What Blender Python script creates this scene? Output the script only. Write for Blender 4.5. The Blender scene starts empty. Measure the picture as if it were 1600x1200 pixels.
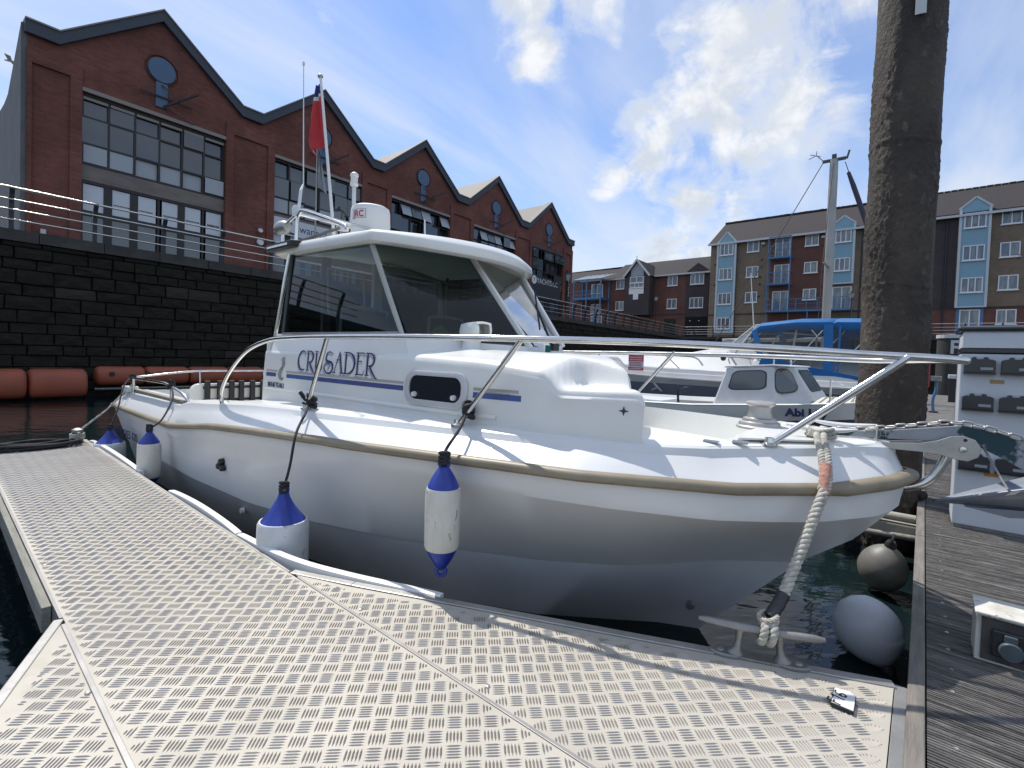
import bpy, bmesh, math, random
import numpy as np
from mathutils import Vector, Matrix
random.seed(7)
R = math.radians
PI = math.pi
scn = bpy.context.scene
COL = scn.collection
HC = 1.35                      # eye above the water (metres)

# ---------------------------------------------------------------- camera
def cam_axes(pitch, roll):
    f = Vector((0, math.cos(pitch), -math.sin(pitch)))
    r = Vector((1, 0, 0)); u = r.cross(f)
    c, s = math.cos(roll), math.sin(roll)
    return r * c + u * s, u * c - r * s, f
cr, cu, cf = cam_axes(R(1.5375), R(1.9606))
cd = bpy.data.cameras.new('camera'); cam = bpy.data.objects.new('camera', cd); COL.objects.link(cam)
mw = Matrix((cr, cu, -cf)).transposed().to_4x4(); mw.translation = (0, 0, HC)
cam.matrix_world = mw
cd.sensor_width = 36; cd.lens = 36 * 767.36 / 1600; cd.shift_y = -22.44 / 1600
cd.clip_start = 0.05; cd.clip_end = 5000
scn.camera = cam

# ---------------------------------------------------------------- sun, sky, exposure
SUN_AZ, SUN_EL = -36.0, 59.0
sd = Vector((math.sin(R(SUN_AZ)) * math.cos(R(SUN_EL)), math.cos(R(SUN_AZ)) * math.cos(R(SUN_EL)), math.sin(R(SUN_EL))))
ld = bpy.data.lights.new('sun', 'SUN'); ld.energy = 3.3; ld.angle = R(0.53); ld.color = (1, .955, .88)
lo = bpy.data.objects.new('sun', ld); COL.objects.link(lo)
lo.rotation_euler = (-sd).to_track_quat('-Z', 'Y').to_euler(); lo.location = sd * 60
scn.view_settings.view_transform = 'Standard'
try: scn.view_settings.look = 'None'
except Exception: pass
scn.view_settings.gamma = 1.0
scn.view_settings.use_curve_mapping = False
scn.view_settings.exposure = 0.45
scn.cycles.max_bounces = 8; scn.cycles.transparent_max_bounces = 16
scn.cycles.sample_clamp_indirect = 6
try: scn.cycles.use_denoising = True
except Exception: pass

SKY = 0.14
def build_world():
    w = bpy.data.worlds.new('World'); scn.world = w; w.use_nodes = True
    nt = w.node_tree; N = nt.nodes; L = nt.links; N.clear()
    out = N.new('ShaderNodeOutputWorld'); bg = N.new('ShaderNodeBackground'); bg.inputs[1].default_value = SKY
    L.new(bg.outputs[0], out.inputs[0])
    sky = N.new('ShaderNodeTexSky'); sky.sky_type = 'NISHITA'; sky.sun_disc = False
    sky.sun_elevation = R(SUN_EL); sky.sun_rotation = R(SUN_AZ) % (2 * PI); sky.altitude = 0
    sky.air_density = 1.15; sky.dust_density = 0.25; sky.ozone_density = 3.0
    tc = N.new('ShaderNodeTexCoord')
    def math_(op, a, b=None, c=None, clamp=False):
        n = N.new('ShaderNodeMath'); n.operation = op; n.use_clamp = clamp
        for i, v in enumerate((a, b, c)):
            if v is None: continue
            if isinstance(v, (int, float)): n.inputs[i].default_value = v
            else: L.new(v, n.inputs[i])
        return n.outputs[0]
    nrm = N.new('ShaderNodeVectorMath'); nrm.operation = 'NORMALIZE'; L.new(tc.outputs['Generated'], nrm.inputs[0])
    sep = N.new('ShaderNodeSeparateXYZ'); L.new(nrm.outputs[0], sep.inputs[0])
    zz = math_('ADD', math_('MAXIMUM', sep.outputs[2], 0.0), 0.22)
    px = math_('DIVIDE', sep.outputs[0], zz); py = math_('DIVIDE', sep.outputs[1], zz)
    cmb = N.new('ShaderNodeCombineXYZ'); L.new(px, cmb.inputs[0]); L.new(py, cmb.inputs[1])
    def noise(vec, scale, detail=8, rough=.55, dist=0.0, lac=2.0):
        n = N.new('ShaderNodeTexNoise'); n.inputs['Scale'].default_value = scale; n.inputs['Detail'].default_value = detail
        n.inputs['Roughness'].default_value = rough; n.inputs['Distortion'].default_value = dist
        L.new(vec, n.inputs['Vector']); return n.outputs[0]
    def smooth(v, a, b):
        m = N.new('ShaderNodeMapRange'); m.interpolation_type = 'SMOOTHSTEP'
        m.inputs['From Min'].default_value = a; m.inputs['From Max'].default_value = b
        L.new(v, m.inputs['Value']); return m.outputs[0]
    # cumulus: where the heaps stand (azimuth, elevation, half width in degrees), broken up by noise
    heaps = [(21.5, 26, 11), (28.0, 27.5, 10.5), (16.5, 23.0, 7.5), (32.5, 23.5, 5), (10.5, 20.0, 3.2), (19.0, 17.2, 6), (24.0, 16.5, 3.5), (16.5, 12.0, 6.5), (24, 11.0, 6),
             (8, 36.5, 6.5), (1.5, 31, 5), (0.8, 36, 4.5), (-3, 39, 3), (34, 36, 6), (33.5, 32, 5), (70, 24, 12), (-80, 28, 12), (110, 32, 14), (-120, 22, 15), (150, 26, 14), (190, 40, 13), (50, 48, 9)]
    acc = None
    for az, el, hw in heaps:
        d = Vector((math.sin(R(az)) * math.cos(R(el)), math.cos(R(az)) * math.cos(R(el)), math.sin(R(el))))
        dv = N.new('ShaderNodeVectorMath'); dv.operation = 'DISTANCE'; L.new(nrm.outputs[0], dv.inputs[0]); dv.inputs[1].default_value = d
        b = math_('SUBTRACT', 1.0, math_('DIVIDE', dv.outputs['Value'], R(hw)), clamp=True)
        acc = b if acc is None else math_('MAXIMUM', acc, b)
    n1 = noise(cmb.outputs[0], 3.2, 12, .64, .45)
    n2 = noise(nrm.outputs[0], 8.0, 12, .62, .35)
    mixn = math_('ADD', math_('MULTIPLY', n1, .45), math_('MULTIPLY', n2, .55))
    dens = math_('ADD', math_('MULTIPLY', math_('POWER', acc, .7), .78), math_('MULTIPLY', math_('SUBTRACT', mixn, .5), 2.9))
    cum = smooth(dens, .32, .82)
    # thin high cloud drawn out in streaks
    mp = N.new('ShaderNodeMapping'); mp.vector_type = 'TEXTURE'
    mp.inputs['Rotation'].default_value = (0, 0, R(51)); mp.inputs['Scale'].default_value = (1.7, .48, 1); L.new(cmb.outputs[0], mp.inputs[0])
    c1 = noise(mp.outputs[0], 1.15, 8, .55, .5)
    c2 = noise(cmb.outputs[0], .55, 3, .5)
    cir = math_('MULTIPLY', smooth(math_('ADD', math_('MULTIPLY', c1, .62), math_('MULTIPLY', c2, .42)), .36, .66), .82)
    vol = smooth(noise(nrm.outputs[0], 14.0, 6, .6, .3), .35, .66)
    cc = N.new('ShaderNodeMix'); cc.data_type = 'RGBA'
    cc.inputs[6].default_value = (3.45, 3.75, 4.15, 1); cc.inputs[7].default_value = (4.95, 5.05, 5.25, 1)
    L.new(math_('MAXIMUM', vol, math_('SUBTRACT', 1.0, cum)), cc.inputs[0])
    tn = N.new('ShaderNodeMix'); tn.data_type = 'RGBA'; tn.blend_type = 'MULTIPLY'; tn.inputs[0].default_value = 1; tn.inputs[7].default_value = (.70, .755, .89, 1); L.new(sky.outputs[0], tn.inputs[6])
    m1 = N.new('ShaderNodeMix'); m1.data_type = 'RGBA'; L.new(cir, m1.inputs[0]); L.new(tn.outputs[2], m1.inputs[6]); m1.inputs[7].default_value = (4.0, 4.35, 4.9, 1)
    m2 = N.new('ShaderNodeMix'); m2.data_type = 'RGBA'; L.new(cum, m2.inputs[0]); L.new(m1.outputs[2], m2.inputs[6]); L.new(cc.outputs[2], m2.inputs[7])
    L.new(m2.outputs[2], bg.inputs[0])
build_world()

# ---------------------------------------------------------------- materials
def _sock(nt, v, inp):
    if hasattr(v, 'node'): nt.links.new(v, inp)
    else: inp.default_value = v
def mat(name, col, rough=.5, metal=0.0, col2=None, nscale=6, lo=.35, hi=.7, bump=0.0, bscale=40, stretch=(1, 1, 1), coat=0.0, spec=.5,
        detail=6, rough2=None, col3=None, n3scale=30, n3lo=.6, n3hi=.72, emit=None, nd=0.0):
    m = bpy.data.materials.new(name); m.use_nodes = True
    nt = m.node_tree; N = nt.nodes; L = nt.links; p = N['Principled BSDF']
    p.inputs['Base Color'].default_value = (*col, 1); p.inputs['Roughness'].default_value = rough
    p.inputs['Metallic'].default_value = metal; p.inputs['Coat Weight'].default_value = coat
    p.inputs['Specular IOR Level'].default_value = spec
    if col2 is None and not bump and col3 is None and rough2 is None: return m
    tc = N.new('ShaderNodeTexCoord'); oi = N.new('ShaderNodeObjectInfo')
    ml = N.new('ShaderNodeMath'); ml.operation = 'MULTIPLY'; ml.inputs[1].default_value = 37.0; L.new(oi.outputs['Random'], ml.inputs[0])
    mp = N.new('ShaderNodeMapping'); mp.inputs['Scale'].default_value = stretch
    L.new(tc.outputs['Object'], mp.inputs['Vector'])
    ad = N.new('ShaderNodeVectorMath'); ad.operation = 'ADD'; L.new(mp.outputs[0], ad.inputs[0]); L.new(ml.outputs[0], ad.inputs[1])
    vec = ad.outputs[0]
    def noise(s, d=detail):
        n = N.new('ShaderNodeTexNoise'); n.inputs['Scale'].default_value = s; n.inputs['Detail'].default_value = d; n.inputs['Roughness'].default_value = .6
        n.inputs['Distortion'].default_value = nd
        L.new(vec, n.inputs['Vector']); return n.outputs[0]
    def ramp(v, a, b):
        r = N.new('ShaderNodeMapRange'); r.inputs['From Min'].default_value = a; r.inputs['From Max'].default_value = b; L.new(v, r.inputs['Value']); return r.outputs[0]
    cur = None
    if col2 is not None or rough2 is not None:
        f = ramp(noise(nscale), lo, hi)
        if col2 is not None:
            mx = N.new('ShaderNodeMix'); mx.data_type = 'RGBA'; L.new(f, mx.inputs[0]); mx.inputs[6].default_value = (*col, 1); mx.inputs[7].default_value = (*col2, 1); cur = mx.outputs[2]
        if rough2 is not None:
            mr = N.new('ShaderNodeMix'); mr.data_type = 'FLOAT'; L.new(f, mr.inputs[0]); mr.inputs[2].default_value = rough; mr.inputs[3].default_value = rough2; L.new(mr.outputs[0], p.inputs['Roughness'])
    if col3 is not None:
        f = ramp(noise(n3scale, 8), n3lo, n3hi)
        mx = N.new('ShaderNodeMix'); mx.data_type = 'RGBA'; L.new(f, mx.inputs[0])
        if cur is not None: L.new(cur, mx.inputs[6])
        else: mx.inputs[6].default_value = (*col, 1)
        mx.inputs[7].default_value = (*col3, 1); cur = mx.outputs[2]
    if cur is not None: L.new(cur, p.inputs['Base Color'])
    if bump:
        b = N.new('ShaderNodeBump'); b.inputs['Strength'].default_value = min(1.0, bump); b.inputs['Distance'].default_value = .02 * max(1, bump)
        L.new(noise(bscale, 8), b.inputs['Height']); L.new(b.outputs[0], p.inputs['Normal'])
    return m

def brick_mat(name, c1, c2, mortar, bw=.225, rh=.075, ms=.010, rough=.85, stain=.35):
    m = bpy.data.materials.new(name); m.use_nodes = True
    nt = m.node_tree; N = nt.nodes; L = nt.links; p = N['Principled BSDF']; p.inputs['Roughness'].default_value = rough
    p.inputs['Specular IOR Level'].default_value = .25
    tc = N.new('ShaderNodeTexCoord'); s = N.new('ShaderNodeSeparateXYZ'); L.new(tc.outputs['Object'], s.inputs[0])
    a = N.new('ShaderNodeMath'); a.operation = 'ADD'; L.new(s.outputs[0], a.inputs[0]); L.new(s.outputs[1], a.inputs[1])
    c = N.new('ShaderNodeCombineXYZ'); L.new(a.outputs[0], c.inputs[0]); L.new(s.outputs[2], c.inputs[1])
    b = N.new('ShaderNodeTexBrick'); L.new(c.outputs[0], b.inputs['Vector']); b.inputs['Scale'].default_value = 1
    b.inputs['Brick Width'].default_value = bw; b.inputs['Row Height'].default_value = rh; b.inputs['Mortar Size'].default_value = ms
    b.inputs['Color1'].default_value = (*c1, 1); b.inputs['Color2'].default_value = (*c2, 1); b.inputs['Mortar'].default_value = (*mortar, 1); b.inputs['Bias'].default_value = .1
    n = N.new('ShaderNodeTexNoise'); n.inputs['Scale'].default_value = .55; n.inputs['Detail'].default_value = 8; n.inputs['Roughness'].default_value = .65; L.new(tc.outputs['Object'], n.inputs['Vector'])
    mr = N.new('ShaderNodeMapRange'); mr.inputs['From Min'].default_value = .3; mr.inputs['From Max'].default_value = .72; mr.inputs['To Min'].default_value = 1 - stain; mr.inputs['To Max'].default_value = 1 + stain * .5
    L.new(n.outputs[0], mr.inputs['Value'])
    mx = N.new('ShaderNodeMix'); mx.data_type = 'RGBA'; mx.blend_type = 'MULTIPLY'; mx.inputs[0].default_value = 1; L.new(b.outputs[0], mx.inputs[6]); L.new(mr.outputs[0], mx.inputs[7])
    L.new(mx.outputs[2], p.inputs['Base Color'])
    bp = N.new('ShaderNodeBump'); bp.inputs['Strength'].default_value = .5; bp.inputs['Distance'].default_value = .01; bp.invert = True
    L.new(b.outputs['Fac'], bp.inputs['Height']); L.new(bp.outputs[0], p.inputs['Normal'])
    return m

def glass_mat(name, tint, rough=.02, boost=1.0):
    m = bpy.data.materials.new(name); m.use_nodes = True
    nt = m.node_tree; N = nt.nodes; L = nt.links; N.clear()
    o = N.new('ShaderNodeOutputMaterial'); mx = N.new('ShaderNodeMixShader'); t = N.new('ShaderNodeBsdfTransparent'); g = N.new('ShaderNodeBsdfGlossy'); f = N.new('ShaderNodeFresnel')
    t.inputs[0].default_value = (*tint, 1); g.inputs['Roughness'].default_value = rough; 
    gm = N.new('ShaderNodeNewGeometry'); bi = N.new('ShaderNodeMix'); bi.data_type = 'FLOAT'; bi.inputs[2].default_value = 1.45; bi.inputs[3].default_value = 1 / 1.45
    L.new(gm.outputs['Backfacing'], bi.inputs[0]); L.new(bi.outputs[0], f.inputs[0])
    k = N.new('ShaderNodeMath'); k.operation = 'MULTIPLY'; k.inputs[1].default_value = boost; k.use_clamp = True
    L.new(f.outputs[0], k.inputs[0]); L.new(k.outputs[0], mx.inputs[0]); L.new(t.outputs[0], mx.inputs[1]); L.new(g.outputs[0], mx.inputs[2]); L.new(mx.outputs[0], o.inputs[0])
    return m

def water_mat():
    m = bpy.data.materials.new('dock_water'); m.use_nodes = True
    nt = m.node_tree; N = nt.nodes; L = nt.links; p = N['Principled BSDF']
    p.inputs['Base Color'].default_value = (.006, .014, .015, 1); p.inputs['Roughness'].default_value = .045; p.inputs['IOR'].default_value = 1.33
    tc = N.new('ShaderNodeTexCoord')
    mp = N.new('ShaderNodeMapping'); mp.inputs['Rotation'].default_value = (0, 0, R(25)); mp.inputs['Scale'].default_value = (1, 1.9, 1); L.new(tc.outputs['Object'], mp.inputs[0])
    n1 = N.new('ShaderNodeTexNoise'); n1.inputs['Scale'].default_value = 2.2; n1.inputs['Detail'].default_value = 3; L.new(mp.outputs[0], n1.inputs[0])
    n2 = N.new('ShaderNodeTexNoise'); n2.inputs['Scale'].default_value = 10; n2.inputs['Detail'].default_value = 3; L.new(mp.outputs[0], n2.inputs[0])
    ad = N.new('ShaderNodeMath'); ad.operation = 'MULTIPLY_ADD'; L.new(n2.outputs[0], ad.inputs[0]); ad.inputs[1].default_value = .12; L.new(n1.outputs[0], ad.inputs[2])
    b = N.new('ShaderNodeBump'); b.inputs['Strength'].default_value = .32; b.inputs['Distance'].default_value = .035; L.new(ad.outputs[0], b.inputs['Height']); L.new(b.outputs[0], p.inputs['Normal'])
    return m

M = {}
M['gel'] = mat('white_gelcoat', (.80, .80, .77), .28, col2=(.74, .74, .70), nscale=2.2, lo=.4, hi=.75, coat=.25, rough2=.42)
M['hull'] = mat('hull_gelcoat', (.74, .745, .74), .30, col2=(.66, .665, .65), nscale=1.6, lo=.4, hi=.8, coat=.2, rough2=.45, bump=.02, bscale=3)
M['gel_cream'] = mat('aged_gelcoat', (.72, .70, .62), .4, col2=(.62, .60, .52), nscale=3)
M['oldwhite'] = mat('weathered_white', (.66, .67, .67), .4, col2=(.50, .51, .51), nscale=3, lo=.4, hi=.8)
M['steel'] = mat('polished_stainless', (.72, .71, .69), .13, 1.0, col2=(.60, .59, .57), nscale=14, rough2=.22)
M['galv'] = mat('galvanised_steel', (.34, .34, .33), .5, .75, col2=(.22, .21, .20), nscale=9, lo=.35, hi=.7, bump=.15, bscale=60)
M['galv_lt'] = mat('worn_aluminium_edge', (.50, .49, .47), .42, .7, col2=(.36, .35, .33), nscale=7, bump=.06, bscale=40)
M['rub'] = mat('tan_rubbing_strake', (.235, .195, .135), .45, col2=(.33, .285, .205), nscale=3.5, lo=.4, hi=.7, col3=(.12, .115, .10), n3scale=9, n3lo=.62, n3hi=.75, stretch=(.6, 2, 2))
M['teak'] = mat('grey_teak', (.21, .18, .14), .7, col2=(.30, .27, .22), nscale=12, stretch=(.3, 4, 4))
M['black'] = mat('black_rubber', (.022, .022, .024), .55)
M['blackrope'] = mat('black_cord', (.02, .021, .025), .75, bump=.4, bscale=220)
M['rope'] = mat('grubby_white_rope', (.60, .58, .51), .9, col2=(.38, .36, .30), nscale=40, lo=.4, hi=.65, bump=.5, bscale=260)
M['whip'] = mat('copper_red_whipping', (.42, .19, .14), .7, col2=(.52, .30, .24), nscale=25, bump=.4, bscale=120)
M['tape'] = mat('black_tape', (.03, .03, .032), .38, bump=.25, bscale=90)
M['blue'] = mat('blue_fender_vinyl', (.018, .045, .33), .38, col2=(.015, .035, .22), nscale=10, coat=.1)
M['fwhite'] = mat('scuffed_fender_vinyl', (.66, .65, .60), .45, col2=(.52, .50, .43), nscale=7, lo=.35, hi=.75, col3=(.10, .10, .09), n3scale=16, n3lo=.62, n3hi=.70, stretch=(2.2, 2.2, .8))
M['fclean'] = mat('white_fender_vinyl', (.66, .68, .71), .42, col2=(.54, .56, .58), nscale=5, col3=(.36, .36, .34), n3scale=14, n3lo=.64, n3hi=.72)
M['fgrey'] = mat('grey_fender_vinyl', (.20, .195, .175), .5, col2=(.12, .115, .10), nscale=5, lo=.3, hi=.75, stretch=(1, 1, 3))
M['fdirty'] = mat('dirty_white_fender', (.66, .69, .73), .42, col2=(.52, .55, .58), nscale=5, lo=.4, hi=.75, col3=(.08, .08, .08), n3scale=9, n3lo=.66, n3hi=.73)
M['navy'] = mat('navy_vinyl', (.035, .05, .17), .4)
M['navyink'] = mat('navy_lettering', (.025, .028, .11), .45)
M['shadowink'] = mat('grey_lettering', (.36, .38, .50), .5)
M['silverink'] = mat('silver_decal', (.40, .40, .40), .4, .3)
M['stripe'] = mat('blue_stripe_vinyl', (.06, .115, .31), .4, col2=(.075, .085, .24), nscale=2.2, lo=.49, hi=.51)
M['stripe_g'] = mat('grey_stripe_vinyl', (.36, .345, .31), .45, col2=(.52, .50, .46), nscale=12, stretch=(.3, 1, 6))
M['portglass'] = mat('smoked_portlight', (.022, .026, .032), .08, coat=.3)
M['frame_al'] = mat('portlight_frame', (.60, .60, .60), .35, .15)
M['tint'] = glass_mat('tinted_wheelhouse_glass', (.24, .31, .32), .015, 1.0)
M['tint2'] = glass_mat('port_windscreen_glass', (.50, .57, .58), .02, 2.6)
M['clearvinyl'] = glass_mat('clear_vinyl', (.72, .74, .74), .12, 1.0)
M['interior'] = mat('cabin_lining', (.42, .43, .39), .8)
M['bottom'] = mat('grey_hull_bottom', (.56, .57, .575), .4, col2=(.48, .49, .495), nscale=2.5, lo=.35, hi=.75)  # hull below the chine, a darker grey than the topsides
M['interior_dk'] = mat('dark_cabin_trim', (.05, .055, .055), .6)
M['seatgreen'] = mat('lime_green_cloth', (.16, .42, .10), .8, bump=.3, bscale=18)
M['lampgreen'] = mat('green_navigation_lens', (.0, .09, .07), .15)
M['red'] = mat('red_bunting', (.55, .035, .04), .75, col2=(.45, .03, .035), nscale=5)
M['flagblue'] = mat('blue_bunting', (.02, .03, .18), .75)
M['flagwhite'] = mat('white_bunting', (.7, .7, .7), .75)
M['redink'] = mat('red_lettering', (.45, .03, .03), .5)
M['radome'] = mat('white_radome', (.78, .78, .76), .4)
M['plate'] = mat('treadplate_ground', (.50, .465, .40), .62, .1, col2=(.42, .39, .335), nscale=3.0, lo=.35, hi=.7, col3=(.27, .28, .20), n3scale=2.6, n3lo=.62, n3hi=.80, spec=.3, bump=.05, bscale=160)
M['bar'] = mat('treadplate_bars', (.33, .31, .285), .36, .65, col2=(.42, .395, .36), nscale=3.0, lo=.35, hi=.7)
M['stripal'] = mat('aluminium_edge_strip', (.27, .265, .26), .48, .6, col2=(.36, .35, .34), nscale=8)
M['whiteplastic'] = mat('white_edge_fendering', (.78, .78, .77), .45, col2=(.68, .68, .66), nscale=4)
M['pwood'] = mat('grey_pontoon_timber', (.30, .29, .255), .85, col2=(.19, .185, .15), nscale=9, stretch=(.6, 5, 5), bump=.35, bscale=50)
M['edgewood'] = mat('weathered_edge_beam', (.23, .205, .175), .8, col2=(.13, .12, .11), nscale=6, stretch=(.8, 6, 6), bump=.3, bscale=40)
M['plank'] = mat('silvered_deck_plank', (.20, .185, .168), .72, col2=(.055, .052, .052), nscale=7, lo=.32, hi=.68, stretch=(6, .7, 6), bump=.4, bscale=60, col3=(.36, .34, .31), n3scale=5, n3lo=.58, n3hi=.72)
M['bolt'] = mat('bright_bolt', (.5, .5, .48), .35, .8)
M['pile'] = mat('rusty_pile', (.082, .066, .052), .8, col2=(.034, .026, .022), nscale=3.2, lo=.35, hi=.68, stretch=(1, 1, .7), bump=1.0, bscale=34, col3=(.15, .13, .10), n3scale=13, n3lo=.58, n3hi=.72)
M['weed'] = mat('weed_and_mussels', (.03, .028, .02), .8, col2=(.09, .085, .06), nscale=25, lo=.5, hi=.7, bump=1.0, bscale=60)
M['marker'] = mat('white_marker_plate', (.55, .58, .58), .6)
M['cabinet'] = mat('grey_white_cabinet', (.60, .635, .67), .45, col2=(.53, .56, .59), nscale=3, col3=(.34, .35, .36), n3scale=18, n3lo=.70, n3hi=.78)
M['meter'] = mat('meter_box_black', (.022, .025, .03), .35, coat=.2)
M['sticker'] = mat('tan_sticker', (.36, .25, .12), .6)
M['sticker2'] = mat('orange_sticker', (.55, .24, .02), .6)
M['greysticker'] = mat('grey_label', (.30, .32, .34), .5)
M['outlet'] = mat('stained_white_box', (.64, .62, .56), .6, col2=(.40, .37, .31), nscale=10, lo=.45, hi=.75, col3=(.10, .09, .08), n3scale=30, n3lo=.62, n3hi=.70)
M['outlet_d'] = mat('grimy_box_face', (.085, .08, .074), .7, col2=(.03, .028, .027), nscale=9, lo=.35, hi=.65, col3=(.45, .43, .40), n3scale=28, n3lo=.66, n3hi=.74)
M['socket'] = mat('grey_socket_lid', (.06, .085, .10), .45, col2=(.10, .125, .14), nscale=12)
M['anchor'] = mat('worn_galvanised_anchor', (.36, .38, .42), .42, .45, col2=(.29, .31, .35), nscale=6, col3=(.025, .06, .075), n3scale=6.5, n3lo=.48, n3hi=.52)
M['anchorf'] = mat('galvanised_fluke', (.20, .22, .26), .45, .5, col2=(.27, .29, .33), nscale=7, col3=(.5, .5, .5), n3scale=10, n3lo=.74, n3hi=.78)
M['orange'] = mat('faded_orange_float', (.36, .085, .04), .6, col2=(.27, .075, .042), nscale=2.5, lo=.35, hi=.7, col3=(.20, .10, .065), n3scale=7, n3lo=.55, n3hi=.75)
M['stone'] = mat('black_dock_stone', (.019, .0175, .014), .95, spec=.12, col2=(.036, .033, .026), nscale=3, lo=.35, hi=.75, bump=.8, bscale=16, col3=(.065, .062, .045), n3scale=5, n3lo=.62, n3hi=.78)
M['stonebrown'] = mat('brown_dock_stone', (.034, .026, .020), .85, col2=(.026, .021, .017), nscale=4, bump=.7, bscale=18)
M['joint'] = mat('dark_joint', (.018, .0165, .014), .95, spec=.1)
M['cope'] = mat('coping_stone', (.06, .058, .053), .8, col2=(.035, .035, .031), nscale=2.5, bump=.5, bscale=20)
M['pave'] = mat('quay_paving', (.20, .185, .17), .85, col2=(.14, .13, .12), nscale=1.2)
M['railpost'] = mat('dark_rail_post', (.022, .026, .036), .5)
M['railbar'] = mat('bright_rail_tube', (.62, .60, .55), .22, .9)
M['redbrick'] = brick_mat('red_brickwork', (.25, .085, .062), (.185, .06, .045), (.155, .095, .082), stain=.4)
M['brownbrick'] = brick_mat('brown_brickwork', (.25, .185, .13), (.20, .147, .102), (.21, .18, .145), stain=.25)
M['darkred'] = brick_mat('dull_red_brickwork', (.19, .078, .058), (.15, .06, .047), (.15, .10, .085), stain=.25)
M['purplebrick'] = brick_mat('purple_brickwork', (.075, .06, .064), (.058, .047, .051), (.09, .075, .075), stain=.25)
M['gablefascia'] = mat('slate_blue_fascia', (.048, .056, .075), .6)
M['darkframe'] = mat('dark_window_frame', (.022, .016, .018), .5)
M['panedark'] = mat('reflective_dark_pane', (.030, .042, .052), .06, col2=(.05, .065, .075), nscale=.6, coat=.3, spec=.9)
M['panelite'] = mat('frosted_pane', (.34, .375, .40), .25)
M['panepost'] = mat('white_window_board', (.58, .62, .66), .5)
M['panegrey'] = mat('grey_shop_pane', (.105, .125, .135), .10, spec=.8)
M['lintel'] = mat('pale_lintel', (.27, .245, .215), .8)
M['spandrel'] = mat('weathered_boarding', (.15, .125, .115), .75, col2=(.21, .18, .15), nscale=1.6, stretch=(1, 1, 3))
M['disc'] = mat('blue_louvre', (.06, .115, .20), .5, col2=(.075, .135, .22), nscale=40, stretch=(.1, .1, 3))
M['greyrender'] = mat('grey_side_cladding', (.13, .135, .14), .8, col2=(.10, .105, .11), nscale=1.5)
M['slate'] = mat('slate_roof', (.034, .030, .031), .85, spec=.25, col2=(.055, .047, .047), nscale=5, stretch=(.7, 1, 5), bump=.3, bscale=9)
M['roofmetal'] = mat('grey_roof_sheet', (.10, .09, .085), .7, col2=(.135, .125, .115), nscale=9, stretch=(8, .2, .2))
M['iron'] = mat('black_ironwork', (.018, .018, .02), .5)
M['lettering'] = mat('white_lettering', (.72, .72, .70), .5)
M['signblack'] = mat('dark_shop_sign', (.03, .035, .042), .4)
M['upvc'] = mat('white_window_frame', (.72, .72, .72), .4)
M['flatpane'] = mat('curtained_pane', (.10, .125, .15), .07, col2=(.21, .23, .25), nscale=1.4, lo=.45, hi=.6, spec=.8, stretch=(2.5, 1, .6))
M['balcony'] = mat('blue_painted_steel', (.075, .175, .32), .5)
M['cladding'] = mat('sky_blue_cladding', (.235, .40, .49), .6, col2=(.21, .37, .455), nscale=30, stretch=(.05, .05, 1))
M['trim'] = mat('pale_grey_trim', (.52, .55, .57), .5)
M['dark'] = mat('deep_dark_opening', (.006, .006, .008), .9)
M['canopy'] = mat('blue_canvas', (.006, .105, .30), .75, col2=(.008, .13, .36), nscale=4, bump=.25, bscale=6)
M['sprayhull'] = mat('cruiser_gelcoat', (.62, .62, .61), .3, col2=(.55, .55, .54), nscale=2)
M['greyband'] = mat('grey_hull_band', (.12, .135, .17), .35)
M['boot'] = mat('navy_boot_top', (.02, .032, .055), .5)
M['mast'] = mat('anodised_mast', (.42, .41, .38), .45, .35, col2=(.34, .33, .31), nscale=3)
M['wire'] = mat('rigging_wire', (.08, .085, .09), .5, .4)
M['sailcover'] = mat('furled_sail_cover', (.05, .045, .075), .7)
M['signred'] = mat('red_notice', (.48, .07, .10), .5)
M['signwhite'] = mat('white_notice', (.66, .60, .62), .5)
M['stripedeck'] = mat('cream_striped_deck', (.62, .59, .5), .7)
M['deckstripe'] = mat('dark_grip_strip', (.20, .20, .18), .8)
M['beige'] = mat('pale_timber', (.42, .39, .32), .8, col2=(.30, .28, .23), nscale=8, bump=.2, bscale=40)
M['lampglass'] = mat('lantern_glass', (.35, .36, .34), .2)
M['bird'] = mat('gull_grey', (.35, .35, .36), .8)
WATER = water_mat()
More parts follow.
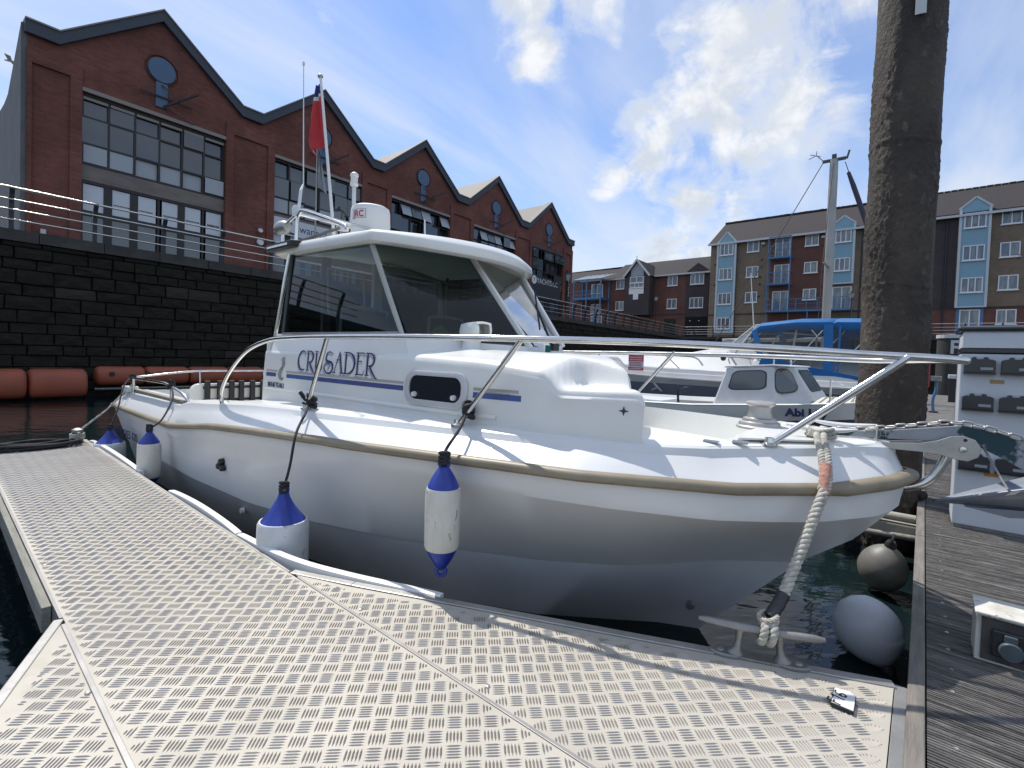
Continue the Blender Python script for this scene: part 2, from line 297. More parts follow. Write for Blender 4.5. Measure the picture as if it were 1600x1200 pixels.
# ---------------------------------------------------------------- mesh helpers
class MB:
    def __init__(s): s.v = []; s.f = []; s.m = []
    def add(s, vs, fs, mi=0):
        o = len(s.v); s.v += [tuple(v) for v in vs]; s.f += [tuple(i + o for i in f) for f in fs]; s.m += [mi] * len(fs); return s
    def box(s, x0, x1, y0, y1, z0, z1, mi=0):
        vs = [(x0, y0, z0), (x1, y0, z0), (x1, y1, z0), (x0, y1, z0), (x0, y0, z1), (x1, y0, z1), (x1, y1, z1), (x0, y1, z1)]
        return s.add(vs, [(0, 3, 2, 1), (4, 5, 6, 7), (0, 1, 5, 4), (1, 2, 6, 5), (2, 3, 7, 6), (3, 0, 4, 7)], mi)
    def bar(s, a, b, w, h, mi=0, up=(0, 0, 1)):
        a = Vector(a); b = Vector(b); d = (b - a).normalized(); u = Vector(up)
        if abs(d.dot(u)) > .98: u = Vector((0, 1, 0))
        x = d.cross(u).normalized() * w / 2; y = x.cross(d).normalized() * h / 2
        vs = [a - x - y, a + x - y, a + x + y, a - x + y, b - x - y, b + x - y, b + x + y, b - x + y]
        return s.add(vs, [(0, 3, 2, 1), (4, 5, 6, 7), (0, 1, 5, 4), (1, 2, 6, 5), (2, 3, 7, 6), (3, 0, 4, 7)], mi)
    def tube(s, pts, r, n=8, closed=False, mi=0, cap=True, flat=1.0):
        P = [Vector(p) for p in pts]; k = len(P)
        if k < 2: return s
        rr = r if isinstance(r, (list, tuple)) else [r] * k
        T = []
        for i in range(k):
            if closed: t = P[(i + 1) % k] - P[i - 1]
            else: t = P[min(i + 1, k - 1)] - P[max(i - 1, 0)]
            T.append(t.normalized() if t.length > 1e-9 else Vector((0, 0, 1)))
        u = Vector((0, 0, 1)) if abs(T[0].z) < .9 else Vector((1, 0, 0))
        u = (u - T[0] * u.dot(T[0])).normalized()
        vs = []; o = 0
        for i in range(k):
            u = (u - T[i] * u.dot(T[i]))
            u = u.normalized() if u.length > 1e-6 else T[i].orthogonal().normalized()
            w = T[i].cross(u)
            for j in range(n):
                a = 2 * PI * j / n; vs.append(P[i] + (u * math.cos(a) * flat + w * math.sin(a)) * rr[i])
        fs = []
        for i in range(k if closed else k - 1):
            i2 = (i + 1) % k
            for j in range(n):
                j2 = (j + 1) % n; fs.append((i * n + j, i * n + j2, i2 * n + j2, i2 * n + j))
        if cap and not closed:
            fs.append(tuple(range(n))[::-1]); fs.append(tuple((k - 1) * n + j for j in range(n)))
        return s.add(vs, fs, mi)
    def lathe(s, prof, n=20, c=(0, 0, 0), mi=0, axis='z', cap=True):
        vs = []; k = len(prof)
        for (r, z) in prof:
            for j in range(n):
                a = 2 * PI * j / n; p = (r * math.cos(a), r * math.sin(a), z)
                if axis == 'x': p = (z, p[0], p[1])
                elif axis == 'y': p = (p[1], z, p[0])
                vs.append((p[0] + c[0], p[1] + c[1], p[2] + c[2]))
        fs = [(i * n + j, i * n + (j + 1) % n, (i + 1) * n + (j + 1) % n, (i + 1) * n + j) for i in range(k - 1) for j in range(n)]
        if cap:
            if prof[0][0] > 1e-5: fs.append(tuple(range(n))[::-1])
            if prof[-1][0] > 1e-5: fs.append(tuple((k - 1) * n + j for j in range(n)))
        return s.add(vs, fs, mi)
    def loft(s, rows, mi=0, closed=False):
        k = len(rows); n = len(rows[0]); vs = [p for r in rows for p in r]
        fs = []
        for i in range(k - 1):
            for j in range(n if closed else n - 1):
                j2 = (j + 1) % n; fs.append((i * n + j, i * n + j2, (i + 1) * n + j2, (i + 1) * n + j))
        return s.add(vs, fs, mi)
    def prism(s, poly, a0, a1, plane='xz', mi=0):
        """2D polygon given thickness along the missing axis"""
        def P(p, a): return {'xz': (p[0], a, p[1]), 'xy': (p[0], p[1], a), 'yz': (a, p[0], p[1])}[plane]
        n = len(poly); vs = [P(p, a0) for p in poly] + [P(p, a1) for p in poly]
        fs = [tuple(range(n))[::-1], tuple(range(n, 2 * n))] + [(i, (i + 1) % n, n + (i + 1) % n, n + i) for i in range(n)]
        return s.add(vs, fs, mi)
    def sphere(s, c, r, n=12, m=8, mi=0, sc=(1, 1, 1)):
        prof = [(max(1e-6, r * math.sin(PI * i / m)), -r * math.cos(PI * i / m)) for i in range(m + 1)]
        o = len(s.v); s.lathe(prof, n, (0, 0, 0), mi, cap=False)
        for i in range(o, len(s.v)):
            x, y, z = s.v[i]; s.v[i] = (x * sc[0] + c[0], y * sc[1] + c[1], z * sc[2] + c[2])
        return s
    def mesh(s, name, mats, smooth=0, recalc=True):
        me = bpy.data.meshes.new(name); me.from_pydata(s.v, [], s.f)
        mats = mats if isinstance(mats, (list, tuple)) else [mats]
        for m in mats: me.materials.append(m)
        if any(s.m): me.polygons.foreach_set('material_index', s.m)
        if recalc:
            b = bmesh.new(); b.from_mesh(me); bmesh.ops.recalc_face_normals(b, faces=b.faces[:]); b.to_mesh(me); b.free()
        if smooth:
            me.polygons.foreach_set('use_smooth', [True] * len(me.polygons))
            me.set_sharp_from_angle(angle=R(smooth))
        me.update(); return me
    def build(s, name, mats, parent=None, smooth=0, bevel=0, recalc=True, loc=None, rot=None, kind=None):
        o = bpy.data.objects.new(name, s.mesh(name, mats, smooth, recalc)); COL.objects.link(o)
        if parent is not None: o.parent = parent
        if loc is not None: o.location = loc
        if rot is not None: o.rotation_euler = rot
        if bevel:
            b = o.modifiers.new('bevel', 'BEVEL'); b.width = bevel; b.segments = 2; b.limit_method = 'ANGLE'; b.angle_limit = R(35)
        if kind: o['kind'] = kind
        return o
def inst(me, name, parent=None, loc=(0, 0, 0), rot=(0, 0, 0), sc=(1, 1, 1)):
    o = bpy.data.objects.new(name, me); COL.objects.link(o)
    if parent is not None: o.parent = parent
    o.location = loc; o.rotation_euler = rot; o.scale = sc; return o
def thing(name, label, cat, loc=(0, 0, 0), rotz=0.0, group=None):
    o = bpy.data.objects.new(name, None); COL.objects.link(o); o.empty_display_size = .1
    o.location = loc; o.rotation_euler = (0, 0, rotz); o['label'] = label; o['category'] = cat
    if group: o['group'] = group
    return o
def tag(o, label, cat, group=None):
    o['label'] = label; o['category'] = cat
    if group: o['group'] = group
    return o
def text(body, name, size, m, parent, loc, rot, ext=.0012, align='LEFT', sx=1.0, shear=0, off=0, spacing=1.0):
    c = bpy.data.curves.new(name, 'FONT'); c.body = body; c.size = size; c.extrude = ext; c.align_x = align; c.shear = shear; c.offset = off; c.space_character = spacing
    c.resolution_u = 3; tmp = bpy.data.objects.new(name, c); COL.objects.link(tmp)
    dg = bpy.context.evaluated_depsgraph_get(); me = bpy.data.meshes.new_from_object(tmp.evaluated_get(dg)); bpy.data.objects.remove(tmp)
    me.materials.clear(); me.materials.append(m)
    o = bpy.data.objects.new(name, me); COL.objects.link(o); o.parent = parent; o.location = loc; o.rotation_euler = rot; o.scale = (sx, 1, 1); return o
def copy_tree(src, parent=None):
    c = src.copy(); COL.objects.link(c); c.parent = parent
    for ch in list(src.children): copy_tree(ch, c)
    return c
def spline(pts, n=8):
    """Catmull-Rom through the points"""
    P = [Vector(p) for p in pts]; out = []
    for i in range(len(P) - 1):
        p0 = P[max(i - 1, 0)]; p1 = P[i]; p2 = P[i + 1]; p3 = P[min(i + 2, len(P) - 1)]
        for k in range(n):
            t = k / n
            out.append(.5 * ((2 * p1) + (p2 - p0) * t + (2 * p0 - 5 * p1 + 4 * p2 - p3) * t * t + (3 * p1 - p0 - 3 * p2 + p3) * t ** 3))
    out.append(P[-1]); return out
def strands(mb, path, r, ns=3, pitch=.05, sr=None, n=6, step=.004, mi=0, rv=None):
    """a laid / plaited rope: strands winding round the path"""
    P = [Vector(p) for p in path]; L = [0]
    for i in range(1, len(P)): L.append(L[-1] + (P[i] - P[i - 1]).length)
    tot = L[-1]; k = max(4, int(tot / step)); sr = sr or r * .62; pts = []
    for i in range(k + 1):
        d = tot * i / k; j = max(0, min(len(P) - 2, next((q for q in range(len(L) - 1) if L[q + 1] >= d), len(P) - 2)))
        f = (d - L[j]) / max(1e-9, L[j + 1] - L[j]); pts.append(P[j].lerp(P[j + 1], f))
    t0 = (pts[1] - pts[0]).normalized(); u = t0.orthogonal().normalized()
    fr = []
    for i in range(k + 1):
        t = (pts[min(i + 1, k)] - pts[max(i - 1, 0)]).normalized(); u = (u - t * u.dot(t)).normalized(); fr.append((u.copy(), t.cross(u)))
    for q in range(ns):
        sp = []
        for i in range(k + 1):
            a = 2 * PI * (q / ns + tot * i / k / pitch); g = rv(i / k) if rv else 1
            sp.append(pts[i] + (fr[i][0] * math.cos(a) + fr[i][1] * math.sin(a)) * r * .55 * g)
        mb.tube(sp, sr, n, mi=mi)
    return mb
def lerp_t(tab, x):
    return float(np.interp(x, [t[0] for t in tab], [t[1] for t in tab]))

# frames: x along the quay / finger / deck, y = z cross x
QAZ = 37.44
def frame(az): return R(90 - az)
def fpt(az, x, y, z=0, o=(0, 0, 0)):
    a = R(az); return Vector((o[0] + math.sin(a) * x - math.cos(a) * y, o[1] + math.cos(a) * x + math.sin(a) * y, o[2] + z))
AP0 = Vector((22.384, 50.0, 0)); AAZ = 130.0          # apartments: x runs to the right, y away
PT = .37                                              # pontoon and walkway top

# ---------------------------------------------------------------- setting: water, paving
def structure(name, mb, m, **k):
    o = mb.build(name, m, **k); o['kind'] = 'structure'; return o
w = MB(); w.add([(-2500, -300, 0), (2500, -300, 0), (2500, 2500, 0), (-2500, 2500, 0)], [(0, 1, 2, 3)]); structure('water', w, WATER)
QT = 3.86
w = MB()
c = [fpt(QAZ, -60, 16.35), fpt(QAZ, 48.9, 16.35), fpt(QAZ, 48.9, 900), fpt(QAZ, -60, 900)]
w.add([(p.x, p.y, QT - .006) for p in c], [(0, 1, 2, 3)]); structure('quay_pavement', w, M['pave'])
w = MB()
c = [fpt(AAZ, -2.9, -4.7, 0, AP0), fpt(AAZ, 70, -4.7, 0, AP0), fpt(AAZ, 70, 900, 0, AP0), fpt(AAZ, -2.9, 900, 0, AP0)]
w.add([(p.x, p.y, QT - .012) for p in c], [(0, 1, 2, 3)]); structure('quay_pavement', w, M['pave'])

# ---------------------------------------------------------------- quay wall of dark stone
def quay_wall():
    t = thing('quay_wall', 'tall black stone dock wall below the red brick gabled building', 'wall', (0, 0, 0), frame(QAZ))
    core = MB().box(-40, 48.45, 16.06, 16.7, -2.0, QT - .26); core.build('wall_core', M['joint'], t)
    # single stones where the photograph tells them apart, the rest one mass
    base = []
    for k in range(10):
        rr = random.Random(40 + k); mb = MB(); n = 4; rows = []
        for (yy, ins) in ((0.12, 0), (0.02, 0), (0, .018)):
            pts = []
            cs = [(-.5, -.5), (0, -.5), (.5, -.5), (.5, 0), (.5, .5), (0, .5), (-.5, .5), (-.5, 0)]
            for (a, b) in cs: pts.append((a * (1 - ins * 2) + rr.uniform(-.012, .012), yy + rr.uniform(-.012, .012) if yy < .1 else yy, b * (1 - ins * 3) + rr.uniform(-.02, .02)))
            rows.append(pts)
        mb.loft(rows, closed=True); mb.add([(p[0], p[1], p[2]) for p in rows[2]] + [(0, rr.uniform(-.03, .0), 0)], [(i, (i + 1) % 8, 8) for i in range(8)])
        base.append(mb.mesh('stone', M['stone'], 0))
    brown = base[3].copy(); brown.materials[0] = M['stonebrown']
    rnd = random.Random(5); stuff = MB(); cnt = 0; z = -.45
    rows = []
    while z < QT - .30:
        h = rnd.choice([.24, .27, .30, .33]); h = min(h, QT - .262 - z)
        if h < .1: break
        rows.append((z, h)); z += h
    for (z, h) in rows:
        u = -14 - rnd.uniform(0, .5)
        while u < 48.3:
            L = rnd.uniform(.42, .85) * (1.25 if z < .9 else 1); L = min(L, 48.4 - u)
            if L < .1: break
            cx, cz = u + L / 2, z + h / 2; dy = rnd.uniform(-.035, .03)
            vis = 1.3 < cx < 9.6 and cz > .5
            if vis and cnt < 285:
                me = brown if rnd.random() < .035 else base[rnd.randrange(10)]
                inst(me, 'stone', t, (cx, 15.96 + dy, cz), (0, 0, 0), (L - .022, 1, h - .02)); cnt += 1
            else:
                g = .012; y = 15.97 + dy
                stuff.add([(u + g, y, z + g), (u + L - g, y, z + g), (u + L - g, y, z + h - g), (u + g, y, z + h - g), (u + .004, 16.06, z + .004), (u + L - .004, 16.06, z + .004), (u + L - .004, 16.06, z + h - .004), (u + .004, 16.06, z + h - .004)],
                          [(0, 1, 2, 3), (0, 4, 5, 1), (1, 5, 6, 2), (2, 6, 7, 3), (3, 7, 4, 0)])
            u += L
    stuff.build('stonework', M['stone'], t, kind='stuff', recalc=False)
    cs = []
    for k in range(4):
        rr = random.Random(k); m_ = MB().box(0.006, 1.19, 15.9, 16.75, QT - .258, QT)
        m_.v = [(a, b + rr.uniform(-.015, .015), c2 + rr.uniform(-.008, .008)) for (a, b, c2) in m_.v]; cs.append(m_.mesh('coping_slab', M['cope']))
    for i in range(-12, 40): inst(cs[i % 4], 'coping_slab', t, (i * 1.2, 0, 0))
    t2 = thing('quay_wall', 'dark dock wall at the head of the basin below the brown flats', 'wall', AP0, frame(AAZ))
    MB().box(-3.1, 60, -4.94, -4.4, -2, QT - .26).build('wall_core', M['joint'], t2)
    s2 = MB(); z = -.4; rnd = random.Random(9)
    while z < QT - .35:
        h = .36; u = -3.1 + rnd.uniform(-.3, 0)
        while u < 45:
            L = rnd.uniform(.6, 1.1); y = -5 + rnd.uniform(-.03, .03); g = .015
            s2.add([(u + g, y, z + g), (u + L - g, y, z + g), (u + L - g, y, z + h - g), (u + g, y, z + h - g), (u, -4.94, z), (u + L, -4.94, z), (u + L, -4.94, z + h), (u, -4.94, z + h)], [(0, 1, 2, 3), (0, 4, 5, 1), (1, 5, 6, 2), (2, 6, 7, 3), (3, 7, 4, 0)]); u += L
        z += h
    s2.build('stonework', M['stone'], t2, kind='stuff', recalc=False)
    for i in range(-1, 20): inst(MB().box(.006, 1.99, -5.06, -4.3, QT - .258, QT).mesh('coping_slab', M['cope']) if i == -1 else bpy.data.meshes['coping_slab.004'], 'coping_slab', t2, (-1.1 + i * 2, 0, 0))
quay_wall()

def railing(label, loc, az, us, y, zb=QT, top=.92):
    t = thing('quay_railing', label, 'railing', loc, frame(az))
    prof = [(0.0, 0), (0.0, .35), (-.03, .62), (-.09, .82), (-.17, .97)]
    p = MB(); rows = []
    for (dy, h) in prof:
        wd = .05 if h < .7 else .042
        rows.append([(-.045, dy - wd, h), (.045, dy - wd, h), (.045, dy + wd, h), (-.045, dy + wd, h)])
    p.loft(rows, closed=True); p.add(rows[-1], [(0, 1, 2, 3)]); p.box(-.07, .07, -.09, .09, 0, .03)
    me = p.mesh('post', M['railpost'])
    for u in us: inst(me, 'post', t, (u, y, zb))
    x0, x1 = us[0] - .7, us[-1] + .7
    for (dy, h, r) in ((-.15, .955, .027), (-.075, .70, .02), (-.03, .48, .02), (-.02, .25, .02)):
        MB().tube([(x0, y + dy - .03, zb + h), ((x0 + x1) / 2, y + dy - .03, zb + h), (x1, y + dy - .03, zb + h)], r, 8).build('rail', M['railbar'], t, smooth=60)
    return t
railing('long steel railing with dark curved posts on the black stone quay wall', (0, 0, 0), QAZ, [.46 - 1.5 * 4 + 1.5 * i for i in range(37)], 16.2)
railing('distant steel railing along the quay in front of the brown flats', AP0, AAZ, [-2.4 + 1.9 * i for i in range(10)], -4.75)
railing('short steel railing on the quay between the big pile and the white cabinet', AP0, AAZ, [15.2 + 1.9 * i for i in range(10)], -4.75)

# ---------------------------------------------------------------- red brick building with five gables
D0 = 20.0
def gabled():
    t = thing('gabled_building', 'red brick quayside building with five pointed gables and tall dark windows', 'building', (0, 0, 0), frame(QAZ))
    cen = [6.0, 11.95, 17.8, 23.9, 29.95]; W = 2.06; ZV, ZP = 10.42, 12.52; Z0 = QT - .3
    U0, U1 = 2.72, 33.35
    # outline of the front (u, z)
    def top(u):
        best = ZV
        for c_ in cen:
            d = abs(u - c_)
            if d < 2.6: best = max(best, ZP - (ZP - ZV) * d / 2.6)
        return best
    f = MB(); d = D0
    us = sorted(set([U0, U1] + [c_ + k for c_ in cen for k in (-2.6, -W, 0, W, 2.6)]))
    for a, b in zip(us[:-1], us[1:]):
        mid = (a + b) / 2; inwin = any(abs(mid - c_) < W for c_ in cen)
        zb = 9.05 if inwin else Z0
        f.prism([(a, zb), (b, zb), (b, top(b)), (a, top(a))], d, d + .34)
    wl = f.build('front_wall', M['redbrick'], t)
    # pier panels: recessed strips framed by proud brickwork
    for i in range(len(cen) + 1):
        a = U0 if i == 0 else cen[i - 1] + W; b = U1 if i == len(cen) else cen[i] - W
        m_ = MB(); a2, b2 = a + .28, b - .28
        if i == 0: a2 = a + .1
        m_.box(a, a2, d - .07, d - .003, Z0, 9.35); m_.box(b2, b, d - .07, d - .003, Z0, 9.35); m_.box(a, b, d - .075, d - .003, 9.352, 9.75)
        m_.build('pier', M['redbrick'], t)
    # fascia following the gables
    fa = MB(); pr = [U0 - .06] + [x for c_ in cen for x in (c_ - 2.6, c_, c_ + 2.6)] + [U1 + .06]
    for a, b in zip(pr[:-1], pr[1:]):
        fa.prism([(a, top(a) - .30), (b, top(b) - .30), (b, top(b) + .05), (a, top(a) + .05)], d - .16, d + .05)
    fa.build('gable_fascia', M['gablefascia'], t)
    cp = MB()
    for a, b in zip(pr[:-1], pr[1:]):
        cp.prism([(a, top(a) + .052), (b, top(b) + .052), (b, top(b) + .10), (a, top(a) + .10)], d - .2, d + .3)
    cp.build('gable_coping', M['lintel'], t)
    # roofs, side wall, back
    for c_ in cen:
        for s_ in (-1, 1):
            rf = MB(); e = 2.98; rf.add([(c_, d + .3, ZP - .02), (c_ + s_ * e, d + .3, ZV - .30), (c_ + s_ * e, d + 13, ZV - .30), (c_, d + 13, ZP - .02), (c_, d + .3, ZP - .10), (c_ + s_ * e, d + .3, ZV - .38), (c_ + s_ * e, d + 13, ZV - .38), (c_, d + 13, ZP - .10)],
                                         [(0, 1, 2, 3), (4, 7, 6, 5), (0, 4, 5, 1), (1, 5, 6, 2), (2, 6, 7, 3), (3, 7, 4, 0)])
            rf.build('roof', M['roofmetal'], t)
    sw = MB(); sw.prism([(d + .0, Z0), (d + 13, Z0), (d + 13, 7.4), (d + 2.2, 9.0), (d + .0, 10.4)], U0 - .12, U0 - .002, 'yz'); sw.build('side_wall', M['greyrender'], t)
    sw = MB(); sw.prism([(d + .35, Z0), (d + 13, Z0), (d + 13, 10.2), (d + .35, 10.4)], U1 - .15, U1 - .01, 'yz'); sw.build('side_wall', M['redbrick'], t)
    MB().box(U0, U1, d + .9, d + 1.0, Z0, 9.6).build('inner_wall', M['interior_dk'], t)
    # windows: frame part with pane sub-parts
    def win(ci, c_):
        x0, x1 = c_ - W, c_ + W; fr = MB(); y0, y1 = d + .10, d + .17
        cols = [x0 + (x1 - x0) * i / 6 for i in range(7)]
        zs = [9.05 - .08, 8.34, 7.52, 6.92]
        tilt = ci in (2, 3)
        fr.box(x0, x1, y0 - .02, y1, 8.97, 9.05); fr.box(x0, x1, y0 - .02, y1, 6.84, 6.92)
        fr.box(x0, x0 + .07, y0, y1 + .003, Z0, 9.0); fr.box(x1 - .07, x1, y0, y1 + .003, Z0, 9.0)
        for u in cols[1:-1]: fr.box(u - .032, u + .032, y0 + .002, y1 - .002, 6.9, 9.0)
        for z in zs[1:3]: fr.box(x0, x1, y0 + .006, y1 - .006, z - .03, z + .03)
        zl = [6.30, 5.48, 4.0]
        fr.box(x0, x1, y0 - .02, y1, 6.30, 6.38); fr.box(x0, x1, y0 + .003, y1 - .003, 5.30, 5.46); fr.box(x0, x1, y0 - .02, y1, Z0, 4.12)
        for i, u in enumerate(cols[1:-1]):
            wd = .11 if i in (0, 1, 3) else .035
            fr.box(u - wd, u + wd, y0 + .0015, y1 - .0015, 4.1, 6.32)
        wf = fr.build('window', M['darkframe'], t)
        MB().box(x0, x1, d + .06, d + .12, 6.385, 6.838).build('spandrel', M['spandrel'], wf)
        rnd = random.Random(ci)
        for i in range(6):
            a, b = cols[i] + .034, cols[i + 1] - .034
            for j in range(3):
                zt, zb = zs[j] - .03, zs[j + 1] + .03
                mm = M['panelite'] if j == 2 else M['panedark']
                if ci == 1 and j < 2: mm = M['panegrey']
                if ci == 4: mm = M['panedark']
                p = MB().box(a, b, -.008, .008, zb - zt, 0).build('pane', mm, wf, loc=(0, d + .13, zt))
                p.rotation_euler = (rnd.uniform(-.012, .012), 0, rnd.uniform(-.012, .012))
                if tilt and j == 0 and i in (1, 2, 3, 5): p.rotation_euler = (-.38, 0, 0); p.data.materials[0] = M['panelite'] if i != 2 else M['panegrey']
                if j == 0 and ci == 0:
                    MB().box(a, b, d + .05, d + .09, zt - .09, zt - .005).build('blind', M['lintel'], wf)
            lo_ = [(5.47, 6.28), (4.14, 5.29)]
            for j, (zb, zt) in enumerate(lo_):
                mm = M['panepost'] if (j == 0 and ci < 2) else M['panegrey']
                if ci >= 2: mm = M['panedark'] if j else M['panelite']
                if ci == 4: mm = M['panedark']
                wl_ = .075 if i else .0
                MB().box(a + wl_, b - .04, d + .125, d + .14, zb, zt).build('pane', mm, wf)
        MB().box(x0 - .15, x1 + .1, d - .05, d + .1, 9.052, 9.17).build('lintel', M['lintel'] if ci < 4 else M['gablefascia'], t)
        return wf
    wfs = [win(i, c_) for i, c_ in enumerate(cen)]
    # blue louvre discs with the slot below and an old hoist bracket
    for i, c_ in enumerate(cen):
        m_ = MB().lathe([(.40, d - .07), (.40, d + .002)], 28, (c_, 0, 10.62), axis='y'); rd = m_.build('round_louvre', M['disc'], t)
        MB().lathe([(.47, d - .05), (.47, d + .001)], 28, (c_, 0, 10.62), axis='y', cap=False).build('rim', M['gablefascia'], rd)
        MB().box(c_ - .17, c_ + .17, d - .06, d - .002, 9.38, 10.2).build('louvre_slot', M['disc'], t)
        h = MB(); h.bar((c_ - .62, d - .1, 9.72), (c_ + .9, d - .1, 9.72), .035, .045); h.bar((c_ + .05, d - .08, 9.42), (c_ + .85, d - .75, 9.98), .05, .06); h.bar((c_ + .0, d - .08, 10.12), (c_ + .4, d - .42, 9.7), .03, .03); h.bar((c_ + .1, d - .12, 9.4), (c_ + .95, d - .12, 9.15), .025, .03)
        h.build('hoist_bracket', M['iron'], t)
    rx = (R(90), 0, 0)
    # writing: posters of the first bay, sign bands of the second and fifth
    x0 = cen[0] - W; cw = 2 * W / 6
    for i, (nn, hh) in enumerate([(0, 0), (4, .03), (1, .035), (5, .045), (3, .04), (2, .07)]):
        if not nn: continue
        lm = MB(); xs = x0 + cw * i + .15; wd = cw - .30; rnd = random.Random(i + 3); x = xs
        while x < xs + wd:
            l_ = rnd.uniform(.018, .05); lm.box(x, x + l_, d + .119, d + .1245, 5.80 - hh / 2, 5.80 + hh / 2); x += l_ + rnd.uniform(.006, .014)
        lm.build('poster_print', M['iron'], wfs[0])
    sb = MB().box(cen[1] - W + .02, cen[1] + W - .02, d - .02, d + .055, 6.05, 6.72).build('sign_band', M['panepost'], t)
    text('Swansea', 'sign_lettering', .44, M['navyink'], sb, (10.80, d - .024, 6.27), rx)
    sw_ = MB(); sw_.prism([(10.02, 6.26), (10.35, 6.12), (10.95, 6.10), (10.95, 6.16), (10.4, 6.22), (10.2, 6.36)], d - .028, d - .022); sw_.prism([(10.42, 6.42), (10.56, 6.40), (10.70, 6.56), (10.62, 6.60)], d - .028, d - .022); sw_.build('sign_emblem', M['navyink'], sb)
    sg = MB().box(cen[4] - W - .08, cen[4] + W - .25, d - .03, d + .055, 5.55, 7.12).build('sign_band', M['signblack'], t)
    text('YACHTS.CC', 'sign_lettering', .52, M['lettering'], sg, (28.62, d - .036, 6.62), rx, sx=.98)
    em = MB().lathe([(.30, d - .045), (.30, d - .031)], 24, (28.28, 0, 6.80), axis='y').build('sign_emblem', M['lettering'], sg)
    text('Y', 'sign_lettering', .42, M['signblack'], em, (28.14, d - .049, 6.66), rx)
    for k in range(3): MB().box(27.9, 28.25 - .05 * k, d - .034, d - .0305, 6.02 - .17 * k, 6.06 - .17 * k).build('sign_print', M['lettering'], sg)
    # vertical sign at the far corner
    vs = MB().box(32.55, 33.05, d - .115, d - .078, 5.0, 8.1).build('vertical_sign', M['signblack'], t)
    text('YACHTS', 'sign_lettering', .40, M['lettering'], vs, (32.62, d - .12, 7.75), (R(90), R(90), 0), spacing=1.15)
    # small white alarm boxes on the second pier
    for z, r_ in ((5.52, .13), (5.98, .09)):
        MB().lathe([(r_, d - .14), (r_ * .9, d - .16), (r_, d - .072)], 10, (9.35, 0, z), axis='y').build('alarm_box', M['upvc'], t)
    for k, (uu, z0, z1) in enumerate([(3.02, 4.4, 4.62)]): MB().box(uu, uu + .12, d - .12, d - .072, z0, z1).build('meter_cover', M['trim'], t)
    return t
gabled()
# ---------------------------------------------------------------- apartments
def flats_window(t, u, z1, w_, h, y, n=2, sill=True, mm=None, open_=None):
    fr = MB(); b = .07
    fr.box(u, u + w_, y - .05, y + .04, z1 - b, z1); fr.box(u, u + w_, y - .05, y + .04, z1 - h, z1 - h + b)
    for i in range(n + 1):
        x = u + (w_ - b) * i / n; fr.box(x, x + b, y - .047, y + .037, z1 - h + .01, z1 - .01)
    if sill: fr.box(u - .06, u + w_ + .06, y - .12, y + .02, z1 - h - .07, z1 - h - .002)
    f = fr.build('window', M['upvc'], t)
    rnd = random.Random(int(u * 100 + z1 * 10))
    for i in range(n):
        x = u + (w_ - b) * i / n + b; x2 = u + (w_ - b) * (i + 1) / n
        p = MB().box(x - .005, x2 + .005, y - .015, y + .005, z1 - h + b - .005, z1 - b + .005).build('pane', mm or M['flatpane'], f)
        p.rotation_euler = (0, 0, 0)
    return f
def gable_roof(mb, x0, x1, y0, yr, ze, zr, th=.12):
    mb.add([(x0, y0, ze), (x1, y0, ze), (x1, yr, zr), (x0, yr, zr), (x0, y0, ze - th), (x1, y0, ze - th), (x1, yr, zr - th), (x0, yr, zr - th)], [(0, 1, 2, 3), (4, 7, 6, 5), (0, 4, 5, 1), (1, 5, 6, 2), (2, 6, 7, 3), (3, 7, 4, 0)])
def bay(t, x0, x1, z0, ze, za, rows, nw=3):
    y0 = -.32; xc = (x0 + x1) / 2
    b = MB().prism([(x0, z0), (x1, z0), (x1, ze), (xc, za), (x0, ze)], y0, -.004); o = b.build('bay', M['cladding'], t)
    tr = MB(); tr.box(x0 - .09, x0 + .07, y0 - .05, -.003, z0, ze); tr.box(x1 - .07, x1 + .09, y0 - .05, -.003, z0, ze)
    for (a, b_) in (((x0 - .12, ze - .02), (xc, za + .06)), ((x1 + .12, ze - .02), (xc, za + .06))):
        tr.bar((a[0], y0 + .13, a[1]), (b_[0], y0 + .13, b_[1]), .38, .13)
    tr.box(x0 - .09, x1 + .09, y0 - .055, -.003, z0 - .1, z0 - .002)
    tr.build('bay_trim', M['trim'], o)
    # horizontal boards
    for z1 in rows: pass
    bd = MB(); z = z0 + .18
    while z < ze - .05:
        if not any(zt - 1.2 < z < zt + .06 for zt in rows): bd.box(x0 + .072, x1 - .072, y0 - .016, y0 - .001, z - .08, z - .012)
        z += .17
    bd.build('cladding_boards', M['cladding'], o, kind='stuff')
    for zt in rows: flats_window(t, x0 + .2, zt, x1 - x0 - .4, 1.16, y0 - .045, nw)
def balcony(t, x0, x1, zf, y0=-1.0, door=True, h=1.02):
    b = MB(); b.box(x0, x1, y0, -.004, zf - .16, zf); fl = b.build('balcony', M['balcony'], t)
    g = MB(); g.bar((x0, y0 + .04, zf + h), (x1, y0 + .04, zf + h), .06, .05); g.bar((x0, y0 + .04, zf + h * .55), (x1, y0 + .04, zf + h * .55), .03, .03); g.bar((x0, y0 + .04, zf + .12), (x1, y0 + .04, zf + .12), .04, .03)
    n = max(2, int(round((x1 - x0) / .9)))
    for i in range(n + 1): g.bar((x0 + .03 + (x1 - x0 - .06) * i / n, y0 + .04, zf), (x0 + .03 + (x1 - x0 - .06) * i / n, y0 + .04, zf + h), .05, .05)
    for s_ in (x0 + .03, x1 - .03): g.bar((s_, y0 + .04, zf + h), (s_, -.01, zf + h), .05, .05)
    k = max(6, int((x1 - x0) / .14))
    for i in range(1, k): g.bar((x0 + (x1 - x0) * i / k, y0 + .04, zf + .12), (x0 + (x1 - x0) * i / k, y0 + .04, zf + h), .014, .014)
    g.build('balustrade', M['balcony'], fl)
    return fl
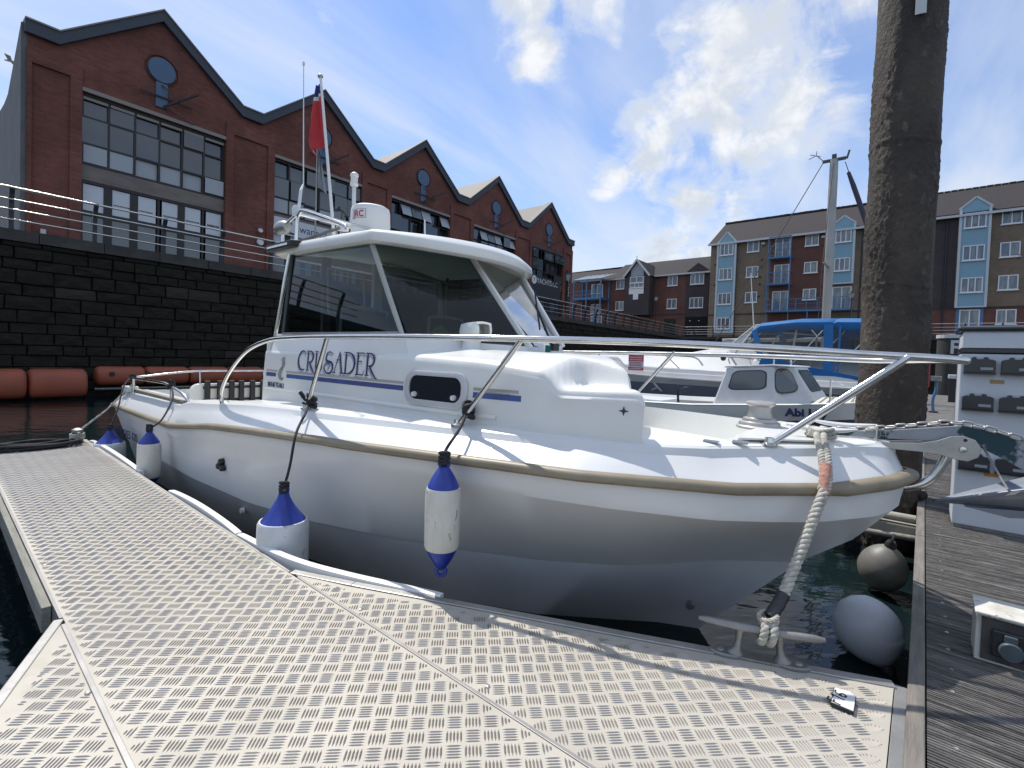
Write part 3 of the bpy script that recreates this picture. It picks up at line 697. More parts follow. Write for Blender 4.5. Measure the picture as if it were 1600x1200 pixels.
def patio(t, x0, x1, z0, z1, y=-.03):
    fr = MB(); b = .08
    for x in (x0, (x0 + x1) / 2 - b / 2, x1 - b): fr.box(x, x + b, y - .05, y + .03, z0, z1)
    fr.box(x0, x1, y - .047, y + .027, z1 - b, z1 - .003); fr.box(x0, x1, y - .047, y + .027, z0 + .003, z0 + b)
    f = fr.build('patio_door', M['upvc'], t)
    for i in range(2):
        a = x0 + b + i * ((x1 - x0) / 2 - b / 2); MB().box(a, a + (x1 - x0) / 2 - b * 1.5, y - .02, y, z0 + b, z1 - b).build('pane', M['flatpane'], f)
def flats():
    t = thing('apartment_block', 'four storey brown brick flats with sky blue bays and slate roof', 'building', AP0, frame(AAZ))
    Z0, ZE = QT - .3, 13.72
    segs = [(-2.62, 3.08, 'brownbrick'), (3.08, 5.05, 'darkred'), (5.05, 7.75, 'darkred'), (7.75, 11.2, 'brownbrick'), (11.2, 16.55, 'purplebrick'), (16.55, 26, 'brownbrick')]
    for a, b, m_ in segs:
        z1 = ZE if a < 12 else ZE + .12
        MB().box(a, b - .003, 0, .35, 6.45, z1).build('front_wall', M[m_], t)
        MB().box(a, b - .003, .02 if a < 16 else 0, .36, Z0, 6.447).build('ground_floor_wall', M['darkred'] if a > 10 else M[m_], t)
    MB().box(-2.60, -2.4, .35, 9.5, Z0, ZE).build('side_wall', M['brownbrick'], t)
    MB().box(-2.62, 26, -.035, -.002, 6.33, 6.46).build('string_course', M['purplebrick'], t)
    ro = MB(); gable_roof(ro, -2.8, 11.19, -.35, 5, ZE - .02, 17.0); gable_roof(ro, 11.2, 27, -.35, 5, ZE + .1, 17.08)
    ro.add([(-2.8, 5, 17.0), (11.19, 5, 17.0), (11.19, 10, ZE), (-2.8, 10, ZE), (11.2, 5, 17.08), (27, 5, 17.08), (27, 10, ZE), (11.2, 10, ZE)], [(0, 1, 2, 3), (4, 5, 6, 7)])
    rf = ro.build('roof', M['slate'], t)
    rd = MB(); u = -2.8
    while u < 26.5: rd.box(u, u + .42, 4.86, 5.14, 16.98, 17.14 + random.uniform(0, .03)); u += .45
    rd.build('ridge_tiles', M['slate'], rf, kind='stuff')
    MB().box(-2.8, 26.9, -.5, -.352, ZE - .2, ZE - .02).build('gutter', M['trim'], t)
    MB().prism([(-.3, ZE - .1), (5, 16.9), (9.9, ZE - .1)], -2.58, -2.4, 'yz').build('gable_wall', M['brownbrick'], t)
    bay(t, -1.80, -.1, 4.6, 13.62, 14.68, [13.56, 11.06, 8.56, 6.05])
    bay(t, 8.18, 9.76, 8.92, 14.12, 14.8, [13.66, 11.12])
    bay(t, 16.68, 18.34, 6.5, 14.14, 14.92, [13.74, 11.22, 8.72])
    for zt in (13.58, 11.08, 8.57): flats_window(t, .93, zt, 1.1, 1.05, -.02)
    for zt in (13.56, 11.06, 8.57): flats_window(t, 5.97, zt, 1.08, 1.02, -.02)
    for zt in (13.78, 11.29, 8.80, 6.20): flats_window(t, 19.0, zt, 1.1, 1.12, -.02)
    for zt in (13.78, 11.29, 8.80, 6.20): flats_window(t, 22.6, zt, 1.1, 1.12, -.02)
    for zf in (11.66, 9.16): balcony(t, 3.08, 5.02, zf); patio(t, 3.45, 4.75, zf + .02, zf + 1.88)
    balcony(t, 3.04, 9.95, 6.55, -1.25); patio(t, 3.4, 4.8, 6.57, 8.5); patio(t, 8.3, 9.75, 6.57, 8.6)
    MB().box(3.2, 4.95, -.02, -.004, 13.4, 13.6).build('balcony_head', M['balcony'], t)
    for x in (3.10, 4.99): MB().bar((x, -.97, QT), (x, -.97, 13.44), .08, .08).build('balcony_post', M['balcony'], t)
    for x in (6.6, 9.9): MB().bar((x, -1.2, QT), (x, -1.2, 6.38), .08, .08).build('balcony_post', M['balcony'], t)
    MB().bar((3.1, -.97, 13.5), (5.0, -.97, 13.5), .08, .1).build('balcony_beam', M['balcony'], t)
    for x in (-.02, 10.35, 14.35, 15.9): MB().tube([(x, -.1, QT), (x, -.1, 10), (x, -.1, ZE - .2)], .055, 8).build('downpipe', M['iron'], t)
    v = MB()
    for x, z in ((2.35, 12.95), (2.25, 11.6), (2.2, 10.9), (2.15, 9.9), (2.15, 9.2), (2.1, 8.0), (7.35, 12.4), (7.35, 10.0), (7.35, 8.6), (-2.2, 9.4), (-2.2, 11.5)): v.box(x, x + .16, -.05, -.003, z, z + .16)
    v.build('wall_vents', M['iron'], t, kind='stuff')
    for x in (2.2, 7.25): MB().box(x, x + .32, -.1, -.004, 13.15, 13.36).build('alarm_box', M['trim'], t)
    bl_ = MB().box(16.7, 18.3, -.03, -.003, 3.9, 6.35).build('shopfront_frame', M['balcony'], t); patio(t, 16.9, 18.1, 4.2, 6.25, -.06)
    # television aerial on the last window
    a = MB(); a.bar((19.7, -.6, 10.2), (20.4, -.62, 10.15), .02, .02)
    for i in range(6): a.bar((19.75 + i * .12, -.75, 10.2 - i * .01), (19.75 + i * .12, -.45, 10.2 - i * .01), .012, .012)
    a.bar((20.0, -.6, 10.2), (20.05, -.03, 9.9), .03, .03); a.build('aerial', M['wire'], t)
flats()
def low_block():
    t = thing('terrace_block', 'lower red brick block with grey dormer bay and glazed balcony between gabled building and flats', 'building', fpt(AAZ, 0, 2.4, 0, AP0), frame(AAZ))
    Z0, ZE = QT - .3, 11.40
    MB().box(-30, -3.2, 0, .35, Z0, ZE).build('front_wall', M['darkred'], t)
    MB().box(-5.95, -3.45, -.12, -.003, Z0 + 2.9, 11.55).build('tile_hung_bay', M['purplebrick'], t)
    ro = MB(); gable_roof(ro, -16.2, -2.7, -.35, 5, ZE - .02, 14.1); gable_roof(ro, -32, -16.22, .2, 5, ZE - .2, 13.7)
    ro.add([(-32, 5, 13.7), (-2.7, 5, 14.1), (-2.7, 9, ZE), (-32, 9, ZE)], [(0, 1, 2, 3)]); ro.build('roof', M['slate'], t)
    MB().box(-16.2, -2.7, -.5, -.352, ZE - .18, ZE - .02).build('gutter', M['trim'], t)
    g = MB().prism([(-5.95, 11.55), (-3.45, 11.55), (-4.7, 12.45)], -.12, 1.6).build('small_gable', M['purplebrick'], t)
    for zt in (11.22, 8.6): flats_window(t, -14.75, zt, 1.1, 1.1, -.02); flats_window(t, -8.15, zt, 1.15, 1.12, -.02); flats_window(t, -5.48, zt, 1.5, 1.15, -.14, 3)
    flats_window(t, -18.3, 11.0, 1.5, 1.2, -.02); flats_window(t, -18.3, 8.4, 1.5, 1.2, -.02)
    # grey dormer bay
    b = MB(); b.box(-12.85, -9.75, -1.4, -.004, 6.72, 11.25); b.prism([(-12.85, 11.25), (-9.75, 11.25), (-11.3, 13.1)], -1.4, 3.2)
    bo = b.build('grey_bay', M['purplebrick'], t)
    rr = MB(); rr.bar((-12.98, .6, 11.2), (-11.3, .6, 13.18), 4.6, .12); rr.bar((-9.62, .6, 11.2), (-11.3, .6, 13.18), 4.6, .12); rr.build('bay_roof', M['slate'], bo)
    bg = MB(); bg.bar((-12.98, -1.75, 11.18), (-11.3, -1.75, 13.16), .08, .2); bg.bar((-9.62, -1.75, 11.18), (-11.3, -1.75, 13.16), .08, .2); bg.bar((-11.3, -1.75, 13.2), (-11.3, -1.75, 13.6), .06, .06); bg.build('bargeboard', M['trim'], bo)
    MB().prism([(-12.1, 11.32), (-10.5, 11.32), (-10.5, 12.1), (-11.3, 12.95), (-12.1, 12.1)], -1.46, -1.402).build('gable_panel', M['greysticker'], bo)
    flats_window(bo, -12.2, 11.25, 1.75, .75, -1.45); flats_window(bo, -12.2, 10.48, 1.75, .55, -1.45, 3)
    wp = MB(); wp.box(-12.3, -10.45, -1.45, -1.404, 9.2, 9.86); wp.box(-11.75, -11.1, -1.45, -1.404, 8.55, 9.198); wp.build('white_panel', M['upvc'], bo)
    MB().box(-16.2, -3.2, -.03, -.003, 6.75, 6.9).build('string_course', M['purplebrick'], t)
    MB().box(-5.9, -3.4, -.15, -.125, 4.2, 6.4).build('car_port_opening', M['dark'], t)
    for x in (-5.3, -4.3):
        MB().sphere((x, -.3, 6.0), .07, 8, 6).build('lamp', M['upvc'], t)
    MB().box(-8.4, -7.0, -.03, -.004, 4.1, 6.3).build('garage_door', M['stonebrown'], t)
    # glazed blue balcony frame at the corner
    fr = MB()
    for x in (-19.6, -17.7, -15.7):
        for y in (-2.2, -.1): fr.bar((x, y, QT), (x, y, 11.2), .13, .13)
    for z in (11.2, 8.9): fr.bar((-19.7, -2.2, z), (-15.6, -2.2, z), .14, .2); fr.bar((-19.6, -2.2, z), (-19.6, 0, z), .12, .15); fr.bar((-15.7, -2.2, z), (-15.7, 0, z), .12, .15)
    bf = fr.build('balcony_frame', M['balcony'], t)
    MB().box(-19.6, -15.7, -2.2, -.01, 8.72, 8.9).build('balcony_floor', M['balcony'], bf)
    gl = MB()
    for i in range(7): gl.bar((-19.6 + i * .65, -2.3, 11.3), (-18.6 + i * .65, -.1, 12.1), .07, .06)
    gl.build('roof_bars', M['upvc'], bf)
    MB().add([(-19.6, -2.3, 11.28), (-15.6, -2.3, 11.28), (-14.7, -.1, 12.06), (-18.6, -.1, 12.06)], [(0, 1, 2, 3)]).build('glass_roof', M['panelite'], bf)
    rl = MB()
    for z in (9.35, 9.85): rl.bar((-19.6, -2.2, z), (-15.7, -2.2, z), .05, .05)
    for i in range(24): rl.bar((-19.5 + i * .163, -2.2, 8.9), (-19.5 + i * .163, -2.2, 9.85), .02, .02)
    rl.build('balustrade', M['balcony'], bf); patio(bf, -18.2, -16.6, 4.6, 6.9, -.06); patio(bf, -18.2, -16.6, 8.95, 10.9, -.06)
    return t
low_block()

# ---------------------------------------------------------------- lamps, flag and notice on the quay
def lamp_post(label, loc, h, s=1.0):
    t = thing('lamp_post', label, 'street lamp', loc, 0, 'lantern lamp posts on the quay')
    p = MB().lathe([(.10, 0), (.10, .12), (.065, .2), (.06, .9), (.045, 1.0), (.035, h - .62), (.05, h - .6), (.05, h - .55), (.02, h - .53)], 10); p.build('post', M['iron'], t, smooth=40)
    p = MB().tube([(-.22, 0, h - .72), (.22, 0, h - .72)], .015, 6); p.build('ladder_bar', M['iron'], t)
    g = MB(); b, tp = .10, .19; z0, z1 = h - .52, h - .14
    g.add([(-b, -b, z0), (b, -b, z0), (b, b, z0), (-b, b, z0), (-tp, -tp, z1), (tp, -tp, z1), (tp, tp, z1), (-tp, tp, z1)], [(0, 3, 2, 1), (0, 1, 5, 4), (1, 2, 6, 5), (2, 3, 7, 6), (3, 0, 4, 7)]); g.build('lantern', M['lampglass'], t)
    c_ = MB()
    for sx in (-1, 1):
        for sy in (-1, 1): c_.bar((sx * b, sy * b, z0), (sx * tp, sy * tp, z1), .018, .018)
    q = .21; c_.add([(-q, -q, z1), (q, -q, z1), (q, q, z1), (-q, q, z1), (0, 0, z1 + .2)], [(0, 1, 4), (1, 2, 4), (2, 3, 4), (3, 0, 4), (0, 3, 2, 1)]); c_.sphere((0, 0, z1 + .2), .04, 8, 6); c_.build('lantern_frame', M['iron'], t)
    return t
lamp_post('black lantern lamp post in front of the second gable, behind the boat roof', fpt(QAZ, 11.2, 17.4, QT), 3.05)
lamp_post('black lantern lamp post by the sign at the last gable', fpt(QAZ, 28.9, 17.6, QT), 3.3)
lamp_post('slim dark lamp post beside the grey dormer of the lower block', fpt(AAZ, -8.7, .6, QT, AP0), 4.9)
lamp_post('dark lamp post half hidden by the big pile, before the brown flats', fpt(AAZ, 9.95, -2.0, QT, AP0), 4.0)
def quay_flag():
    t = thing('quay_flag', 'drooping pale flag on a leaning pole by the second gable', 'flag', fpt(QAZ, 10.15, 17.3, QT))
    a = Vector((0, 0, 0)); b = Vector((.0, 0, 5.2))
    MB().tube([a, b], [.04, .025], 8).build('flagpole', M['mast'], t)
    rows = []
    for i in range(12):
        z = 5.1 - i * .135; w_ = .05 + .028 * i
        rows.append([(.03 + w_ * k / 5 , .06 * math.sin(k * 2.2 + i * .25), z - .10 * k / 5 * i / 4) for k in range(6)])
    MB().loft(rows).build('cloth', M['greysticker'], t, smooth=60)
quay_flag()
# ---------------------------------------------------------------- orange floats along the dock wall
def booms():
    def float_mesh(L, r, n=20):
        prof = [(r * .55, 0), (r * .85, .02), (r * .97, .06), (r, .11), (r * 1.0, L * .3), (r * .985, L * .5), (r * 1.0, L * .7), (r, L - .11), (r * .97, L - .06), (r * .85, L - .02), (r * .55, L)]
        m_ = MB().lathe(prof, n, axis='x')
        q = []
        for (x, y, z) in m_.v:                      # squarish section
            a = math.atan2(z, y); k = 1 / max(abs(math.cos(a)), abs(math.sin(a))); rr = math.hypot(y, z); f_ = 1 + (k - 1) * .38
            q.append((x, y * f_, z * f_))
        m_.v = q; return m_
    big = float_mesh(1.0, .335).mesh('float_body', M['orange'], 50); small = float_mesh(1.0, .235).mesh('float_body', M['orange'], 50)
    us = [(-.95, 1.02, 0), (.09, 1.0, 0), (1.10, 1.0, 0), (2.12, 1.02, 0)]
    lab = ['leftmost big orange float, cut by the picture edge', 'big orange float next to the leftmost one under the black wall', 'big orange float left of the narrow gap in the row', 'big orange float just left of the gap where the smaller floats begin']
    for i, (u, L, k) in enumerate(us):
        t = thing('boom_float', lab[i], 'float', fpt(QAZ, u, 15.3, .37), frame(QAZ), 'orange floats along the dock wall')
        o = inst(big, 'float_body', t, (0, 0, 0), (0, 0, R(random.uniform(-2, 2))), (L, 1, 1))
        MB().lathe([(.05, -.04), (.05, 0.0)], 8, axis='x').build('joint_pin', M['iron'], t)
    lab2 = ['smaller orange float with a dark round plug, right after the gap', 'smaller orange float with a dark flange behind the stern rail', 'smaller faded float behind the stern of the boat', 'smaller float behind the cockpit rail of the boat', 'smaller float left of the curved grab rail', 'smaller float seen through the boat side rail', 'smaller float hidden by the cabin side', 'last small float behind the wheelhouse']
    for i in range(8):
        u = 3.36 + i * 1.02; t = thing('boom_float', lab2[i], 'float', fpt(QAZ, u, 15.55, .52), frame(QAZ), 'orange floats along the dock wall')
        inst(small, 'float_body', t, (0, 0, 0), (0, 0, R(random.uniform(-3, 3))), (1.0, 1, 1))
        if i in (0, 1): MB().lathe([(.065, -.26), (.05, -.235)], 10, (.28 if i == 0 else .0, 0, .05), axis='y').build('plug', M['iron'], t)
        MB().tube([(0, 0, -.33), (1.02, 0, -.33)], .035, 8).build('carrier_pipe', M['galv'], t)
booms()

# ---------------------------------------------------------------- aluminium finger pontoon
def inpoly(p, poly):
    x, y = p; c = False; n = len(poly)
    for i in range(n):
        x1, y1 = poly[i]; x2, y2 = poly[i - 1]
        if (y1 > y) != (y2 > y) and x < (x2 - x1) * (y - y1) / (y2 - y1) + x1: c = not c
    return c
def bars(poly, z, pitch=.0485, ang=45, seed=0, ox=0, oy=0):
    vs = []; fs = []; ca, sa = math.cos(R(ang)), math.sin(R(ang))
    xs = [p[0] for p in poly]; ys = [p[1] for p in poly]; rnd = random.Random(seed)
    Rm = max(max(xs) - min(xs), max(ys) - min(ys)) + .2; cx, cy = (max(xs) + min(xs)) / 2, (max(ys) + min(ys)) / 2; n = int(Rm / pitch)
    L0, wh, h = .0212, .0029, .0026; sp = .0089
    for i in range(-n, n + 1):
        for j in range(-n, n + 1):
            gx, gy = i * pitch, j * pitch
            X, Y = cx + gx * ca - gy * sa, cy + gx * sa + gy * ca
            if not (min(xs) - .05 < X < max(xs) + .05 and min(ys) - .05 < Y < max(ys) + .05): continue
            o = (i + j) % 2
            for k in range(-2, 3):
                lx, ly = (0, k * sp) if o else (k * sp, 0); dx, dy = (1, 0) if o else (0, 1)
                x0, y0 = X + lx * ca - ly * sa, Y + lx * sa + ly * ca; ux, uy = dx * ca - dy * sa, dx * sa + dy * ca; vx, vy = -uy, ux
                for Lh in (L0, L0 * .7, L0 * .4, 0):
                    if Lh and inpoly((x0 + ux * Lh, y0 + uy * Lh), poly) and inpoly((x0 - ux * Lh, y0 - uy * Lh), poly): break
                if not Lh: continue
                b = len(vs)
                for (a, c) in ((-1, 0), (-.45, -1), (.45, -1), (1, 0), (.45, 1), (-.45, 1)): vs.append((x0 + ux * Lh * a + vx * wh * c, y0 + uy * Lh * a + vy * wh * c, z))
                vs.append((x0 - ux * Lh * .5, y0 - uy * Lh * .5, z + h)); vs.append((x0 + ux * Lh * .5, y0 + uy * Lh * .5, z + h))
                fs += [(b, b + 1, b + 6), (b + 1, b + 2, b + 7, b + 6), (b + 2, b + 3, b + 7), (b + 3, b + 4, b + 7), (b + 4, b + 5, b + 6, b + 7), (b + 5, b, b + 6)]
    m_ = MB(); m_.v = vs; m_.f = fs; m_.m = [0] * len(fs); return m_
YR, YL = -1.02, -.311
def finger():
    t = thing('finger_pontoon', 'narrow aluminium treadplate finger pontoon with triangular corner plates in front', 'pontoon', (0, 0, 0), frame(-50))
    X1 = 6.42
    main = [(.03, YR + .02), (X1, YR), (X1, YL), (.03, YL)]
    gr = [(.03, YR - .012), (2.06, YR - .012), (1.80, -1.13), (.03, -1.915)]
    gl = [(.03, YL + .014), (2.26, YL + .014), (.03, .62)]
    def plate(poly, z, name='tread_plate'): return MB().prism(poly, z - .006, z, 'xy').build(name, M['plate'], t)
    p = plate([(.03, YR), (X1, YR), (X1, YL), (.03, YL)], PT); bars([(.03, YR + .004), (X1 - .02, YR + .004), (X1 - .02, YL - .004), (.03, YL - .004)], PT, seed=1).build('tread_bars', M['bar'], p, kind='stuff', recalc=False)
    p = plate(gr, PT - .001); bars([(.04, YR - .014), (2.0, YR - .014), (1.74, -1.13), (.04, -1.885)], PT - .001, seed=2).build('tread_bars', M['bar'], p, kind='stuff', recalc=False)
    p = plate(gl, PT - .001); bars([(.03, YL + .015), (2.16, YL + .015), (.03, .60)], PT - .001, seed=3).build('tread_bars', M['bar'], p, kind='stuff', recalc=False)
    # seam strips
    MB().box(.03, 2.02, YR - .0115, YR - .0005, PT - .004, PT + .0035).build('seam_strip', M['stripal'], t, bevel=.001)
    MB().box(.03, 2.24, YL + .0005, YL + .0135, PT - .004, PT + .0035).build('seam_strip', M['stripal'], t, bevel=.001)
    # folded edges of the corner plates
    def edge(pts, w_, z0, z1, name, m_):
        mb = MB()
        for a, b in zip(pts[:-1], pts[1:]):
            mb.bar((a[0], a[1], (z0 + z1) / 2), (b[0], b[1], (z0 + z1) / 2), w_, z1 - z0)
        return mb.build(name, m_, t, bevel=.003)
    edge([(2.09, -1.035), (1.80, -1.155), (.03, -1.937)], .036, PT - .10, PT + .004, 'edge_channel', M['galv_lt'])
    edge([(2.29, YL + .012), (.03, .655)], .03, PT - .10, PT + .003, 'edge_channel', M['galv_lt'])
    edge([(.012, -1.95), (.012, .65)], .032, PT - .12, PT - .003, 'edge_channel', M['galv_lt'])
    # skirts and floats below
    MB().box(.05, X1 - .02, YR + .01, YL - .01, PT - .16, PT - .03).build('frame', M['galv'], t)
    for x in (.4, 2.3, 4.2): MB().box(x + .05, x + 1.55, YR + .06, YL - .06, -.12, PT - .165).build('float_tank', M['black'], t, bevel=.03)
    MB().prism([(.05, YR - .02), (1.9, YR - .02), (.05, -1.80)], PT - .12, PT - .03, 'xy').build('frame', M['galv'], t)
    MB().prism([(.05, YL + .02), (2.1, YL + .02), (.05, .52)], PT - .12, PT - .03, 'xy').build('frame', M['galv'], t)
    # timber batten on the far side
    MB().box(2.45, X1, YL + .012, YL + .04, PT - .10, PT - .006).build('rubbing_batten', M['pwood'], t, bevel=.003)
    MB().box(2.30, X1, YL + .0005, YL + .010, PT - .13, PT + .0012).build('side_channel', M['stripal'], t)
    MB().box(2.10, X1, YR - .012, YR - .0005, PT - .13, PT + .0012).build('side_channel', M['stripal'], t)
    MB().box(X1 + .0005, X1 + .02, YR, YL, PT - .13, PT + .001).build('end_channel', M['stripal'], t)
    # white fendering strips, each bowed a little away from the edge
    def fstrip(pts, bow):
        n = 14; rows = []
        P = spline([(a, b, 0) for a, b in pts], 10); k = len(P)
        for i, q in enumerate(P):
            f_ = i / (k - 1); s_ = math.sin(PI * f_); tt = (P[min(i + 1, k - 1)] - P[max(i - 1, 0)]).normalized(); nn = Vector((tt.y, -tt.x, 0))
            if nn.y > 0: nn = -nn
            a = q + nn * (.002 + .010 * s_ * bow); th = .034
            zt = PT + .008 + .018 * s_ * bow
            rows.append([(a.x, a.y, PT - .06), (a.x, a.y, zt - .004), (a.x + nn.x * .008, a.y + nn.y * .008, zt), (a.x + nn.x * th, a.y + nn.y * th, zt - .003), (a.x + nn.x * (th + .004), a.y + nn.y * (th + .004), zt - .012), (a.x + nn.x * th, a.y + nn.y * th, PT - .06)])
        m_ = MB().loft(rows, closed=True); m_.add(rows[0], [tuple(range(6))]); m_.add(rows[-1], [tuple(range(6))[::-1]])
        m_.build('edge_fender', M['whiteplastic'], t, smooth=40)
    e = YR - .014
    fstrip([(6.30, e), (5.6, e), (4.55, e)], .8); fstrip([(3.83, e), (3.3, e), (2.72, e)], .9)
    fstrip([(2.70, e), (2.35, e - .002), (2.10, e - .03), (1.85, -1.15), (1.45, -1.325)], 1.0)
    # bolts
    rnd = random.Random(3)
    for (x, y) in [(.16, -1.78), (.95, -1.07), (.52, -1.0), (.34, -1.065), (1.6, -1.06), (.6, -.335), (1.1, -.30), (.9, -.27), (.5, -.28), (1.75, -.29), (.2, -.345), (2.9, -.33)]:
        MB().lathe([(.008, PT - .001), (.0075, PT + .003), (.004, PT + .0045), (0.0005, PT + .0045)], 8, (x, y, 0)).build('bolt', M['bolt'], t)
finger()

def berth_tag():
    t = thing('berth_tag', 'small white hand lettered tag lying on the treadplate corner', 'sign')
    P = [(1.009, 1.464), (1.047, 1.446), (1.049, 1.424), (.995, 1.357), (.953, 1.395)]
    b = MB().prism(P, PT + .004, PT + .011, 'xy'); b.build('tag_board', [M['black']], t)
    ctr = Vector((sum(p[0] for p in P) / 5, sum(p[1] for p in P) / 5)); Q = [tuple(ctr + (Vector(p) - ctr) * .93) for p in P]
    MB().prism(Q, PT + .0115, PT + .0128, 'xy').build('tag_face', M['whiteplastic'], t)
    # F16 by hand, read from the walkway side
    ax = Vector((.055, .045)).normalized(); ay = Vector((-ax.y, ax.x))
    o = Vector((.9745, 1.3835))
    def st(pts):
        mb = MB(); q = [o + ax * a + ay * b for a, b in pts]
        for a, b in zip(q[:-1], q[1:]): mb.bar((a.x, a.y, PT + .0132), (b.x, b.y, PT + .0132), .0042, .001)
        return mb
    for pts in ([(0, 0), (0, .034), (.016, .034)], [(0, .018), (.012, .019)], [(.026, .026), (.034, .035), (.034, 0)], [(.064, .032), (.052, .030), (.046, .014), (.050, .002), (.060, .003), (.063, .013), (.054, .018), (.047, .012)]):
        st(pts).build('tag_stroke', M['iron'], t)
berth_tag()

# dock cleat on the corner plate
CLA, CLB = Vector((.671, 1.668, PT + .098)), Vector((1.035, 1.553, PT + .098))
def dock_cleat():
    c0 = (CLA + CLB) / 2; dv = (CLB - CLA); L = dv.length; ang = math.atan2(dv.y, dv.x)
    t = thing('dock_cleat', 'weathered grey cast mooring cleat on the edge of the treadplate', 'cleat', (c0.x, c0.y, PT), ang)
    n = 15; pts = []; rr = []
    for i in range(n):
        f_ = -1 + 2 * i / (n - 1); pts.append((f_ * L / 2, 0, .098 + .006 * f_ * f_)); rr.append(.0155 - .004 * abs(f_) ** 2 if abs(f_) < .97 else .007)
    MB().tube(pts, rr, 12).build('horn', M['galv'], t, smooth=60)
    for s_ in (-1, 1):
        rows = []
        for (z, w_, d_, off) in ((0.002, .062, .026, .012), (.012, .052, .022, .010), (.03, .026, .015, .004), (.055, .021, .013, .0), (.08, .026, .014, -.002), (.096, .036, .014, -.004)):
            cx = s_ * (.062 + off); rows.append([(cx + w_ * .5 * math.cos(2 * PI * k / 12), d_ * math.sin(2 * PI * k / 12), z) for k in range(12)])
        m_ = MB().loft(rows, closed=True); m_.build('leg', M['galv'], t, smooth=60)
        fo = MB(); rows = []
        for (z, k_) in ((-.002, 1), (.007, 1), (.0115, .86)): rows.append([(s_ * .098 + .058 * k_ * math.cos(2 * PI * k / 20), .031 * k_ * math.sin(2 * PI * k / 20), z) for k in range(20)])
        fo.loft(rows, closed=True); fo.add(rows[-1], [tuple(range(20))]); fo.build('foot', M['galv'], t, smooth=40)
        MB().lathe([(.013, .0115), (.011, .015), (.004, .0165), (.0003, .0165)], 8, (s_ * .118, 0, 0)).build('foot_bolt', M['stripal'], t)
    MB().box(-.06, .06, -.024, .024, -.002, .008).build('base_bar', M['galv'], t, bevel=.003)
dock_cleat()

# ---------------------------------------------------------------- timber walkway on the right
def walkway():
    t = thing('walkway_pontoon', 'wide walkway of grooved silvery grey timber planks along the right side', 'pontoon', (0, 0, 0), frame(40))
    Y0, Y1 = -.048, -2.3; pw, gap = .142, .007
    base = []
    for k in range(6):
        rr = random.Random(60 + k); prof = [(0, PT - .03), (0, PT - .003), (.003, PT)]; n = 11
        for i in range(n):
            c_ = pw * (i + .75) / (n + .5); d_ = .0062 + rr.uniform(-.001, .001)
            prof += [(c_ - .0042, PT + rr.uniform(-.0006, .0006)), (c_ - .0022, PT - d_), (c_ + .0022, PT - d_), (c_ + .0040, PT + rr.uniform(-.0006, .0006))]
        prof += [(pw - .003, PT), (pw, PT - .003), (pw, PT - .03)]
        m_ = MB(); m_.loft([[(x, Y0, z) for x, z in prof], [(x, (Y0 + Y1) / 2, z) for x, z in prof], [(x, Y1, z) for x, z in prof]])
        m_.add([(x, Y0, z) for x, z in prof], [tuple(range(len(prof)))]); base.append(m_.mesh('plank', M['plank'], 0))
    x = -1.2; i = 0; rnd = random.Random(2)
    while x < 26.6:
        if x < 12: inst(base[rnd.randrange(6)], 'plank', t, (x, 0, rnd.uniform(-.002, .002)), (0, 0, R(rnd.uniform(-.08, .08))))
        x += pw + gap; i += 1
    far = MB(); 
    xx = 12.02
    while xx < 26.6: far.box(xx, xx + pw, Y1, Y0, PT - .03, PT); xx += pw + gap
    far.build('far_planks', M['plank'], t, kind='stuff')
    # edge beam in lengths, kerb side
    x = -1.2
    for L in (2.62, 2.35, 2.5, 2.5, 2.5, 3, 3, 3, 3, 3): MB().box(x, x + L - .006, -.044, -.002, PT - .12, PT + .008).build('edge_beam', M['edgewood'], t, bevel=.004); x += L
    MB().box(-1.2, 26.6, -.10, -.05, PT - .22, PT - .035).build('side_frame', M['galv'], t)
    for x in (-.8, 1.6, 4.0, 6.4, 8.8, 11.5, 14.5): MB().box(x, x + 2.0, -2.1, -.16, -.2, PT - .225).build('float_tank', M['black'], t, bevel=.03)
    rnd = random.Random(8)
    for k in range(26):
        xx = .35 + k * (pw + gap) * 1 + .03; yy = -.105 + rnd.uniform(-.006, .006)
        if rnd.random() < .3: continue
        MB().lathe([(.0065, PT - .001), (.006, PT + .002), (.003, PT + .001), (.0005, PT + .001)], 8, (xx, yy, 0)).build('screw', M['bolt'], t)
walkway()

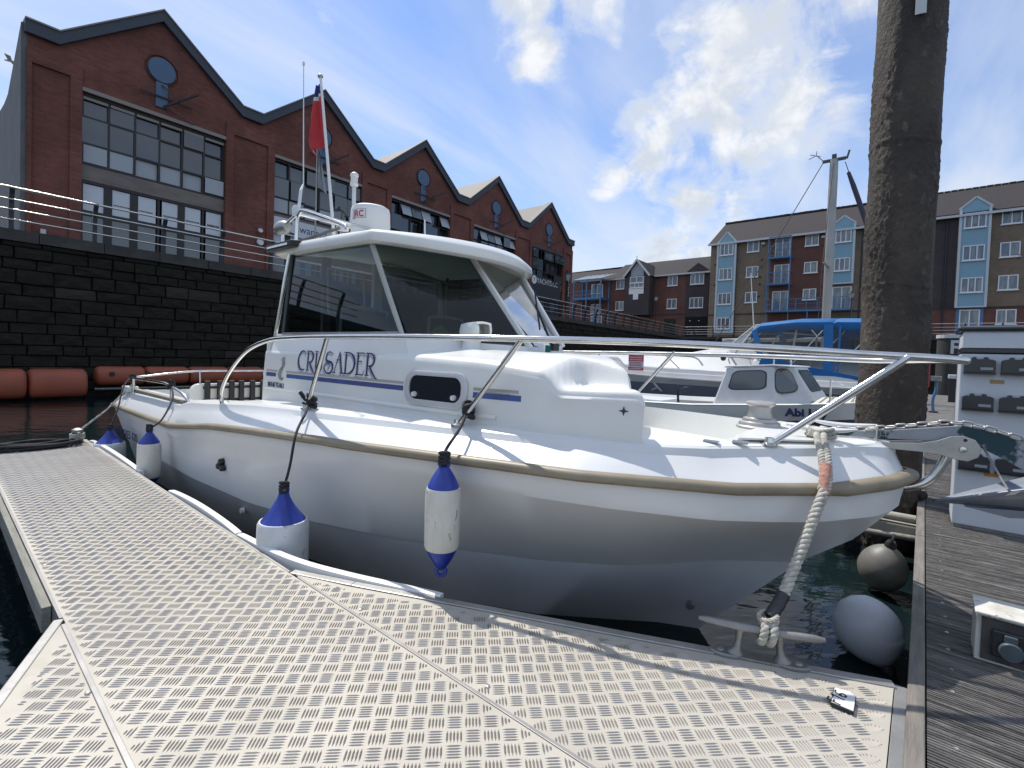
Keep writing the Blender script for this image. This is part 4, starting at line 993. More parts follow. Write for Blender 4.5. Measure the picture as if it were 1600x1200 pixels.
def service_cabinet():
    t = thing('service_cabinet', 'tall white electricity cabinet with black meter boxes on the walkway', 'cabinet', fpt(40, 4.19, -.172, PT), frame(40))
    W_, Dp = .74, .42       # local: x along the walkway (away), y negative to the right
    MB().box(0, Dp, -W_, 0, .02, 1.095).build('body', M['cabinet'], t, bevel=.006)
    MB().box(-.006, Dp + .006, -W_ - .006, .006, 1.10, 1.128).build('seal', M['meter'], t, bevel=.004)
    rows = []
    for (z, i) in ((1.132, 0), (1.225, .004), (1.235, .012)): rows.append([(0 + i, -i), (Dp - i, -i), (Dp - i, -W_ + i), (i, -W_ + i)])
    h = MB(); zz = (1.132, 1.225, 1.236); h.loft([[(p[0], p[1], z) for p in r_] for r_, z in zip(rows, zz)], closed=True); h.build('hood', M['cabinet'], t, bevel=.006)
    c_ = MB(); rr = []
    for (z, o) in ((1.237, .012), (1.25, .02), (1.262, .014), (1.27, -.02)): rr.append([(-o, o, z), (Dp + o, o, z), (Dp + o, -W_ - o, z), (-o, -W_ - o, z)])
    c_.loft(rr, closed=True); c_.add(rr[-1], [(0, 1, 2, 3)]); c_.add(rr[0], [(3, 2, 1, 0)]); c_.build('cap', M['meter'], t, bevel=.006)
    MB().box(.01, Dp - .01, -W_ + .01, -.01, 0, .02).build('plinth', M['galv'], t)
    for r_, z in enumerate((.978, .752, .38)):
        for k in range(4):
            y1 = -.016 - k * .166; y0 = y1 - .142
            b = MB(); b.prism([(y0, z), (y1, z), (y1, z + .075), (y1 - .016, z + .083), (y1 - .03, z + .083), (y1 - .036, z + .096), (y1 - .05, z + .098), (y1 - .056, z + .083), (y0 + .056, z + .083), (y0 + .05, z + .098), (y0 + .036, z + .096), (y0 + .03, z + .083), (y0 + .016, z + .083), (y0, z + .075)], -.035, -.002, 'yz')
            mb = b.build('meter_box', M['meter'], t, bevel=.003)
            MB().box(-.039, -.0355, y0 + .012, y0 + .068, z + .018, z + .034).build('meter_label', M['greysticker'], mb)
            MB().box(-.045, -.002, y0 - .002, y1 + .002, z - .010, z - .0005).build('meter_sill', M['meter'], mb)
            MB().box(-.012, -.0015, y0 + .055, y1 - .055, z + .085, z + .10).build('meter_hinge', M['trim'], mb)
    MB().box(-.003, -.0006, -.20, -.138, .915, .938).build('sticker', M['sticker'], t)
    MB().box(-.003, -.0006, -.20, -.138, .345, .365).build('sticker', M['sticker2'], t)
service_cabinet()

def outlet():
    t = thing('power_outlet_box', 'low stained white outlet box with round grey socket lid on the planks', 'outlet box', fpt(40, 2.305, -.172, PT), frame(40))
    Dp, W_, h = .15, .30, .165
    MB().box(0.006, Dp, -W_, 0, .0, h - .004).build('box', M['outlet'], t, bevel=.004)
    MB().box(-.012, Dp + .004, -W_ - .004, .004, h - .003, h + .006).build('lid', M['outlet'], t, bevel=.003)
    MB().box(-.002, .0055, -W_ + .012, -.014, .012, h - .012).build('front_panel', M['outlet_d'], t)
    s_ = MB().box(-.014, -.0025, -.128, -.038, .035, .125).build('socket', M['meter'], t, bevel=.008)
    l_ = MB().lathe([(.0005, -.036), (.028, -.034), (.031, -.028), (.031, -.018)], 20, (0, -.085, .068), axis='x'); l_.build('socket_lid', M['socket'], s_, smooth=40)
    MB().box(-.026, -.0145, -.100, -.068, .096, .118).build('lid_hinge', M['socket'], s_, bevel=.003)
outlet()

# ---------------------------------------------------------------- steel piles
from mathutils import noise as mnoise
def pile(name, label, loc, r, z0, z1, letter=True, rough=True, m_=None):
    t = thing(name, label, 'mooring pile', loc)
    n, k = (128, 460) if rough else (20, 12)
    b = MB(); vs = []
    for i in range(k):
        z = z0 + (z1 - z0) * i / (k - 1)
        for j in range(n):
            a = 2 * PI * j / n; d = 0
            if rough:
                p = Vector((math.cos(a) * 1.2, math.sin(a) * 1.2, z)); big = mnoise.noise(p * 1.1 + Vector((3, 1, 0)))
                crust = max(0, min(1, (big + .12) * 3)); d = crust * (.004 + .013 * max(0, mnoise.noise(p * 26)) + .009 * max(0, mnoise.noise(p * 11 + Vector((5, 5, 5)))) + .006 * mnoise.noise(p * 48)) + .0015 * mnoise.noise(p * 14)
                for zr in (1.98, 3.05): 
                    if abs(z - zr - .02 * math.sin(a * 2 + 1)) < .012: d += .006
                if z < .7: d += (.7 - z) * .03 * (.6 + .6 * mnoise.noise(p * 7))
            vs.append(((r + d) * math.cos(a), (r + d) * math.sin(a), z))
    fs = [(i * n + j, i * n + (j + 1) % n, (i + 1) * n + (j + 1) % n, (i + 1) * n + j) for i in range(k - 1) for j in range(n)]
    fs.append(tuple((k - 1) * n + j for j in range(n))); b.add(vs, fs)
    b.build('shaft', m_ or M['pile'], t, smooth=60)
    return t
PL = Vector((2.957, 3.826, 0))
tp = pile('mooring_pile', 'thick rust brown steel pile beside the bow with a white letter near its top', PL, .212, -1, 6.2)
def curved_letter(t, r, ang0, z0, strokes, m_, name='letter'):
    mb = MB()
    for (u0, u1, v0, v1) in strokes:
        k = 6; rows = []
        for rr in (r, r + .004):
            rows.append([(rr * math.cos(ang0 + (u0 + (u1 - u0) * i / k) / r), rr * math.sin(ang0 + (u0 + (u1 - u0) * i / k) / r), v) for v in (v0, v1) for i in range(k + 1)])
        o = len(mb.v); n = 2 * (k + 1); mb.v += rows[0] + rows[1]
        fs = []
        for i in range(k): fs += [(n + i, n + i + 1, n + k + 2 + i, n + k + 1 + i)]
        for i in range(k): fs += [(i, n + i, n + i + 1, i + 1), (k + 1 + i, k + 2 + i, n + k + 2 + i, n + k + 1 + i)]
        fs += [(0, k + 1, n + k + 1, n), (k, n + k, n + 2 * k + 1, 2 * k + 1)]
        mb.f += [tuple(q + o for q in f) for f in fs]; mb.m += [0] * len(fs)
    mb.build(name, m_, t)
va = math.atan2(-PL.y, -PL.x)
curved_letter(tp, .236, va, 0, [(.02, .085, 3.92, 4.42), (.086, .215, 4.09, 4.14), (.086, .23, 4.36, 4.42)], M['marker'])
wd = MB(); rnd = random.Random(4)
for i in range(170):
    a = rnd.uniform(0, 2 * PI); z = rnd.uniform(-.1, .5) * rnd.uniform(.5, 1); s_ = rnd.uniform(.012, .035); wd.sphere((.225 * math.cos(a), .225 * math.sin(a), z), s_, 6, 4)
wd.build('mussels', M['weed'], tp, kind='stuff')
def pile_guide():
    t = thing('pile_guide', 'pale timber and steel bracket holding the walkway to the thick pile', 'bracket', (0, 0, 0), frame(40))
    MB().box(4.36, 4.46, -.04, .56, .17, .27).build('guide_beam', M['beige'], t, bevel=.006)
    MB().box(5.12, 5.22, -.04, .56, .17, .27).build('guide_beam', M['beige'], t, bevel=.006)
    MB().box(4.30, 5.28, .50, .58, .28, .34).build('guide_bar', M['pwood'], t, bevel=.006)
    MB().tube([(4.40, .0, .315), (4.40, .5, .315)], .03, 10).build('roller', M['beige'], t, smooth=60)
    MB().tube([(4.31, -.02, .21), (4.31, .55, .18)], .02, 8).build('brace', M['pwood'], t, smooth=60)
pile_guide()

def fend_profile(r, L, eye=.03):
    p = [(.0005, 0)]; n = 20
    for i in range(1, n):
        f_ = i / n; p.append((r * (math.sin(PI * min(1, f_ * 1.0)) ** .48) * (1 - .06 * f_), L * f_))
    return p + [(.03, L), (.0005, L + .003)]
def dock_fender(label, x, y, z, r, L, m_, tilt):
    loc = fpt(40, x, y, z); t = thing('ball_fender', label, 'fender', loc, frame(40), None)
    t.rotation_euler = (tilt[0], tilt[1], frame(40))
    b = MB().lathe(fend_profile(r, L), 28, (0, 0, -L / 2)); b.build('body', m_, t, smooth=60)
    e = MB().lathe([(.03, 0), (.028, .03), (.02, .045), (.0005, .046)], 12, (0, 0, L / 2 - .005)); e.build('neck', M['black'], t, smooth=50)
    e = MB().tube([(.03 * math.cos(a), 0, L / 2 + .05 + .03 * math.sin(a)) for a in np.linspace(0, 2 * PI, 14)[:-1]], .008, 6, closed=True); e.build('rope_eye', M['blackrope'], t)
dock_fender('large scuffed pale ball fender hanging low on the walkway edge', 2.84, .150, .13, .142, .30, M['fdirty'], (R(150), R(28), 0))
dock_fender('dark grey ball fender hanging behind the pale one on the walkway', 3.72, .142, .15, .130, .29, M['fgrey'], (R(12), R(-8), 0))
def loose_rope():
    o = MB(); pts = spline([tuple(fpt(40, 4.2, .62, .36)), tuple(fpt(40, 4.22, .50, .22)), tuple(fpt(40, 4.30, .38, .215)), tuple(fpt(40, 4.34, .25, .29))], 8)
    o.tube(pts, .013, 8); ob = o.build('bracket_rope', M['blackrope'], None, smooth=60); tag(ob, 'dark rope end looped over the pile bracket under the bow', 'rope')
    k = MB(); rnd = random.Random(1)
    c_ = fpt(40, 4.35, .22, .32)
    for i in range(5): k.tube([c_ + Vector((.03 * math.cos(a + i), .028 * math.sin(a + i * .7), .022 * math.sin(a * 2 + i))) for a in np.linspace(0, 2 * PI, 12)[:-1]], .009, 6, closed=True)
    ob = k.build('rope_knot', M['rope'], None, smooth=60); tag(ob, 'pale rope knot tied round the bracket by the thick pile', 'rope')
    c_ = fpt(40, .55, .03, PT - .05)
    ob = MB().tube([c_ + Vector((-.06, .05, -.02)), c_ + Vector((.05, -.03, .0))], .004, 6).build('tie_line', M['whiteplastic'], None); tag(ob, 'thin white line tying the treadplate corner to the walkway edge', 'line')
loose_rope()
t2 = pile('mooring_pile', 'slim grey pile with a white cap and letter beyond the walkway', (21.35, 24.0, 0), .52, -1, 2.95, rough=False, m_=M['cope'])
MB().lathe([(.56, 2.951), (.56, 3.12), (.0005, 3.16)], 16).build('cap', M['marker'], t2)
v2 = math.atan2(-24, -21.35); curved_letter(t2, .53, v2, 0, [(.0, .12, 2.2, 2.85), (.121, .42, 2.72, 2.85), (.121, .36, 2.46, 2.58)], M['marker'])
# second cleat and coiled line at the outer end of the finger
def far_cleat():
    p = fpt(-50, 6.28, -.94, PT); t = thing('mooring_bollard', 'small dark cleat with rope at the outer end of the finger pontoon', 'bollard', p, frame(-50))
    MB().lathe([(.05, 0), (.045, .02), (.028, .03), (.026, .08), (.045, .10), (.045, .125), (.02, .14), (.0005, .14)], 14).build('post', M['galv'], t, smooth=40)
    MB().tube([(-.11, 0, .095), (.11, 0, .095)], [.014, .014], 8).build('horn', M['galv'], t, smooth=40)
    k = MB()
    for i in range(3): k.tube([(.05 * math.cos(a), .05 * math.sin(a), .045 + .018 * i + .004 * math.sin(a)) for a in np.linspace(0, 2 * PI, 16)[:-1]], .011, 6, closed=True)
    o = k.build('rope_turns', M['rope'], None, smooth=60); o.matrix_world = t.matrix_world if False else Matrix.Translation(p); tag(o, 'white rope turns wound on the dark far cleat', 'rope')
    c_ = MB(); rnd = random.Random(6)
    for i in range(9):
        R_ = .12 + .018 * (i % 4); z = PT + .014 + .011 * (i // 2)
        pts = []
        for a in np.linspace(0, 2 * PI, 26)[:-1]:
            q = fpt(-50, 6.12 + R_ * .75 * math.cos(a) + rnd.uniform(-.004, .004), -.62 + R_ * 1.9 * math.sin(a), z + .006 * math.sin(a * 3 + i)); pts.append(q)
        c_.tube(pts, .011, 6, closed=True)
    o = c_.build('coiled_line', M['blackrope'], None, smooth=60); tag(o, 'flat heap of black coiled line at the end of the finger pontoon', 'rope')
far_cleat()
# ---------------------------------------------------------------- the motor boat; local frame: x aft from the stem, y to starboard, z up from the water
BO = Vector((1.6158, 1.9598, 0)); BAZ = -51.0
def bw(s, o, z): return fpt(BAZ, s, o, z, BO) if False else BO + Vector((math.sin(R(BAZ)), math.cos(R(BAZ)), 0)) * s + Vector((-math.cos(R(BAZ)), math.sin(R(BAZ)), 0)) * o + Vector((0, 0, z))
RUB_O = [(0, 0), (.03, .085), (.06, .15), (.2, .355), (.5, .62), (1, .885), (1.5, 1.035), (2.2, 1.165), (3, 1.217), (3.7, 1.21), (4.6, 1.215), (5.5, 1.20), (6.6, 1.17)]
RUB_Z = [(0, .93), (.05, .915), (.2, .899), (.5, .89), (1.5, .897), (2.4, .877), (3.05, .846), (3.77, .795), (4.3, .735), (4.62, .703), (6.6, .70)]
KN_O = [(.03, 0), (.06, .115), (.1, .20), (.24, .375), (.4, .52), (.56, .645), (.9, .81), (1.3, .945), (1.6, 1.02), (2, 1.095), (2.45, 1.16), (3.1, 1.197), (4.6, 1.19), (6.6, 1.14)]
KN_Z = [(.03, .83), (.1, .812), (.3, .797), (.6, .793), (1.2, .800), (1.6, .812), (2.0, .808), (2.5, .785), (3.1, .75), (3.8, .70), (4.6, .61), (6.6, .60)]
CH_O = [(.37, 0), (.5, .045), (.66, .11), (.9, .31), (1.05, .42), (1.4, .57), (1.8, .75), (2.2, .90), (2.7, 1.05), (3.3, 1.145), (4.2, 1.175), (5.2, 1.14), (6.6, 1.06)]
CH_Z = [(.37, .47), (.66, .43), (1, .39), (1.4, .355), (2.2, .348), (6.6, .345)]
WL_O = [(.80, 0), (.98, .085), (1.19, .235), (1.49, .445), (1.95, .65), (2.65, .845), (3.4, .965), (4.5, 1.01), (6.6, .97)]
DK_O = [(.055, 0), (.07, .045), (.10, .07), (.173, .125), (.227, .195), (.33, .285), (.465, .405), (.635, .57), (.84, .685), (1.06, .77), (1.34, .855), (1.75, .938), (2.16, 1.008), (2.55, 1.06), (2.89, 1.085), (3.37, 1.105), (4.1, 1.115), (4.6, 1.11), (5.5, 1.10), (6.6, 1.06)]
DK_Z = [(.055, 1.033), (.173, 1.033), (.227, 1.027), (.465, 1.016), (.84, 1.006), (1.34, 1.002), (2.0, .999), (2.55, .989), (2.89, .983), (3.37, .967), (3.7, .945), (4.1, .913), (4.5, .89), (4.66, .865), (4.72, .845), (6.6, .835)]
I = lerp_t
boat = thing('motor_boat', 'white cabin motor boat moored bow towards the walkway, blue stripe and name on its side', 'boat', BO, R(90 - BAZ))

def hull():
    def curve(O, Z, s0, s1, n=72):
        out = []
        for i in range(n + 1):
            t = i / n; s = s0 + (s1 - s0) * t ** 1.75; out.append((s, O(s), Z(s)))
        return out
    o_ = lambda T: (lambda s: I(T, s))
    C = []
    C.append(curve(lambda s: .0, lambda s: -.38 if s > 1.6 else -.16 - .22 * (s - 1.0) / .6, 1.0, 6.25))
    C.append(curve(o_(WL_O), lambda s: 0.0, .80, 6.32))
    f = lambda s: .985; 
    C.append(curve(lambda s: max(0, I(CH_O, s) - .010), lambda s: I(CH_Z, s) - .008, .375, 6.41))
    C.append(curve(o_(CH_O), o_(CH_Z), .37, 6.41))
    C.append(curve(lambda s: (I(CH_O, s + .115) * .48 + I(KN_O, s - .115) * .52) - .014 * min(1, max(0, (s - .2) * 3)) * (1 - min(1, max(0, (s - 2.2) / 1.5))) if s > .17 else 0, lambda s: .5 * (I(CH_Z, s) + I(KN_Z, s)), .165, 6.45))
    C.append(curve(lambda s: I(KN_O, s) - .012 if s > .035 else 0, lambda s: I(KN_Z, s) - .03, .034, 6.48))
    C.append(curve(o_(KN_O), o_(KN_Z), .03, 6.48))
    C.append(curve(lambda s: max(0, I(RUB_O, s) - .012), lambda s: I(RUB_Z, s) - .012, .012, 6.5))
    C.append(curve(lambda s: max(0, I(RUB_O, s) - .014), lambda s: I(RUB_Z, s) + .012, .018, 6.5))
    def mix(k): return curve(lambda s: max(0, (I(RUB_O, s - .02 * k) - .014) * (1 - k) + I(DK_O, s) * k + .005 * math.sin(PI * k) * min(1, s)) if s > .03 + .03 * k else 0, lambda s: (I(RUB_Z, s) + .012) * (1 - k) + (I(DK_Z, s) - .02) * k, .02 + .035 * k, 6.5)
    C += [mix(.35), mix(.7), mix(.92)]
    C.append(curve(lambda s: max(0, I(DK_O, s) - .001), lambda s: I(DK_Z, s) - .007, .055, 6.5))
    C.append(curve(lambda s: max(0, I(DK_O, s) - .006), lambda s: I(DK_Z, s) + .002, .062, 6.5))
    C.append(curve(lambda s: max(0, I(DK_O, s) - .022), lambda s: I(DK_Z, s) + .011, .075, 6.5))
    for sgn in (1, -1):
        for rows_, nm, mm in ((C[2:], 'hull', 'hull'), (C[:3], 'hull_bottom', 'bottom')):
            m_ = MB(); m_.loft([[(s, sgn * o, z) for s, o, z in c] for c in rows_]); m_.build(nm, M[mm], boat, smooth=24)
    end = [c[-1] for c in C]; poly = [(s, o, z) for s, o, z in end] + [(s, -o, z) for s, o, z in end[::-1]]
    m_ = MB(); m_.add(poly, [tuple(range(len(poly)))]); m_.build('transom', M['hull'], boat)
    # rubbing strake
    for sgn in (1, -1):
        rows = []
        prof = [(-.012, -.026), (.014, -.024), (.024, -.012), (.026, .002), (.020, .016), (.006, .024), (-.012, .026)]
        for i in range(91):
            t = i / 90; s = 6.52 * t ** 1.6; o = I(RUB_O, s); z = I(RUB_Z, s); e = .004
            ds, do = e, I(RUB_O, s + e) - o; l = math.hypot(ds, do); nx, ny = -do / l, ds / l
            if s < .004: nx, ny = -1, 0
            k = .85 if s > .2 else 1.0
            rows.append([(s + nx * a * k, sgn * (o + ny * a * k), z + b * k) for a, b in prof])
        m_ = MB().loft(rows); m_.build('rubbing_strake', M['rub'], boat, smooth=50)
        m_ = MB().tube([(-.008, .0, .932), (.03, sgn * .095, .917)], .02, 8)
hull()

def deck_part():
    SS = [.075, .12, .2, .3, .42, .55, .60, .625, .8, 1.0, 1.2, 1.45, 1.55, 1.6, 2.0, 2.6, 3.2, 3.76]
    rows = []
    for s in SS:
        o = I(DK_O, s) - .02; z = I(DK_Z, s); d = 0
        if .61 < s < 1.58: d = .14
        z2 = z + .022 - d
        if s < .61: z2 = z + .022
        a = [o, o - .012, o - .05, o - .075, o * .35, 0, -o * .35, -(o - .075), -(o - .05), -(o - .012), -o]
        zz = [z + .010, z + .014, z + .022, z2, z2 + .004, z2 + .006, z2 + .004, z2, z + .022, z + .014, z + .010]
        if o < .1: a = [o * k / 5 for k in (5, 4.6, 4, 3, 1.5, 0, -1.5, -3, -4, -4.6, -5)]
        rows.append([(s, p, q) for p, q in zip(a, zz)])
    MB().loft(rows).build('foredeck', M['gel'], boat, smooth=30)
    # side decks and gunwale round the cockpit
    for sgn in (1, -1):
        rows = []
        for s in [3.76, 3.9, 4.02, 4.3, 4.5, 4.62, 4.66, 4.72, 5.2, 6.0, 6.48]:
            o = I(DK_O, s) - .02; z = I(DK_Z, s); w_ = .17
            rows.append([(s, sgn * o, z + .010), (s, sgn * (o - .03), z + .018), (s, sgn * (o - w_), z + .018), (s, sgn * (o - w_ - .012), z - .012), (s, sgn * (o - w_ - .03), .28)])
        MB().loft(rows).build('gunwale', M['gel'], boat, smooth=30)
        MB().prism([(4.74, sgn * 1.085), (6.34, sgn * 1.055), (6.34, sgn * 1.005), (4.74, sgn * 1.035)], .858, .882, 'xy').build('cap_rail', M['teak'], boat, bevel=.005)
    MB().box(3.7, 6.45, -1.0, 1.0, .24, .28).build('cockpit_sole', M['gel_cream'], boat)
    # anchor locker lid, hinges
    MB().prism([(.27, .20), (.55, .42), (.575, .36), (.575, -.36), (.55, -.42), (.27, -.20), (.23, 0)], 1.045, 1.054, 'xy').build('locker_lid', M['gel'], boat, bevel=.003)
    for s, o in ((.63, .50), (.535, .44)):
        h = MB().box(s - .03, s + .03, o - .012, o + .014, I(DK_Z, s) + .02, I(DK_Z, s) + .026); h.tube([(s - .03, o, I(DK_Z, s) + .027), (s + .03, o, I(DK_Z, s) + .027)], .004, 6); h.build('hinge', M['steel'], boat)
    # transom bulkhead with padded rack boards
    pts = [(.50, .60), (.50, .78)] + [(.50 - .10 * (1 - math.cos(a)), .78 + .13 * math.sin(a)) for a in np.linspace(.2, PI / 2, 6)] + [(-1.02, .915), (-1.02, .60)]
    MB().prism(pts, 6.40, 6.46, 'yz').build('transom_board', M['gel'], boat, bevel=.006)
    for o in (.33, .195, .065, -.045, -.175, -.30):
        MB().box(6.345, 6.385, o - .028, o + .028, .66, .945).build('rack_pad', M['black'], boat, bevel=.006)
    for z in (.715, .865): MB().tube([(6.392, .365, z), (6.392, -.34, z)], .014, 8).build('rack_bar', M['black'], boat)
    MB().box(6.30, 6.5, 1.0, 1.10, .846, .90).build('stern_chock', M['gel'], boat, bevel=.006)
    # rudder / drive leg under the stern, name and fittings on the quarter
    MB().box(6.42, 6.62, -.06, .06, -.3, .34).build('drive_leg', M['gel'], boat, bevel=.02)
    text('ANTARES 620', 'quarter_lettering', .115, M['navyink'], boat, (6.30, 1.186, .425), (R(94), 0, R(180.9)), sx=1.0)
    for k, (s, z) in enumerate([(3.62, .57), (3.655, .535), (3.60, .53)]):
        MB().lathe([(.0005, 0), (.016, 0), (.022, -.008), (.022, -.03)], 14, (s, I(KN_O, s) + .016, z), axis='y').build('skin_fitting', M['iron'], boat)
    MB().lathe([(.0005, .0), (.018, .0), (.022, -.02)], 12, (3.46, 1.13, .255), axis='y').build('skin_fitting', M['gel'], boat)
    MB().lathe([(.0005, .0), (.018, .0), (.022, -.02)], 12, (.80, .16, .175), axis='y').build('skin_fitting', M['galv'], boat)
deck_part()

OT = [(.75, .62), (.85, .65), (1.0, .70), (1.3, .775), (1.7, .828), (2.2, .85), (3.8, .85)]
def smooth01(x): x = max(0, min(1, x)); return x * x * (3 - 2 * x)
def ztop(s, o):
    e = I([(.8, 1.255), (1.0, 1.268), (1.2, 1.287), (1.6, 1.33), (2.0, 1.345), (3.8, 1.35)], s)
    zi = I([(.80, 1.235), (.90, 1.262), (.97, 1.300), (1.18, 1.350), (1.36, 1.371), (1.6, 1.376), (2.0, 1.388), (2.3, 1.405), (3.8, 1.41)], s)
    w_ = I(OT, s); q = smooth01((abs(o) - .47) / max(.1, w_ - .47)); z = zi * (1 - q) + e * q
    m_ = smooth01((1.285 - s - .10 * max(0, .68 - o)) / .085) * smooth01((o - .49) / .06)
    return z * (1 - m_) + (1.232 - .02 * (s - .8)) * m_
def side_o(s, z): return I(OT, s) + .022 * (1.345 - z) / .34
def trunk():
    bs = [-1, -.995, -.985, -.965, -.94] + list(np.linspace(-.88, .5, 28)) + list(np.linspace(.52, .92, 34)) + [.94, .965, .985, .995, 1]
    rows = []
    for i in range(71):
        a = (i / 70) ** 1.3; row = []
        for b in bs:
            sF = .85 + (1 - b) * .51 if b > 0 else 1.36 - b * .30
            s = sF + (3.76 - sF) * a; o = b * I(OT, s); z = ztop(s, o)
            e = max(0, (abs(b) - .94) / .06); z -= .035 * (1 - math.sqrt(max(0, 1 - e * e)))
            fe = max(0, 1 - (s - sF) / .035); z -= .03 * (1 - math.sqrt(max(0, 1 - fe * fe)))
            row.append((s, o, z))
        rows.append(row)
    def down(p):
        s, o, z = p; sg = 1 if o >= 0 else -1; zb = I(DK_Z, s) - .17
        return [(s, o, z), (s, sg * side_o(s, z - .012) + (0), z - .012), (s, sg * side_o(s, 1.2), min(1.2, z - .02)), (s, sg * side_o(s, 1.1), 1.1), (s, sg * side_o(s, 1.0), zb)]
    m_ = MB(); m_.loft(rows); m_.build('cabin_top', M['gel'], boat, smooth=50)
    m_ = MB(); m_.loft([down(r_[-1]) for r_ in rows]); m_.build('cabin_side', M['gel'], boat, smooth=50)
    m_ = MB(); m_.loft([down(r_[0]) for r_ in rows]); m_.build('cabin_side', M['gel'], boat, smooth=50)
    fr = rows[0]; fq = lambda p, z: (p[0], p[1] / I(OT, p[0]) * side_o(p[0], z), z)
    m_ = MB(); m_.loft([[p for p in fr], [fq(p, min(p[2] - .012, 1.215)) for p in fr], [fq(p, 1.2) for p in fr], [fq(p, 1.1) for p in fr], [(fq(p, 1.0)[0], fq(p, 1.0)[1], .845) for p in fr]]); m_.build('cabin_front', M['gel'], boat, smooth=40)
    # rear bulkhead below the windows
    MB().box(3.715, 3.755, .30, .845, .3, 1.40).build('aft_bulkhead', M['gel'], boat); MB().box(3.715, 3.755, -.845, -.30, .3, 1.40).build('aft_bulkhead', M['gel'], boat)
    # decals, on the starboard side
    rz = R(180)
    def decal(s0, s1, z0, z1, name, mm, off=.0012, n=12, slant=0.0, par=None):
        q = MB(); r1 = []; r0 = []
        for i in range(n + 1):
            s = s0 + (s1 - s0) * i / n
            r1.append((s + slant * (z1 - z0), side_o(s, z1) + off, z1)); r0.append((s, side_o(s, z0) + off, z0))
        q.loft([r0, r1]); return q.build(name, mm, par or boat, recalc=False)
    decal(1.375, 1.64, 1.147, 1.174, 'side_stripe', M['stripe']); decal(2.13, 3.41, 1.147, 1.174, 'side_stripe', M['stripe']); decal(3.565, 3.715, 1.147, 1.174, 'side_stripe', M['stripe'])
    decal(1.39, 1.64, 1.181, 1.196, 'grey_stripe', M['stripe_g']); decal(2.13, 3.42, 1.181, 1.196, 'grey_stripe', M['stripe_g']); decal(3.55, 3.715, 1.181, 1.196, 'grey_stripe', M['stripe_g'])
    # moulded groove
    g = MB(); g.loft([[(s, side_o(s, z) + d, z) for s in np.linspace(1.5, 3.715, 24)] for (z, d) in ((1.052, .000), (1.056, .005), (1.066, .0045), (1.075, 0))]); g.build('moulded_ridge', M['gel'], boat, smooth=60)
    def stroke(pts, wd, mm, name, off, close=False):
        """ribbon lettering: pts (s, z, width factor)"""
        P = [Vector((p[0], p[1], 0)) for p in pts]; q = MB(); L_, R_ = [], []
        for i, p in enumerate(P):
            t = (P[min(i + 1, len(P) - 1)] - P[max(i - 1, 0)]).normalized(); n_ = Vector((-t.y, t.x, 0)); w_ = wd * (pts[i][2] if len(pts[i]) > 2 else 1) / 2
            a, b = p + n_ * w_, p - n_ * w_
            L_.append((a.x, side_o(a.x, a.y) + off, a.y)); R_.append((b.x, side_o(b.x, b.y) + off, b.y))
        q.loft([L_, R_]); return q.build(name, mm, boat, recalc=False)
    def arc(cx, cy, rx, ry, a0, a1, n=14, w0=1, w1=1, wm=None):
        out = []
        for i in range(n + 1):
            f_ = i / n; a = R(a0 + (a1 - a0) * f_); w_ = w0 + (w1 - w0) * f_
            if wm: w_ = w0 + (wm - w0) * math.sin(PI * f_)
            out.append((cx + rx * math.cos(a), cy + ry * math.sin(a), w_))
        return out
    # CRUSADER: letters in a unit box, thick and thin strokes with serifs
    LT = {
        'C': ([arc(.36, .5, .34, .5, 62, 300, 20, .5, .5, 1.5), [(.52, .94, .6), (.56, .78, .3)]], .60),
        'R': ([[(.14, 0, 1.2), (.14, 1, 1.2)], [(.02, 0, .5), (.26, 0, .5)], [(.02, 1, .6), (.2, 1, .6)], [(.14, 1, .5)] + arc(.24, .71, .27, .29, 90, -90, 14, .6, .6, 1.4) + [(.14, .42, .5)], [(.26, .42, 1.1), (.42, .16, 1.3), (.62, -.10, .9), (.72, -.12, .4)]], .62),
        'U': ([[(.12, 1, 1.2), (.12, .28, 1.2)] + arc(.33, .28, .21, .30, 180, 360, 12, 1.2, .6) + [(.54, 1, .6)], [(.0, 1, .5), (.24, 1, .5)], [(.42, 1, .5), (.64, 1, .5)]], .66),
        'S': ([arc(.36, .74, .22, .26, 30, 230, 12, .5, 1.3) + arc(.33, .24, .29, .30, 55, -190, 22, 1.4, .7) + arc(.24, .30, .16, .14, 160, -70, 10, .7, .4)], .66),
        'A': ([[(.06, 0, .5), (.36, 1, .5)], [(.36, 1.02, 1.0), (.56, 0, 1.4)], [(.17, .62, .5), (.46, .62, .5)], [(-.04, 0, .5), (.16, 0, .5)], [(.44, 0, .6), (.68, 0, .6)]], .64),
        'D': ([[(.14, 0, 1.2), (.14, 1, 1.2)], [(.0, 1, .6), (.22, 1, .6)] + arc(.24, .5, .44, .5, 88, -88, 20, .6, .6, 1.5) + [(.0, 0, .6)]], .72),
        'E': ([[(.14, 0, 1.2), (.14, 1, 1.2)], [(.02, 1, .6), (.50, 1, .6), (.54, .82, .3)], [(.14, .60, .5), (.36, .62, .5), (.38, .52, .3)], [(.02, 0, .6), (.48, 0, .6), (.54, .24, .3)]], .56)}
    word = 'CRUSADER'; tot = sum(LT[c][1] for c in word); x = 0; H_ = .128
    for c in word:
        for lst in LT[c][0]:
            wdt = .88 / tot
            for (dx, dz, mm, off) in ((.010, -.014, M['shadowink'], .0010), (0, 0, M['navyink'], .0024)):
                P = [(3.262 - (x + p[0]) * wdt + dx, 1.212 + p[1] * H_ + dz + .0 * x, p[2] if len(p) > 2 else 1) for p in lst]
                stroke(P, .0105, mm, 'name_lettering' if mm is M['navyink'] else 'name_shadow', off)
        x += LT[c][1]
    text('BENETEAU', 'maker_lettering', .054, M['navyink'], boat, (3.675, side_o(3.5, 1.08) + .0022, 1.068), (R(90), 0, R(180)), sx=.92)
